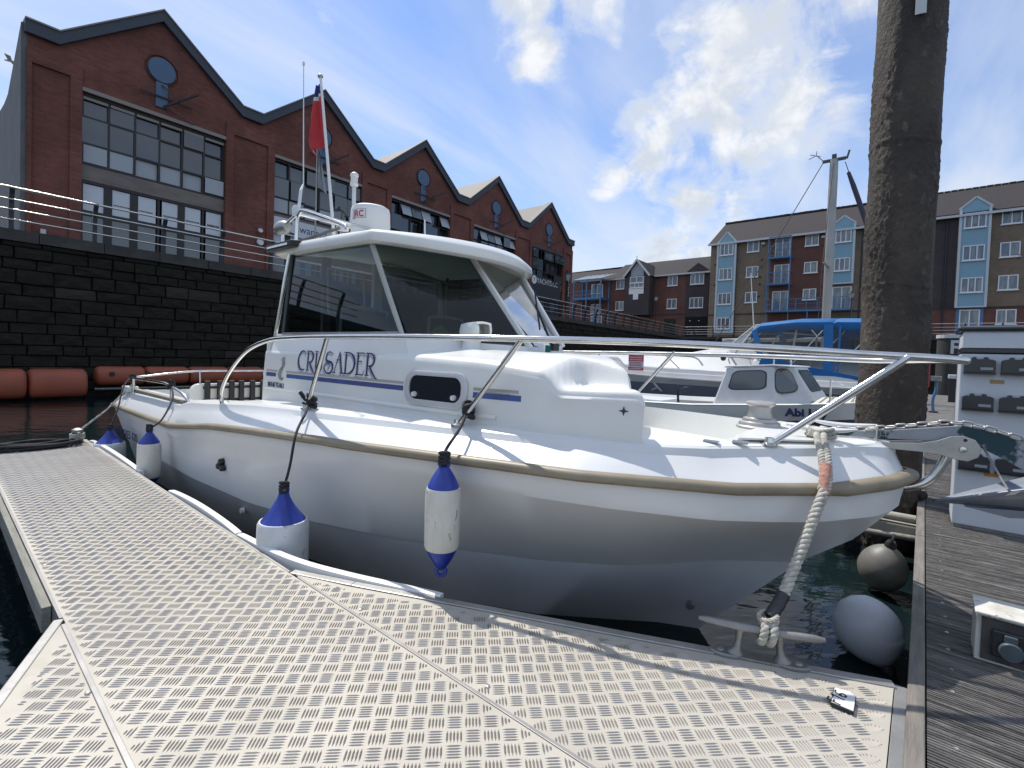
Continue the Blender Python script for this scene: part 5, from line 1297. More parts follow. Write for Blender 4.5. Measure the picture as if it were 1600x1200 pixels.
    # small sea-horse S emblem
    for k, wd in ((0, .022), (.020, .010), (-.018, .008)):
        stroke([(3.455 + k * .6, 1.290, .4), (3.475 + k, 1.275, .8), (3.462 + k, 1.25, 1), (3.470 + k * .5, 1.222, 1.1), (3.498 + k, 1.196, 1.2), (3.512 + k, 1.165, 1.2), (3.495 + k, 1.137, 1), (3.468 + k * .4, 1.132, .8), (3.452, 1.148, .5)], wd, M['silverink'], 'emblem', .0026)
    st = [(.925 + .021 * r_ * math.cos(R(a)), 1.142 + .021 * r_ * math.sin(R(a))) for a, r_ in zip(range(0, 360, 45), [1, .32] * 4)]
    q = MB(); q.add([(s, side_o(s, z) + .0022, z) for s, z in st] + [(.925, side_o(.925, 1.142) + .0022, 1.142)], [(i, (i + 1) % 8, 8) for i in range(8)]); q.build('star_decal', M['navyink'], boat, recalc=False)
    # portlight
    def rrect(s0, s1, z0, z1, r_, n=6):
        out = []
        for (cx, cz, a0) in ((s1 - r_, z1 - r_, 0), (s0 + r_, z1 - r_, 90), (s0 + r_, z0 + r_, 180), (s1 - r_, z0 + r_, 270)):
            for i in range(n + 1):
                a = R(a0 + 90 * i / n); out.append((cx + r_ * math.cos(a), cz + r_ * math.sin(a)))
        return out
    A_ = rrect(1.668, 2.11, 1.082, 1.262, .07); B_ = rrect(1.704, 2.074, 1.112, 1.236, .05)
    q = MB(); n = len(A_)
    q.loft([[(s, side_o(s, z) - .004, z) for s, z in A_], [(s, side_o(s, z) + .010, z) for s, z in A_], [(s, side_o(s, z) + .014, z) for s, z in rrect(1.678, 2.10, 1.09, 1.254, .065)], [(s, side_o(s, z) + .012, z) for s, z in B_], [(s, side_o(s, z) + .003, z) for s, z in B_]] , closed=True)
    pf = q.build('portlight', M['frame_al'], boat, smooth=40)
    q = MB(); q.add([(s, side_o(s, z) + .006, z) for s, z in B_], [tuple(range(n))]); q.build('pane', M['portglass'], pf)
    for s in (2.03, 1.75): MB().lathe([(.0005, .022), (.012, .021), (.014, .012), (.014, 0)], 12, (s, side_o(s, 1.135) + .002, 1.137), axis='y').build('latch', M['upvc'], pf)
    MB().box(1.42, 1.665, side_o(1.55, 1.18), side_o(1.55, 1.18) + .003, 1.1765, 1.179).build('seam', M['stripal'], boat)
trunk()

# ---------------------------------------------------------------- wheelhouse
def roof_sf(o): return 2.55 - .36 * (1 - min(1, abs(o) / .8) ** 2)
def wheelhouse():
    gz = lambda s: 2.05 + .040 * (s - 2.55) / 1.3
    # outline ring: starboard front corner -> aft -> port -> front
    ring = []
    for s in np.linspace(2.56, 3.74, 14): ring.append((s, .80))
    for a in np.linspace(0, 90, 6)[1:]: ring.append((3.74 + .12 * math.sin(R(a)), .68 + .12 * math.cos(R(a))))
    for o in np.linspace(.6, -.6, 9): ring.append((3.86, o))
    for a in np.linspace(0, 90, 6)[1:]: ring.append((3.74 + .12 * math.cos(R(a)), -.68 - .12 * math.sin(R(a))))
    for s in np.linspace(3.65, 2.56, 14): ring.append((s, -.80))
    for o in np.linspace(-.79, .79, 33): ring.append((roof_sf(o), o))
    ctr = (3.05, 0)
    def rz(s, o, base):
        fr = smooth01((s - roof_sf(o)) / .55); return base + .075 * (1 - (o / .8) ** 2) * fr
    rows = []
    for (k, dz, up) in ((.90, -.038, 0), (.965, -.042, 0), (.992, -.030, 0), (1.0, -.006, 0), (.995, .018, 0), (.975, .034, 0), (.93, .044, 1), (.8, .052, 1), (.6, .056, 1), (.4, .058, 1), (.2, .058, 1), (.03, .058, 1)):
        row = []
        for (s, o) in ring:
            s2 = ctr[0] + (s - ctr[0]) * k; o2 = o * k
            z = gz(s2) + dz
            if k >= .9 and not up:
                fr = 1 - smooth01((s - 2.2) / .42); z -= .022 * fr
            if up: z = rz(s2, o2, gz(s2) + dz)
            row.append((s2, o2, z))
        rows.append(row)
    m_ = MB().loft(rows, closed=True); m_.add(rows[-1], [tuple(range(len(ring)))]); rf = m_.build('wheelhouse_roof', M['gel'], boat, smooth=45)
    rows = []
    for k in (.905, .8, .6, .4, .2):
        rows.append([(ctr[0] + (s - ctr[0]) * k, o * k, gz(ctr[0] + (s - ctr[0]) * k) - .037 + .07 * (1 - (o * k / .8) ** 2) * smooth01((s - roof_sf(o) + .12 + (1 - k) * .6) / .7) - (.022 * (1 - smooth01((s - 2.2) / .42)) if k > .9 else 0)) for s, o in ring])
    m_ = MB().loft(rows, closed=True); m_.add(rows[-1], [tuple(range(len(ring)))]); m_.build('headlining', M['gel_cream'], boat, smooth=60)
    # coaming under the windows
    base = [(3.70, .845, 1.325), (2.4, .845, 1.325), (2.16, .80, 1.325), (2.02, .5, 1.335), (1.91, 0, 1.345), (2.02, -.5, 1.335), (2.16, -.80, 1.325), (2.4, -.845, 1.325), (3.70, -.845, 1.325)]
    up = [(3.68, .805, 1.458), (2.45, .805, 1.458), (2.215, .79, 1.448), (2.04, .42, 1.425), (1.935, 0, 1.415), (2.04, -.42, 1.425), (2.215, -.79, 1.448), (2.45, -.805, 1.458), (3.68, -.805, 1.458)]
    inn = [(s + (.03 if abs(o) < .8 else 0), o * .965, z - .002) for s, o, z in up]
    MB().loft([base, up, inn, [(s, o, z - .1) for s, o, z in inn]]).build('window_coaming', M['gel'], boat, smooth=30)
    # pillars
    for sg in (1, -1):
        MB().bar((2.235, sg * .79, 1.44), (2.63, sg * .735, 2.02), .022, .022).build('front_pillar', M['interior'], boat)
        MB().bar((3.60, sg * .79, 1.45), (3.585, sg * .745, 2.04), .03, .03).build('rear_pillar', M['interior_dk'], boat)
        MB().tube([(3.725, sg * .80, 1.44), (3.59, sg * .765, 2.06)], .0155, 10).build('support_tube', M['steel'], boat, smooth=60)
        sw = MB(); sw.add([(2.25, sg * .798, 1.462), (3.60, sg * .798, 1.462), (3.585, sg * .748, 2.035), (2.63, sg * .742, 2.02)], [(0, 1, 2, 3)]); sw.build('side_window', M['tint'], boat)
        MB().bar((2.26, sg * .80, 1.46), (3.60, sg * .80, 1.46), .02, .016).build('window_seal', M['galv_lt'], boat)
    MB().bar((1.925, .012, 1.40), (2.49, .012, 2.055), .05, .03, up=(0, 1, 0)).build('windscreen_mullion', M['gel'], boat, bevel=.008)
    for sg in (1, -1):
        q = MB(); q.add([(2.215, sg * .775, 1.452), (1.945, sg * .0, 1.420), (2.495, sg * .0, 2.06), (2.62, sg * .725, 2.025)], [(0, 1, 2, 3)]); q.build('windscreen', M['tint'] if sg == 1 else M['tint2'], boat)
    MB().bar((2.20, -.792, 1.44), (2.60, -.745, 2.02), .045, .03).build('front_trim', M['upvc'], boat, bevel=.006)
    # inside: rear frames, open door, helm seat, dash, green cloth, grab rail
    MB().box(3.58, 3.62, -.80, -.72, .35, 2.07).build('door_frame', M['interior'], boat); MB().box(3.58, 3.62, -.04, .04, .35, 2.09).build('door_frame', M['interior'], boat)
    MB().box(3.581, 3.619, -.718, -.042, 2.045, 2.10).build('door_frame', M['interior'], boat); MB().box(3.583, 3.617, -.718, -.042, 1.40, 1.46).build('door_frame', M['interior'], boat)
    q = MB(); q.add([(3.60, -.72, 1.46), (3.60, -.04, 1.46), (3.60, -.04, 2.045), (3.60, -.72, 2.045)], [(0, 1, 2, 3)]); q.build('rear_window', M['tint'], boat)
    MB().box(3.58, 3.62, .44, .50, .35, 2.07).build('door_frame', M['interior_dk'], boat)
    MB().box(2.32, 2.62, -.74, .74, 1.36, 1.42).build('dashboard', M['interior_dk'], boat, bevel=.02)
    MB().box(2.2, 3.6, -.80, .80, .33, .36).build('cabin_sole', M['interior_dk'], boat)
    for o in (-.42, .40):
        st = MB().box(3.18, 3.26, o - .20, o + .20, 1.10, 1.66); so = st.build('helm_seat_back', M['interior_dk'], boat, bevel=.04)
        MB().tube(spline([(3.17, o - .20, 1.1), (3.17, o - .20, 1.58), (3.17, o - .15, 1.66), (3.17, o + .15, 1.66), (3.17, o + .20, 1.58), (3.17, o + .20, 1.1)], 6), .012, 8).build('seat_piping', M['interior'], so, smooth=60)
        MB().box(2.85, 3.18, o - .20, o + .20, 1.02, 1.12).build('helm_seat', M['interior_dk'], boat, bevel=.03)
    gc = MB(); rr = []
    for i in range(9):
        row = []
        for j in range(17):
            u, v = i / 8 * 2 - 1, j / 16 * 2 - 1; k = max(0, 1 - u * u) * max(0, 1 - v * v) ** .7; row.append((2.47 + .10 * u, .25 + .25 * v, 1.425 + .085 * k * (1 + .35 * math.sin(7 * v + 3 * u) + .2 * math.sin(13 * v - 5 * u))))
        rr.append(row)
    gcl = gc.loft(rr).build('bundled_cloth', M['seatgreen'], None, smooth=60); gcl.location = BO; gcl.rotation_euler = (0, 0, R(90 - BAZ)); tag(gcl, 'crumpled lime green cloth on the dash behind the windscreen', 'cloth')
    w_ = MB().tube([(2.72, .38 + .16 * math.cos(a), 1.5 + .16 * math.sin(a)) for a in np.linspace(0, 2 * PI, 25)[:-1]], .013, 8, closed=True); w_.bar((2.72, .22, 1.5), (2.72, .54, 1.5), .02, .012); w_.bar((2.72, .38, 1.5), (2.5, .38, 1.40), .03, .03); w_.build('steering_wheel', M['black'], boat, smooth=60)
    MB().tube([(2.8, -.45, 2.0), (2.8, -.43, 1.965), (3.2, -.43, 1.975), (3.2, -.45, 2.01)], .012, 8).build('grab_rail', M['black'], boat)
    fr_ = MB(); a = [(3.5, .52, 1.98), (3.5, .20, 1.96), (3.5, .18, 1.66), (3.5, .50, 1.64)]
    for p, q in zip(a, a[1:] + a[:1]): fr_.bar(p, q, .014, .014)
    fr_.build('shelf_frame', M['interior'], boat)
    # nav light, wiper, chrome hood vent
    MB().box(1.845, 1.905, -.10, -.035, 1.375, 1.437).build('navigation_light', M['upvc'], boat, bevel=.006); MB().box(1.838, 1.86, -.092, -.043, 1.385, 1.428).build('navigation_lens', M['lampgreen'], boat)
    wp = MB().bar((1.98, -.32, 1.43), (2.22, -.43, 1.74), .012, .012); wp.bar((2.08, -.30, 1.55), (2.30, -.52, 1.86), .010, .014); wp.box(1.95, 1.99, -.36, -.29, 1.40, 1.45); wp.build('wiper', M['iron'], boat)
    v = MB().lathe([(.066, 1.36), (.06, 1.375), (.056, 1.39), (.052, 1.43), (.058, 1.438)], 24, (2.0, .475, 0)); vo = v.build('vent_base', M['gel'], boat, smooth=40)
    def hoodrow(x, k, zc): return [(2.0 + x, .455 + .062 * k * math.cos(a) * (1 / max(abs(math.cos(a)), abs(math.sin(a)))) ** .65, zc + .047 * k * math.sin(a) * (1 / max(abs(math.cos(a)), abs(math.sin(a)))) ** .65) for a in np.linspace(0, 2 * PI, 25)[:-1]]
    hd = MB(); rr = [hoodrow(.085, .35, 1.48), hoodrow(.08, .8, 1.482), hoodrow(.06, .97, 1.487), hoodrow(.02, 1.02, 1.491), hoodrow(-.04, 1.06, 1.493), hoodrow(-.075, 1.06, 1.493), hoodrow(-.082, .98, 1.493), hoodrow(-.076, .80, 1.493), hoodrow(-.03, .76, 1.493)]
    # hood turned so that its mouth looks forward and to starboard
    ca, sa = math.cos(R(-6)), math.sin(R(-6))
    rr = [[(2.0 + (x - 2.0) * ca - (y - .455) * sa, .455 + (x - 2.0) * sa + (y - .455) * ca, z) for x, y, z in r_] for r_ in rr]
    hd.loft(rr, closed=True); hd.add(rr[0], [tuple(range(24))]); ho = hd.build('vent_hood', M['gel'], boat, smooth=50)
    l_ = MB(); l_.loft([[p for p in rr[7]], [p for p in rr[8]]], closed=True); l_.add(rr[8], [tuple(range(24))]); l_.build('vent_mouth', M['steel'], ho)
wheelhouse()

def roof_gear():
    # radar dome with its lettering
    r_ = MB().lathe([(.135, 2.16), (.152, 2.17), (.154, 2.215), (.148, 2.222), (.149, 2.30), (.149, 2.33), (.156, 2.345), (.151, 2.46), (.145, 2.485), (.125, 2.497), (.06, 2.505), (.0005, 2.506)], 40, (3.42, .205, 0)); rd = r_.build('radar_dome', M['radome'], boat, smooth=40)
    # label plate wrapped on the dome's side, facing aft and outboard
    cx, cy, rr = 3.42, .205, .1545; a0 = math.atan2((HC * 0 - 0), 1)
    P = (Vector((0, 0, 0)) - BO); cs = P.dot(Vector((math.sin(R(BAZ)), math.cos(R(BAZ)), 0))); co = P.dot(Vector((-math.cos(R(BAZ)), math.sin(R(BAZ)), 0)))
    av = math.atan2(co - cy, cs - cx) - R(36)
    def wrap(u, v, off): a = av + u / rr; return (cx + (rr + off) * math.cos(a), cy + (rr + off) * math.sin(a), v)
    q = MB(); n = 8; q.loft([[wrap(-.062 + .124 * i / n, z, .0015) for i in range(n + 1)] for z in (2.375, 2.445)]); q.build('radar_label', M['greysticker'], rd, recalc=False)
    q = MB(); q.loft([[wrap(-.058 + .116 * i / n, z, .0028) for i in range(n + 1)] for z in (2.379, 2.441)]); q.build('radar_label', M['upvc'], rd, recalc=False)
    t_ = text('JRC', 'radar_lettering', .068, M['redink'], rd, (0, 0, 0), (0, 0, 0), ext=0, off=.002)
    xs = [v.co.x for v in t_.data.vertices]; w_ = max(xs)
    for v in t_.data.vertices: v.co = Vector(wrap((v.co.x - w_ / 2) * .86, 2.386 + v.co.y, .0042))
    # tube frame at the aft end of the roof
    st = M['steel']
    for o in (.72, -.1):
        MB().tube(spline([(3.60, o, 2.10), (3.585, o, 2.28), (3.56, o, 2.345), (3.46, o, 2.35), (2.98, o, 2.185), (2.94, o, 2.15)], 6), .0135, 10).build('roof_rail', st, boat, smooth=60)
    MB().tube([(3.56, .72, 2.345), (3.56, -.1, 2.345)], .0135, 10).build('roof_rail', st, boat, smooth=60)
    MB().tube([(3.30, .72, 2.297), (3.30, -.1, 2.297)], .010, 8).build('roof_rail', st, boat, smooth=60)
    MB().tube(spline([(3.80, .72, 2.10), (3.80, .72, 2.25), (3.78, .72, 2.285), (3.60, .72, 2.345)], 6), .0125, 10).build('roof_rail', st, boat, smooth=60)
    MB().tube([(3.50, .735, 2.135), (3.0, .735, 2.16)], .011, 8).build('hand_rail', M['teak'], boat)
    MB().prism([(3.82, .70), (3.44, .70), (3.40, .745), (3.40, .80), (3.44, .845), (3.82, .845)], 2.072, 2.118, 'xy').build('mount_block', M['black'], boat, bevel=.006)
    MB().box(3.47, 3.78, .846, .850, 2.085, 2.10).build('mount_plate', M['steel'], boat)
    l_ = MB().lathe([(.0005, -.075), (.035, -.07), (.05, -.03), (.055, .02), (.05, .055), (.03, .06), (.0005, .06)], 16, (3.80, .72, 2.275), axis='x'); l_.build('spot_lamp', M['galv_lt'], boat, smooth=50)
    MB().lathe([(.03, 2.285), (.032, 2.34), (.02, 2.36), (.0005, 2.36)], 12, (3.60, .72, .05)).build('antenna_mount', M['upvc'], boat, smooth=40)
    a = MB().tube([(3.61, .70, 2.38), (3.66, .66, 2.55), (3.70, .62, 2.62), (3.775, .60, 3.55)], [.012, .012, .005, .0035], 8); a.lathe([(.009, 3.55), (.009, 3.575), (.0005, 3.58)], 8, (3.775, .60, 0)); a.build('whip_antenna', M['upvc'], boat)
    MB().tube([(3.10, -.1, 2.13), (3.12, -.1, 2.43)], .0055, 8).build('short_antenna', M['upvc'], boat)
    MB().tube([(3.83, .09, 2.1), (3.84, .09, 2.78)], .017, 10).build('light_mast', M['upvc'], boat, smooth=60)
    MB().lathe([(.03, 2.781), (.036, 2.79), (.036, 2.80), (.03, 2.805), (.03, 2.86), (.036, 2.865), (.034, 2.885), (.012, 2.90), (.0005, 2.90)], 14, (3.84, .09, 0)).build('masthead_light', M['radome'], boat, smooth=40)
    MB().lathe([(.05, 2.345), (.045, 2.37), (.02, 2.385), (.0005, 2.385)], 14, (3.42, .45, -.08)).build('gps_mushroom', M['oldwhite'], boat, smooth=40)
roof_gear()

def rails():
    st = M['steel']
    def path(sg):
        return [(3.91, sg * 1.085, .925), (3.905, sg * 1.095, 1.03), (3.74, sg * 1.105, 1.178), (3.49, sg * 1.10, 1.325), (3.17, sg * 1.10, 1.400), (2.845, sg * 1.10, 1.418), (2.43, sg * 1.09, 1.424), (1.9, sg * 1.035, 1.427), (1.32, sg * .885, 1.427), (.86, sg * .705, 1.424), (.45, sg * .475, 1.415), (.16, sg * .25, 1.405), (-.04, sg * .13, 1.398), (-.12, sg * .06, 1.394)]
    full = path(1) + [(-.142, 0, 1.392)] + [(a, b, c - (.020 if a < 2.5 else .012 if a < 3.0 else 0) * min(1, max(0, (a + .12) / .3))) for a, b, c in path(-1)[::-1]]
    MB().tube(spline(full, 8), .0145, 12).build('pulpit_rail', st, boat, smooth=60)
    for sg in (1, -1):
        for a, b in (((.45, sg * .355, 1.03), (.03, sg * .185, 1.398)), ((1.68, sg * .89, 1.01), (1.32, sg * .885, 1.42)), ((2.78, sg * 1.05, .995), (2.50, sg * 1.093, 1.415))):
            MB().tube([a, b], .0125, 10).build('stanchion', st, boat, smooth=60)
            MB().lathe([(.034, 0), (.034, .006), (.018, .012), (.016, .03)], 14, (a[0], a[1], I(DK_Z, a[0]) + .013)).build('stanchion_foot', st, boat, smooth=40)
        MB().lathe([(.03, 0), (.03, .006), (.018, .012)], 12, (3.905, sg * 1.07, I(DK_Z, 3.905) + .013)).build('stanchion_foot', st, boat)
        p = [(4.68, sg * 1.05, .865), (4.82, sg * 1.06, .94), (5.12, sg * 1.08, 1.0), (5.4, sg * 1.08, 1.006), (6.25, sg * 1.06, .992), (6.42, sg * 1.02, .992)] + ([(6.46, .9, 1.0), (6.47, .45, 1.05), (6.47, 0, 1.056), (6.47, -.9, 1.056)] if sg == 1 else [(6.46, -.9, 1.05)])
        MB().tube(spline(p, 6), .0125, 10).build('stern_rail', st, boat, smooth=60)
        for s in (5.05, 6.20): MB().tube([(s, sg * 1.07, .85), (s, sg * 1.07, .99)], .014, 8).build('stern_post', st, boat, smooth=60)
    for o in (.38, -.35): MB().tube([(6.44, o, .90), (6.46, o, 1.05)], .011, 8).build('stern_post', st, boat, smooth=60)
rails()

def foredeck_gear():
    w_ = MB().lathe([(.105, 1.04), (.105, 1.05), (.095, 1.056), (.09, 1.07), (.078, 1.075), (.075, 1.088), (.058, 1.094), (.050, 1.12), (.050, 1.145), (.066, 1.158), (.068, 1.166), (.05, 1.172), (.0005, 1.172)], 28, (.585, -.10, 0)); w_.build('windlass', M['galv_lt'], boat, smooth=35)
    MB().lathe([(.05, 1.052), (.05, 1.06), (.03, 1.066), (.0005, 1.066)], 16, (.47, -.25, 0)).build('deck_fitting', M['gel'], boat, smooth=40)
    for o, s in ((.14, .30), (-.16, .25)):
        c_ = MB(); n = 13; pts = [(s + .125 * (-1 + 2 * i / (n - 1)), o + .02 * (-1 + 2 * i / (n - 1)), 1.088 + .014 * (-1 + 2 * i / (n - 1)) ** 2) for i in range(n)]
        c_.tube(pts, [.004 + .012 * (1 - abs(-1 + 2 * i / (n - 1)) ** 3) for i in range(n)], 10, flat=.7); c_.box(s - .05, s + .05, o - .02, o + .02, 1.046, 1.056); c_.box(s - .04, s - .018, o - .012, o + .012, 1.055, 1.085); c_.box(s + .018, s + .04, o - .012, o + .012, 1.055, 1.085)
        c_.build('bow_cleat', M['oldwhite'], boat, smooth=40)
    # bow roller
    P = [(.255, 1.030), (.255, 1.048), (.10, 1.052), (-.02, 1.066), (-.07, 1.082), (-.11, 1.104), (-.145, 1.110), (-.178, 1.098), (-.196, 1.068), (-.188, 1.035), (-.160, 1.016), (-.125, 1.018), (-.09, 1.028), (-.02, 1.032), (.10, 1.030)]
    for o in (.038, -.042): MB().prism(P, o, o + .005).build('roller_cheek', M['galv_lt'], boat, bevel=.0015)
    MB().prism([(.25, 1.045), (.25, 1.049), (-.10, 1.036), (-.10, 1.031)], -.036, .037).build('roller_tray', M['galv_lt'], boat)
    MB().lathe([(.026, -.036), (.018, -.012), (.018, .012), (.026, .036)], 18, (-.145, 0, 1.06), axis='y').build('roller_wheel', M['black'], boat, smooth=40)
    MB().lathe([(.0005, .055), (.010, .054), (.013, .048), (.013, .0431)], 10, (-.145, 0, 1.06), axis='y').build('roller_bolt', M['steel'], boat)
    MB().lathe([(.006, .0432), (.006, .0436), (.0005, .0436)], 10, (-.150, 0, 1.094), axis='y').build('pin_hole', M['iron'], boat)
    MB().tube(spline([(-.105, 0, 1.03), (-.098, 0, 1.005), (-.085, 0, .97), (-.062, 0, .928), (-.03, 0, .898), (.02, 0, .878)], 6), .018, 12).build('stem_brace', M['steel'], boat, smooth=60)
    MB().tube([(.12, .03, 1.05), (.12, .03, 1.115)], .007, 8).build('roller_pin', M['steel'], boat)
foredeck_gear()

# ---------------------------------------------------------------- anchor, chain
def brot(): return R(90 - BAZ)
def anchor():
    t = thing('plough_anchor', 'big worn galvanised plough anchor hanging from the bow roller', 'anchor', bw(-.1, 0, 1.0), brot())
    D = lambda s, z: (s + .1, z - 1.0)
    P = [(.29, 1.056), (.28, 1.076), (.10, 1.098), (-.024, 1.122), (-.144, 1.146), (-.24, 1.130), (-.33, 1.105), (-.43, 1.06), (-.50, 1.0), (-.50, .93), (-.43, .955), (-.33, .99), (-.26, 1.035), (-.18, 1.076), (-.06, 1.074), (.08, 1.066)]
    MB().prism([D(*p) for p in P], -.009, .009).build('shank', M['anchor'], t, bevel=.003)
    tip = (-.075, .0, .838); rows = []
    for i in range(13):
        f_ = i / 12; s = -.075 - .40 * f_; w_ = .005 + .165 * f_ ** .9
        keel = .836 + .035 * f_; rim = .838 + .20 * f_ ** .95
        rows.append([(s + .1 - .03 * f_, -w_, rim - 1), (s + .1, -w_ * .5, (rim + keel) / 2 - .012 * f_ - 1), (s + .1 + .01, 0, keel - 1), (s + .1, w_ * .5, (rim + keel) / 2 - .012 * f_ - 1), (s + .1 - .03 * f_, w_, rim - 1)])
    fl = MB(); fl.loft(rows); o = fl.build('fluke', M['anchorf'], t, smooth=25); sd_ = o.modifiers.new('plate', 'SOLIDIFY'); sd_.thickness = .008
    MB().prism([D(-.31, .93), D(-.47, .93), D(-.47, 1.0), D(-.42, .99)], -.02, .02).build('fluke_web', M['anchorf'], t)
    MB().prism([D(-.16, .842), D(-.34, .862), D(-.34, .838), D(-.28, .826)], -.022, .022).build('tip_ballast', M['anchorf'], t)
    MB().tube(spline([(-.098, .012, .08), (-.115, .02, .045), (-.14, .05, -.01), (-.165, .09, -.06)], 6), .004, 6).build('trip_line', M['galv'], t)
    text('WELDING', 'shank_lettering', .034, M['greysticker'], t, (.262, .0095, .078), (R(90), R(3), R(180)), ext=.0004)
    for f_, (v0, v1) in ((.44, (.60, .93)), (.60, (.72, .97))):
        q = MB(); pts = []
        for (df, v) in ((0, v0), (.055, v0 + .02), (.075, v1), (.02, v1 - .02)):
            i_ = (f_ + df) * 12; i0 = int(i_); r_ = [Vector(rows[i0][k]).lerp(Vector(rows[i0 + 1][k]), i_ - i0) for k in (3, 4)]; p_ = r_[0].lerp(r_[1], v); pts.append(p_ + Vector((0, .010, .003)))
        q.add(pts, [(0, 1, 2, 3)]); q.build('fluke_label', M['whiteplastic'], t)
    def chain():
        c_ = thing('anchor_chain', 'grey galvanised chain lying along the anchor shank over the bow', 'chain', bw(.3, .03, 1.08), brot())
        L, W_, r_ = .042, .026, .0042; pts = []
        for k in range(20):
            a = 2 * PI * k / 20; x = (W_ / 2 - r_) * math.cos(a); y = (W_ / 2 - r_) * math.sin(a)
            pts.append((y + (L / 2 - W_ / 2) * (1 if y > 0 else -1), x, 0))
        me = MB().tube(pts, r_, 7, closed=True).mesh('link', M['galv_lt'], 60)
        path = spline([(.40, -.02, 1.075), (.30, .02, 1.082), (.16, .022, 1.098), (.0, .02, 1.132), (-.14, .018, 1.155), (-.30, .018, 1.118), (-.44, .02, 1.065), (-.52, .02, 1.02)], 30)
        acc = 0; last = Vector(path[0]); step = .0335; i = 0
        for p, q_ in zip(path[:-1], path[1:]):
            acc += (Vector(q_) - Vector(p)).length
            if acc >= step:
                acc -= step; d = (Vector(q_) - Vector(p)).normalized(); m_ = inst(me, 'link', c_, (q_[0] - .3, q_[1] - .03, q_[2] - 1.08))
                m_.rotation_euler = d.to_track_quat('X', 'Z').to_euler(); m_.rotation_euler.rotate_axis('X', R(20 if i % 2 else 110)); i += 1
    chain()
anchor()

# ---------------------------------------------------------------- fenders and their lines
def lashing(pos, label, tail=True):
    k = MB(); rnd = random.Random(int(pos[0] * 100))
    for i in range(6):
        a = np.linspace(0, 2 * PI, 14)[:-1]; ph = rnd.uniform(0, 6)
        k.tube([Vector(pos) + Vector((.024 * math.cos(x), .024 * math.sin(x), .014 * math.sin(x + ph) + .010 * (i - 2.5))) for x in a], .0085, 6, closed=True)
    if tail:
        k.tube(spline([Vector(pos) + Vector(v) for v in ((-.01, 0, 0), (-.035, -.01, .005), (-.05, -.012, .03), (-.066, -.01, .05))], 5), [.008] * 8 + [.012] * 8, 6)
        k.tube(spline([Vector(pos) + Vector(v) for v in ((0, 0, -.01), (-.03, 0, -.02), (-.055, 0, -.012))], 5), .008, 6)
    o = k.build('lashing', M['blackrope'], None, smooth=60); tag(o, label, 'rope')
def tube_fender(label, top, r, L, ends, rope, m_, capk=1.0, bell=False):
    """blue-ended fender hanging from its line; top = world point of the upper eye"""
    t = thing('hull_fender', label, 'fender', top, 0, 'blue and white fenders along the hull')
    ce = ends * capk
    b = MB().lathe([(r * .93, -ends), (r * .985, -ends - .012), (r, -ends - .05), (r * 1.0, -L / 2), (r, -L + ends + .05), (r * .985, -L + ends + .012), (r * .93, -L + ends)], 32); b.build('body', m_, t, smooth=50)
    for sg in (0, 1):
        pr = []
        for f_ in np.linspace(0, 1, 9):
            rr = r * (.94 * ((1 - f_) ** 1.25 if bell else 1 - f_ ** 1.3) + .20 * f_ ** 1.2); z = -ends + ends * f_ - .01
            pr.append((rr, z if not sg else -L - z))
        pr.append((.0005, pr[-1][1] + (.004 if not sg else -.004)))
        c_ = MB().lathe(pr, 24)
        q = []
        for (x, y, z) in c_.v:       # ribs gathered to the eye
            a = math.atan2(y, x); h_ = (z + ends) / ends if not sg else (-L - z + ends) / ends; k = 1 + .10 * max(0, h_) * math.cos(a * 6); q.append((x * k, y * k, z))
        c_.v = q; c_.build('blue_end', M['blue'], t, smooth=40)
        z = -.012 if not sg else -L + .012
        MB().tube([(.020 * math.cos(a), 0, z + (.012 if not sg else -.012) + .020 * math.sin(a)) for a in np.linspace(0, 2 * PI, 14)[:-1]], .008, 6, closed=True).build('eye', M['blue'], t)
    kn = MB()
    for i in range(4): kn.tube([(.020 * math.cos(x), .020 * math.sin(x) * .8, .006 + .012 * i + .006 * math.sin(x + i)) for x in np.linspace(0, 2 * PI, 12)[:-1]], .0075, 6, closed=True)
    kn.build('knot', M['blackrope'], t, smooth=60)
    T = Vector(top); MB().tube([Vector(p) - T for p in spline([T + Vector((0, 0, .02))] + rope, 6)], .0072, 8).build('line', M['blackrope'], t, smooth=60)
tube_fender('slim scuffed fender with blue ends hanging clear below the portlight', bw(1.515, 1.125, .895), .074, .455, .10, [bw(1.53, 1.10, .95), bw(1.57, .985, 1.02), bw(1.62, .895, 1.075)], M['fwhite'])
tube_fender('fat fender with blue top wedged between hull and white edge strip', bw(2.455, 1.335, .63), .122, .62, .145, [bw(2.47, 1.30, .75), bw(2.52, 1.245, .905), bw(2.66, 1.12, .99), bw(2.75, 1.05, 1.04)], M['fclean'], bell=True)
tube_fender('grubby white fender with blue ends hanging at the stern quarter', bw(4.68, 1.325, .665), .080, .47, .10, [bw(4.70, 1.24, .74), bw(4.85, 1.12, .90), bw(5.03, 1.085, .995)], M['fwhite'])
tube_fender('pale blue topped fender furthest aft, partly behind the finger edge', bw(5.95, 1.31, .52), .125, .55, .125, [bw(6.05, 1.23, .70), bw(6.22, 1.15, .90), bw(6.33, 1.07, .985)], M['fclean'], bell=True)
lashing(bw(2.74, 1.04, 1.05), 'black rope lashing with loose tail on the middle stanchion above the fat fender')
lashing(bw(1.625, .875, 1.09), 'black rope knot on the stanchion below the portlight', False)
lashing(bw(5.05, 1.075, 1.0), 'black rope lashing on the stern rail post', False)
lashing(bw(6.40, 1.03, .985), 'black rope bunch at the aft corner of the stern rail', False)
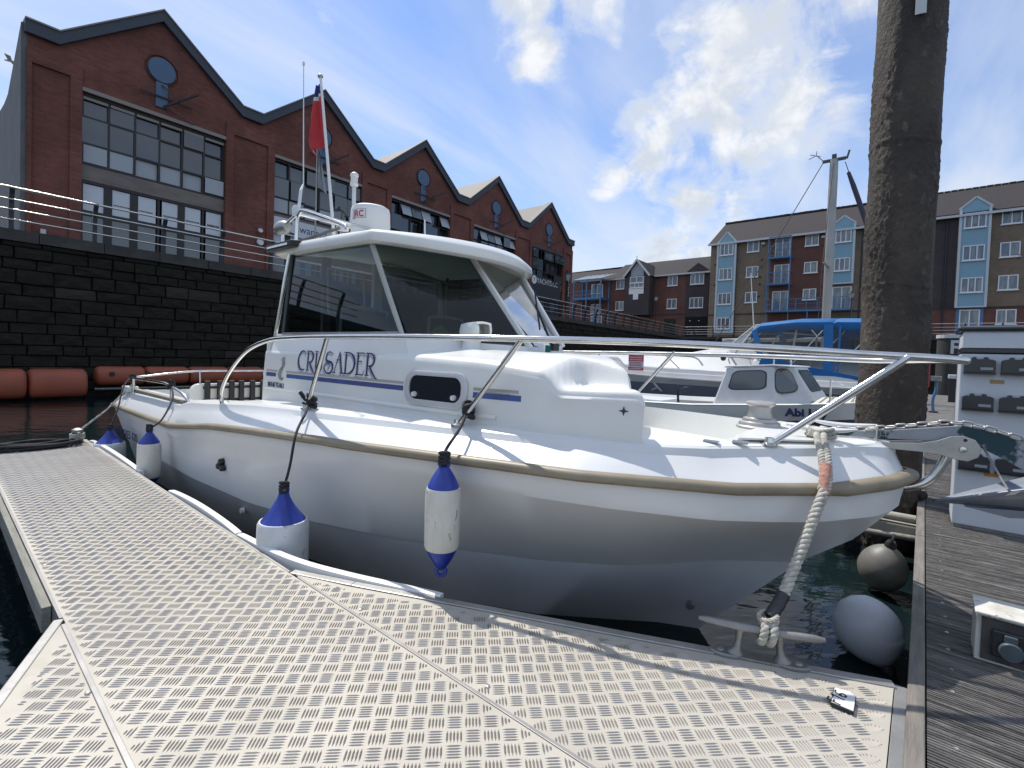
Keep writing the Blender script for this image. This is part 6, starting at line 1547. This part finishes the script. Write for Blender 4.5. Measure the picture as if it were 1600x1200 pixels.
def wrapped_line():
    p = [bw(.30, .14, 1.075), bw(.285, .26, 1.063), bw(.262, .34, 1.02), bw(.245, .415, .95)]
    a = CLA.lerp(CLB, .56); top = bw(.245, .448, .905)
    t = thing('bow_mooring_line', 'thick plaited white mooring line with red whipping from bow cleat to dock cleat', 'rope', bw(.3, .14, 1.05))
    T = t.location
    up = spline([Vector(q) - T for q in p + [top]], 8)
    e = Vector((math.sin(R(BAZ)), math.cos(R(BAZ)), 0))
    for k in (-.012, .012):
        m_ = strands(MB(), [q + e * k * (1 - i / len(up) * .3) for i, q in enumerate(up)], .0125, 3, .042, .0068, 7); m_.build('doubled_strand', M['rope'], t, smooth=60)
    lo_ = [top, bw(.25, .47, .86)]
    MB().tube(spline([bw(.25, .385, .985) - T, bw(.246, .422, .945) - T, bw(.243, .452, .89) - T], 8), [.0195 + .001 * math.sin(i * 1.9) for i in range(17)], 12).build('red_whipping', M['whip'], t, smooth=60)
    mid = top.lerp(a, .5) + Vector((0, 0, -.012)); run = spline([bw(.243, .452, .905), top.lerp(a, .25) + Vector((0, 0, -.008)), mid, top.lerp(a, .78) + Vector((0, 0, -.006)), a + Vector((0, .01, .03))], 10)
    cut = int(len(run) * .70)
    strands(MB(), [q - T for q in run[:cut + 2]], .0175, 3, .062, .0098, 7, rv=lambda f: 1 if f > .08 else .8 + f * 2.5).build('plaited_run', M['rope'], t, smooth=60)
    MB().tube([q - T for q in run[cut:int(len(run) * .93)]], [.0205 + .0012 * math.sin(i * 2.3) for i in range(len(run[cut:int(len(run) * .93)]))], 12).build('black_taping', M['tape'], t, smooth=60)
    dv = (CLB - CLA).normalized(); side = Vector((-dv.y, dv.x, 0)); kn = MB()
    for k in (-.014, .013):
        loop = []
        for x in np.linspace(0, 2 * PI, 25)[:-1]: loop.append(a + dv * (k + .006 * math.sin(x)) + side * (.026 * math.cos(x)) + Vector((0, 0, .030 * math.sin(x) - .004)) - T)
        strands(kn, loop + [loop[0]], .0125, 3, .045, .0072, 6)
    kn.build('cleat_loop', M['rope'], t, smooth=60)
    k2 = MB()
    for k in range(2):
        loop = [run[-3] - T + dv * .026 * math.cos(x) + side * .024 * math.sin(x) + Vector((0, 0, .008 * k + .008 * math.sin(x + k))) for x in np.linspace(0, 2 * PI, 21)[:-1]]
        strands(k2, loop + [loop[0]], .008, 3, .035, .0048, 5)
    k2.build('seizing', M['rope'], t, smooth=60)
    k3 = MB(); c0 = Vector((0, 0, 0)); A_ = Vector((math.sin(R(BAZ)), math.cos(R(BAZ)), 0)); N_ = Vector((-math.cos(R(BAZ)), math.sin(R(BAZ)), 0))
    for k in range(3):
        loop = [bw(.30, .14, 1.066 + .012 * k) - T + A_ * (.05 - .004 * k) * math.cos(x) + N_ * .038 * math.sin(x) + Vector((0, 0, .004 * math.sin(2 * x + k))) for x in np.linspace(0, 2 * PI, 25)[:-1]]
        strands(k3, loop + [loop[0]], .008, 3, .04, .005, 5)
    k3.build('cleat_turns', M['rope'], t, smooth=60)
    # stern line
    q0 = fpt(-50, 6.28, -.94, PT + .10); q1 = bw(6.38, 1.03, .93)
    s_ = MB(); strands(s_, [q0, q0.lerp(q1, .5) + Vector((0, 0, -.035)), q1], .009, 3, .05, .0056, 5, step=.012); o = s_.build('stern_mooring_line', M['rope'], None, smooth=60); tag(o, 'white mooring line from the far finger cleat up to the stern', 'rope')
wrapped_line()

def ensign():
    t = thing('red_ensign', 'furled red flag on a white leaning staff above the wheelhouse', 'flag', bw(3.79, .28, 2.14), brot())
    a = Vector((0, 0, 0)); b = Vector((.305, .0, 1.56))
    MB().tube([a, a.lerp(b, .15), b], [.016, .014, .011], 10).build('staff', M['radome'], t, smooth=60)
    MB().sphere(b + Vector((.006, 0, .02)), .024, 12, 8, sc=(1, 1, .8)).build('finial', M['galv_lt'], t, smooth=60)
    d = (b - a).normalized(); top = b - d * .05; n = 22; k = 8
    def row(f_, j0, j1):
        out = []
        for j in range(j0, j1 + 1):
            u = j / k; w_ = (.045 + .145 * min(1, f_ * 1.15)) * (1 if f_ < .86 else 1 - .25 * (f_ - .86) / .14)
            base = top - d * (.50 * f_); x = base + Vector((.012 + w_ * u, .05 * math.sin(u * 7.5 + f_ * 2.2) * u ** .5 * (.35 + f_), -.12 * u * f_))
            out.append(x)
        return out
    for (f0, f1, mm) in ((0, .17, 'flagblue'), (.17, .225, 'flagwhite'), (.225, 1.0, 'red')):
        m_ = MB(); m_.loft([row(f0 + (f1 - f0) * i / 14, 0, k) for i in range(15)]); o = m_.build('cloth', M[mm], t, smooth=60); s_ = o.modifiers.new('cloth', 'SOLIDIFY'); s_.thickness = .002
    m_ = MB(); m_.loft([[p + Vector((0, .004, 0)) for p in row(f_, 5, 6)] for f_ in np.linspace(0, .17, 4)]); m_.build('canton_stripe', M['flagwhite'], t)
ensign()
# ---------------------------------------------------------------- neighbouring boats
def patch(quad, u0, u1, v0, v1, off, r_=.25, n=5):
    """rounded patch on a flat quad (a bottom-left, b bottom-right, c top-right, d top-left)"""
    a, b, c, d = [Vector(q) for q in quad]; nn = (b - a).cross(d - a).normalized(); pts = []
    ru, rv = (u1 - u0) * r_, (v1 - v0) * r_
    for (cu, cv, a0) in ((u1 - ru, v1 - rv, 0), (u0 + ru, v1 - rv, 90), (u0 + ru, v0 + rv, 180), (u1 - ru, v0 + rv, 270)):
        for i in range(n + 1):
            x = R(a0 + 90 * i / n); u = cu + ru * math.cos(x); v = cv + rv * math.sin(x)
            p = (a * (1 - u) + b * u) * (1 - v) + (d * (1 - u) + c * u) * v; pts.append(p + nn * off)
    return pts
M['fishglass'] = glass_mat('smoke_perspex', (.55, .58, .58), .05, 1.2)
M['rim'] = mat('black_window_rubber', (.03, .03, .032), .6)
def fishing_boat():
    t = thing('fishing_boat', 'small grey white fishing boat with cuddy windows moored beyond the bow, name on its side', 'boat', (2.5, 6.0, 0), frame(130))
    g = M['oldwhite']; B = 1.72
    XS = [-2.3, -1.6, -.9, -.3, .3, .8, 1.2, 1.5, 1.68, 1.8]
    hb = [.72, .80, .84, .86, .86, .80, .64, .42, .20, .02]; zs = [.79, .79, .80, .82, .87, .91, .95, .98, 1.0, 1.02]
    for sg in (-1, 1):
        rows = []
        for x, h, z in zip(XS, hb, zs): rows.append([(x, B / 2 + sg * h * k, zz) for k, zz in ((.02, -.2), (.55, -.1), (.80, .12), (.84, .20))] )
        m_ = MB().loft(rows); m_.build('lower_hull', M['boot'], t, smooth=40)
        rows = []
        for x, h, z in zip(XS, hb, zs): rows.append([(x, B / 2 + sg * h * k, zz) for k, zz in ((.86, .20), (.935, z - .185))])
        MB().loft(rows).build('dark_band', M['boot'], t, smooth=40)
        rows = []
        for x, h, z in zip(XS, hb, zs): rows.append([(x, B / 2 + sg * h * k, zz) for k, zz in ((.935, z - .185), (.95, z - .17), (.985, z - .01), (1.0, z), (.97, z + .012), (.90, z + .01), (.86, z - .05))])
        MB().loft(rows).build('topside', M['gel'], t, smooth=40)
    MB().box(-2.31, -2.25, B / 2 - .72, B / 2 + .72, -.1, .74).build('transom', g, t)
    MB().box(-2.2, .0, B / 2 - .72, B / 2 + .72, .25, .28).build('sole', g, t)
    # foredeck with grip strips
    rows = [[(x, B / 2 - h * .9, z + .006), (x, B / 2, z + .05), (x, B / 2 + h * .9, z + .006)] for x, h, z in zip(XS, hb, zs) if x >= .3]
    fd = MB().loft(rows).build('foredeck', M['stripedeck'], t, smooth=40)
    for i in range(11):
        x = .98 + i * .072; h = float(np.interp(x, XS, hb)) * .86; z = float(np.interp(x, XS, zs)); z0 = z + .012; z1 = z + .056
        MB().loft([[(x - .013, B / 2 - h, z0), (x - .013, B / 2, z1), (x - .013, B / 2 + h, z0)], [(x + .013, B / 2 - h, z0), (x + .013, B / 2, z1), (x + .013, B / 2 + h, z0)]]).build('grip_strip', M['deckstripe'], fd)
    bt = [(-.08, .10, .80), (.62, .10, .86), (1.0, .42, .95), (1.0, 1.30, .95), (.62, 1.62, .86), (-.08, 1.62, .80)]
    tp_ = [(.06, .18, 1.30), (.58, .18, 1.335), (.76, .45, 1.335), (.76, 1.27, 1.335), (.58, 1.54, 1.335), (.06, 1.54, 1.30)]
    c_ = MB(); c_.loft([bt, tp_], closed=True); c_.add([(x, y, z) for x, y, z in tp_] , [tuple(range(6))]); cb = c_.build('cuddy', g, t, bevel=.02)
    q1 = (bt[0], bt[1], tp_[1], tp_[0]); q2 = (bt[1], bt[2], tp_[2], tp_[1]); q3 = (bt[2], bt[3], tp_[3], tp_[2])
    for q, (u0, u1, v0, v1), rr in ((q1, (.20, .86, .46, .90), .22), (q2, (.08, .72, .34, .93), .3), (q3, (.05, .95, .28, .90), .12)):
        P = patch(q, u0 - .025, u1 + .025, v0 - .025, v1 + .025, .002, rr); m_ = MB(); m_.add(P, [tuple(range(len(P)))]); w_ = m_.build('cuddy_window', M['rim'], cb)
        P = patch(q, u0, u1, v0, v1, .004, rr); m_ = MB(); m_.add(P, [tuple(range(len(P)))]); m_.build('pane', M['panegrey'], w_)
    MB().prism([(.03, 1.303), (.60, 1.338), (.76, 1.338), (.74, 1.356), (.58, 1.362), (.05, 1.326)], .17, 1.55).build('cuddy_roof', g, t, bevel=.01)
    for y in (.35, 1.35): MB().tube(spline([(.05, y, 1.35), (.07, y, 1.44), (.5, y, 1.46), (.55, y, 1.36)], 5), .009, 6).build('roof_rail', M['steel'], t)
    MB().sphere((-.02, .3, 1.42), .035, 8, 6).build('deck_light', M['iron'], t)
    MB().lathe([(.03, 1.36), (.03, 1.40), (.015, 1.42), (.015, 1.46), (.0005, 1.47)], 10, (.30, .55, 0)).build('roof_light', M['upvc'], t)
    # engine box, rods and a coiled tangle in the cockpit
    MB().box(-1.5, -.9, .55, 1.2, .28, .80).build('engine_box', M['cabinet'], t, bevel=.02); MB().box(-.75, -.2, .2, 1.5, .6, .68).build('thwart', g, t, bevel=.01)
    MB().tube(spline([(-.55, .3, .7), (-.57, .3, .95), (-.45, .3, 1.02), (-.36, .3, .92)], 5), .008, 6).build('rod_holder', M['iron'], t)
    MB().tube([(-.58, .32, .7), (-.60, .30, 1.02)], .011, 6).build('rod_holder', M['iron'], t)
    m_ = MB(); rnd = random.Random(3)
    for i in range(7): m_.tube([(-.75 + .13 * math.cos(a) + rnd.uniform(-.03, .03), .35 + .1 * math.sin(a), .70 + .012 * i) for a in np.linspace(0, 2 * PI, 12)[:-1]], .012, 5, closed=True)
    m_.build('net_heap', M['iron'], t, kind='stuff')
    # bow cleat rope
    m_ = MB(); m_.tube([(1.32, .7, .95), (1.45, .78, 1.02)], .012, 6); m_.tube([(1.40, .66, 1.0), (1.36, .84, .99)], .015, 6)
    for i in range(4): m_.tube([(1.39 + .05 * math.cos(a), .75 + .05 * math.sin(a), .965 + .013 * i) for a in np.linspace(0, 2 * PI, 12)[:-1]], .010, 6, closed=True)
    m_.build('samson_post', M['rope'], t)
    MB().tube([(1.15, .28, .9), (1.15, .28, 1.22)], .010, 6).build('rail_post', M['steel'], t); MB().tube([(1.15, .28, 1.21), (1.62, .62, 1.0)], .006, 6).build('rail_wire', M['steel'], t)
    o = text('Abi Lily', 'name_lettering', .118, M['navyink'], t, (.77, -.004, .790), (R(90), R(-3.2), R(3.5)), sx=1.12, off=.006, ext=.002)
fishing_boat()

def cruiser():
    t = thing('cabin_cruiser', 'white motor cruiser with bright blue canvas canopy behind the little fishing boat', 'boat', (2.5, 9.6, 0), frame(130))
    g = M['sprayhull']; B = 2.7
    XS = [-2.05, -1.8, -1.4, -.8, -.2, .5, 1.4, 2.4, 3.4, 4.15]
    hb = [.03, .35, .68, .98, 1.16, 1.27, 1.33, 1.35, 1.34, 1.30]; zs = [1.20, 1.19, 1.17, 1.14, 1.11, 1.09, 1.08, 1.08, 1.08, 1.08]
    for sg in (-1, 1):
        def row(k): return [[(x + (0 if x > -1.7 else (1 - kk) * .5), B / 2 + sg * h * kk, zz if zz is not None else z + dz) for kk, zz, dz in k] for x, h, z in zip(XS, hb, zs)]
        MB().loft(row([(.05, -.3, 0), (.72, .05, 0), (.88, .42, 0)])).build('lower_hull', g, t, smooth=40)
        MB().loft(row([(.88, .42, 0), (.905, .70, 0)])).build('topside', g, t, smooth=40)
        MB().loft(row([(.905, .70, 0), (.935, .93, 0)])).build('grey_band', M['greyband'], t, smooth=40)
        MB().loft(row([(.935, .93, 0), (.99, None, -.06), (1.0, None, -.055), (1.0, None, -.03), (.985, None, -.028), (.965, None, .05), (.955, None, .055), (.945, None, .055), (.93, None, .13), (.80, None, .16)])).build('sheer_mould', g, t, smooth=30)
    MB().box(4.14, 4.2, .06, B - .06, .0, 1.1).build('transom', g, t)
    rows = []
    for x, h, z in zip(XS, hb, zs):
        c_ = lerp_t([(-2.05, .10), (-1, .18), (-.1, .24), (.6, .32), (1.4, .50), (1.9, .50), (2.0, .2), (4.2, .2)], x)
        rows.append([(x, B / 2 - h * .8, z + .16), (x, B / 2 - h * .62, z + .16 + c_ * .45), (x, B / 2 - h * .45, z + .16 + c_ * .85), (x, B / 2, z + .16 + c_), (x, B / 2 + h * .45, z + .16 + c_ * .85), (x, B / 2 + h * .62, z + .16 + c_ * .45), (x, B / 2 + h * .8, z + .16)])
    MB().loft(rows).build('coachroof', g, t, smooth=40)
    # windscreen
    base = [(1.62, .30, 1.50), (1.30, .9, 1.62), (1.24, B / 2, 1.66), (1.30, B - .9, 1.62), (1.62, B - .30, 1.50), (2.55, B - .22, 1.36)]; base = [(2.55, .22, 1.36)] + base
    top = [(2.6, .34, 1.98), (1.98, .42, 2.04), (1.80, .95, 2.07), (1.76, B / 2, 2.08), (1.80, B - .95, 2.07), (1.98, B - .42, 2.04), (2.6, B - .34, 1.98)]
    m_ = MB(); m_.loft([base, top]); m_.build('windscreen', M['clearvinyl'], t)
    m_ = MB(); m_.tube(top, .022, 6); m_.tube(base, .02, 6)
    for a, b in zip(base, top): m_.tube([a, b], .018, 6)
    m_.build('windscreen_frame', M['galv_lt'], t)
    # canopy: roof, side panels with clear windows, frame hoops
    cr = MB(); S = [(1.92, 1.98), (2.05, 2.09), (2.6, 2.145), (3.1, 2.14), (3.13, 2.115), (3.16, 2.14), (3.8, 2.12), (4.15, 2.03)]
    rows = []
    for x, z in S: rows.append([(x, .262, z - .19), (x, .28, z - .07), (x, .38, z - .012), (x, .8, z + .03), (x, B / 2, z + .05), (x, B - .8, z + .03), (x, B - .38, z - .012), (x, B - .28, z - .07), (x, B - .262, z - .19)])
    o = cr.loft(rows).build('canopy_roof', M['canopy'], t, smooth=50); s_ = o.modifiers.new('cloth', 'SOLIDIFY'); s_.thickness = .012
    for sg in (0, 1):
        Y = lambda y: y if not sg else B - y
        sill = lambda x: lerp_t([(1.9, 1.62), (2.3, 1.40), (3.46, 1.14), (4.15, 1.10)], x)
        pn = MB(); pn.add([(1.98, Y(.27), 1.93), (2.1, Y(.16), sill(2.1)), (4.12, Y(.10), sill(4.12)), (4.12, Y(.27), 1.92), (3.1, Y(.27), 2.02), (2.4, Y(.27), 2.03)], [(0, 1, 2, 3, 4, 5)]); pn.build('clear_panel', M['clearvinyl'], t)
        b = MB()
        for p, q, w_ in (((1.97, Y(.262), 1.95), (2.12, Y(.15), 1.46), .09), ((2.12, Y(.14), 1.44), (2.7, Y(.125), 1.25), .20), ((2.7, Y(.12), 1.25), (3.5, Y(.10), 1.10), .24), ((3.5, Y(.095), 1.09), (4.15, Y(.09), 1.07), .2), ((3.06, Y(.255), 2.04), (3.10, Y(.11), 1.2), .13), ((3.22, Y(.25), 2.0), (3.22, Y(.11), 1.2), .03), ((4.1, Y(.25), 1.95), (4.12, Y(.09), 1.1), .09)):
            b.bar(p, q, w_, .012, up=(0, 1, 0))
        b.build('canvas_border', M['canopy'], t)
        f_ = MB(); f_.tube([(2.5, Y(.34), 1.30), (3.05, Y(.36), 2.06)], .013, 6); f_.tube([(2.9, Y(.34), 1.85), (2.72, Y(.34), 2.08)], .010, 6); f_.tube([(3.1, Y(.34), 1.25), (3.75, Y(.36), 2.06)], .013, 6); f_.build('canopy_frame', M['steel'], t)
    MB().box(2.3, 4.1, .4, B - .4, .95, 1.0).build('cockpit_sole', g, t); MB().box(2.5, 2.8, .5, 1.1, 1.0, 1.62).build('helm_seat', M['galv'], t, bevel=.05); MB().box(3.5, 4.0, .4, B - .4, 1.0, 1.4).build('stern_bench', M['oldwhite'], t, bevel=.05)
    # pulpit
    for sg in (-1, 1):
        Y = lambda h: B / 2 + sg * h
        MB().tube(spline([(1.15, Y(1.18), 1.30), (1.0, Y(1.17), 1.44), (.6, Y(1.13), 1.47), (-.6, Y(.93), 1.48), (-1.5, Y(.52), 1.50), (-2.0, Y(.2), 1.51), (-2.12, Y(0), 1.51)], 6), .016, 8).build('pulpit_rail', M['steel'], t, smooth=60)
        for x, h in ((.7, 1.12), (-.1, 1.0), (-1.0, .75), (-1.7, .36)): MB().tube([(x - .28, Y(h + .02), 1.475), (x, Y(h), 1.22)], .011, 6).build('stanchion', M['steel'], t)
    MB().tube([(1.95, .3, 1.98), (1.86, .3, 2.95)], [.010, .005], 6).build('whip_aerial', M['upvc'], t)
    MB().lathe([(.08, 1.99), (.08, 2.0), (.03, 2.02)], 12, (1.7, 1.2, -.15)).build('roof_vent', g, t)
    m_ = MB(); m_.bar((.28, .03, .93), (.46, -.0, .78), .045, .02); m_.bar((.26, .0, .80), (.38, .02, .865), .035, .02); m_.build('hull_emblem', M['galv_lt'], t)
    # notice on the pulpit rail
    n_ = thing('notice_board', 'red and white notice board hanging on the pulpit of the blue canopied cruiser', 'sign', fpt(130, -.12, .06, 1.16, (2.5, 9.6, 0)), frame(130))
    MB().box(-.16, .16, 0, .012, 0, .30).build('board', M['signwhite'], n_)
    MB().box(-.16, .16, -.004, -.001, .18, .30).build('red_band', M['signred'], n_); MB().box(-.16, .16, -.004, -.001, 0, .06).build('red_band', M['signred'], n_)
    rnd = random.Random(4)
    for z, mm in ((.255, 'signwhite'), (.21, 'signwhite'), (.145, 'signred'), (.10, 'signred'), (.03, 'signwhite')):
        l_ = MB(); x = -.13
        while x < .12:
            w_ = rnd.uniform(.012, .03); l_.box(x, x + w_, -.0062, -.0042, z - .010, z + .012); x += w_ + .010
        l_.build('notice_print', M[mm], n_)
cruiser()

def yacht():
    t = thing('sailing_yacht', 'sailing yacht mostly hidden behind the cruiser, its tall bare mast showing', 'boat', (10.14, 16.0, 0), frame(130))
    XS = [-4.2, -3, -1.5, 0, 1.2, 2.0, 2.5]; hb = [.85, 1.1, 1.25, 1.2, .9, .45, .03]; zs = [.92, .9, .9, .95, 1.02, 1.08, 1.12]
    for sg in (-1, 1):
        MB().loft([[(x - (0 if x < 2 else (1 - k) * .8), sg * h * k, zz if zz is not None else z) for k, zz in ((.05, -.4), (.6, -.1), (.86, .25), (.97, .6), (1, None), (.96, None))] for x, h, z in zip(XS, hb, zs)]).build('hull', M['sprayhull'], t, smooth=40)
    MB().loft([[(x, -h * .96, z), (x, 0, z + .1), (x, h * .96, z)] for x, h, z in zip(XS, hb, zs)]).build('deck', M['sprayhull'], t, smooth=40)
    MB().prism([(-2.2, 1.0), (-2.2, 1.38), (.4, 1.32), (1.0, 1.05)], -.7, .7).build('coachroof', M['sprayhull'], t, bevel=.05)
    MB().box(-4.22, -4.16, -.8, .8, .1, .92).build('transom', M['sprayhull'], t)
    mm = MB(); rows = []
    for z, k in ((1.25, 1), (7.4, 1), (8.05, .9)): rows.append([(.125 * k * math.cos(a), .085 * k * math.sin(a), z) for a in np.linspace(0, 2 * PI, 17)[:-1]])
    mm.loft(rows, closed=True); mm.add(rows[-1], [tuple(range(16))]); mm.build('mast', M['mast'], t, smooth=60)
    h_ = MB(); h_.box(-.32, .32, -.03, .03, 7.98, 8.07); h_.box(-.06, .06, -.06, .06, 8.05, 8.2); h_.tube([(-.3, 0, 8.05), (-.5, 0, 8.28), (-.72, 0, 8.2)], .012, 6); h_.tube([(-.5, 0, 8.28), (-.5, 0, 8.42)], .010, 6); h_.tube([(-.66, -.12, 8.3), (-.4, .1, 8.25)], .012, 6); h_.tube([(.34, 0, 8.0), (.40, 0, 8.25)], .03, 6); h_.build('masthead_gear', M['wire'], t)
    MB().bar((-.02, -.9, 4.6), (-.02, .9, 4.6), .08, .035).build('spreader', M['mast'], t)
    for y in (-1, 1): MB().tube([(0, y * .1, 7.9), (-.05, y * .88, 4.6), (-.1, y * 1.12, .95)], .012, 5).build('shroud', M['wire'], t)
    MB().tube([(-.3, 0, 8.0), (-4.1, 0, .95)], .014, 5).build('backstay', M['wire'], t)
    MB().tube([(.30, 0, 7.9), (2.42, 0, 1.15)], .013, 5).build('forestay', M['wire'], t)
    MB().tube([(.40, 0, 7.55), (.55, 0, 7.1), (1.0, 0, 5.68), (2.3, 0, 1.55)], [.05, .07, .075, .085], 8).build('furled_sail', M['sailcover'], t, smooth=60)
    MB().tube([(-.1, 0, 2.25), (-3.2, 0, 2.2)], .07, 8).build('boom', M['mast'], t)
    for y in (-1, 1): MB().tube(spline([(1.3, y * .85, 1.05), (1.32, y * .86, 1.6), (2.2, y * .35, 1.68), (2.62, 0, 1.70)], 6), .014, 6).build('pulpit_rail', M['steel'], t)
yacht()

# ---------------------------------------------------------------- bits on the far part of the walkway
def bits():
    t = thing('hose_stand', 'blue hose stand on the walkway past the big pile', 'stand', fpt(40, 15.2, -.20, PT), frame(40))
    MB().tube(spline([(0, 0, 0), (0, .02, .3), (.0, -.03, .55), (0, -.01, .78)], 6), .03, 8).build('hose', M['balcony'], t, smooth=60); MB().box(-.08, .08, -.12, .08, .74, .86).build('bracket', M['galv'], t, bevel=.01); MB().lathe([(.09, 0), (.09, .03), (.03, .05)], 12).build('base', M['iron'], t)
    t = thing('red_post', 'slim red post with pale foot standing behind the pile', 'post', fpt(40, 16.5, -.03, PT), frame(40))
    MB().lathe([(.075, .55), (.085, .6), (.085, 1.15), (.06, 1.22), (.0005, 1.24)], 14).build('shaft', M['red'], t, smooth=40); MB().lathe([(.05, 0), (.05, .56)], 12).build('foot', M['trim'], t)
    t = thing('walkway_outlet', 'small dark outlet box on the far planks of the walkway', 'outlet box', fpt(40, 10.9, -.25, PT), frame(40))
    MB().box(0, .14, -.2, 0, 0, .15).build('box', M['meter'], t, bevel=.01); MB().box(-.01, .15, -.21, .01, .15, .165).build('lid', M['outlet'], t)
    t = thing('walkway_cleat', 'white roped cleat on the walkway just past the thick pile', 'cleat', fpt(40, 8.0, -.16, PT), frame(130))
    MB().tube([(-.14, 0, .09), (0, 0, .10), (.14, 0, .09)], .016, 8).build('horn', M['galv'], t); MB().box(-.05, .05, -.02, .02, 0, .09).build('leg', M['galv'], t)
    m_ = MB()
    for i in range(3): m_.tube(spline([(-.10 + .05 * i, -.07, .0), (-.07 + .05 * i, -.03, .10), (-.03 + .05 * i, .02, .13), (.02 + .05 * i, .07, .08), (.05 + .05 * i, .09, .01)], 5), .012, 6)
    o = m_.build('cleat_rope', M['rope'], None); o.location = fpt(40, 8.0, -.16, PT); o.rotation_euler = (0, 0, frame(130)); tag(o, 'pale rope wound over the walkway cleat past the pile', 'rope')
    t = thing('walkway_cabinet', 'second pale outlet cabinet far along the walkway by the slim pile', 'cabinet', fpt(40, 21.0, -.62, PT), frame(40))
    MB().box(0, .3, -.4, 0, 0, .75).build('body', M['iron'], t); MB().box(-.03, .33, -.43, .03, .75, .88).build('lid', M['trim'], t, bevel=.02)
    # gull over the roof at the far left
    g = thing('gull', 'small gull in flight at the far left over the gabled building', 'bird', (-22.6, 22.0, 13.6), R(30))
    b = MB(); b.tube([(-.18, 0, 0), (-.05, 0, .02), (.1, 0, .02), (.2, 0, .0)], [.02, .05, .045, .015], 8); b.build('body', M['bird'], g, smooth=60)
    for s_ in (-1, 1): MB().add([(-.06, s_ * .03, .03), (.08, s_ * .03, .03), (.10, s_ * .28, .12), (-.02, s_ * .58, .06), (-.08, s_ * .3, .11)], [(0, 1, 2, 3, 4)]).build('wing', M['bird'], g)
bits()
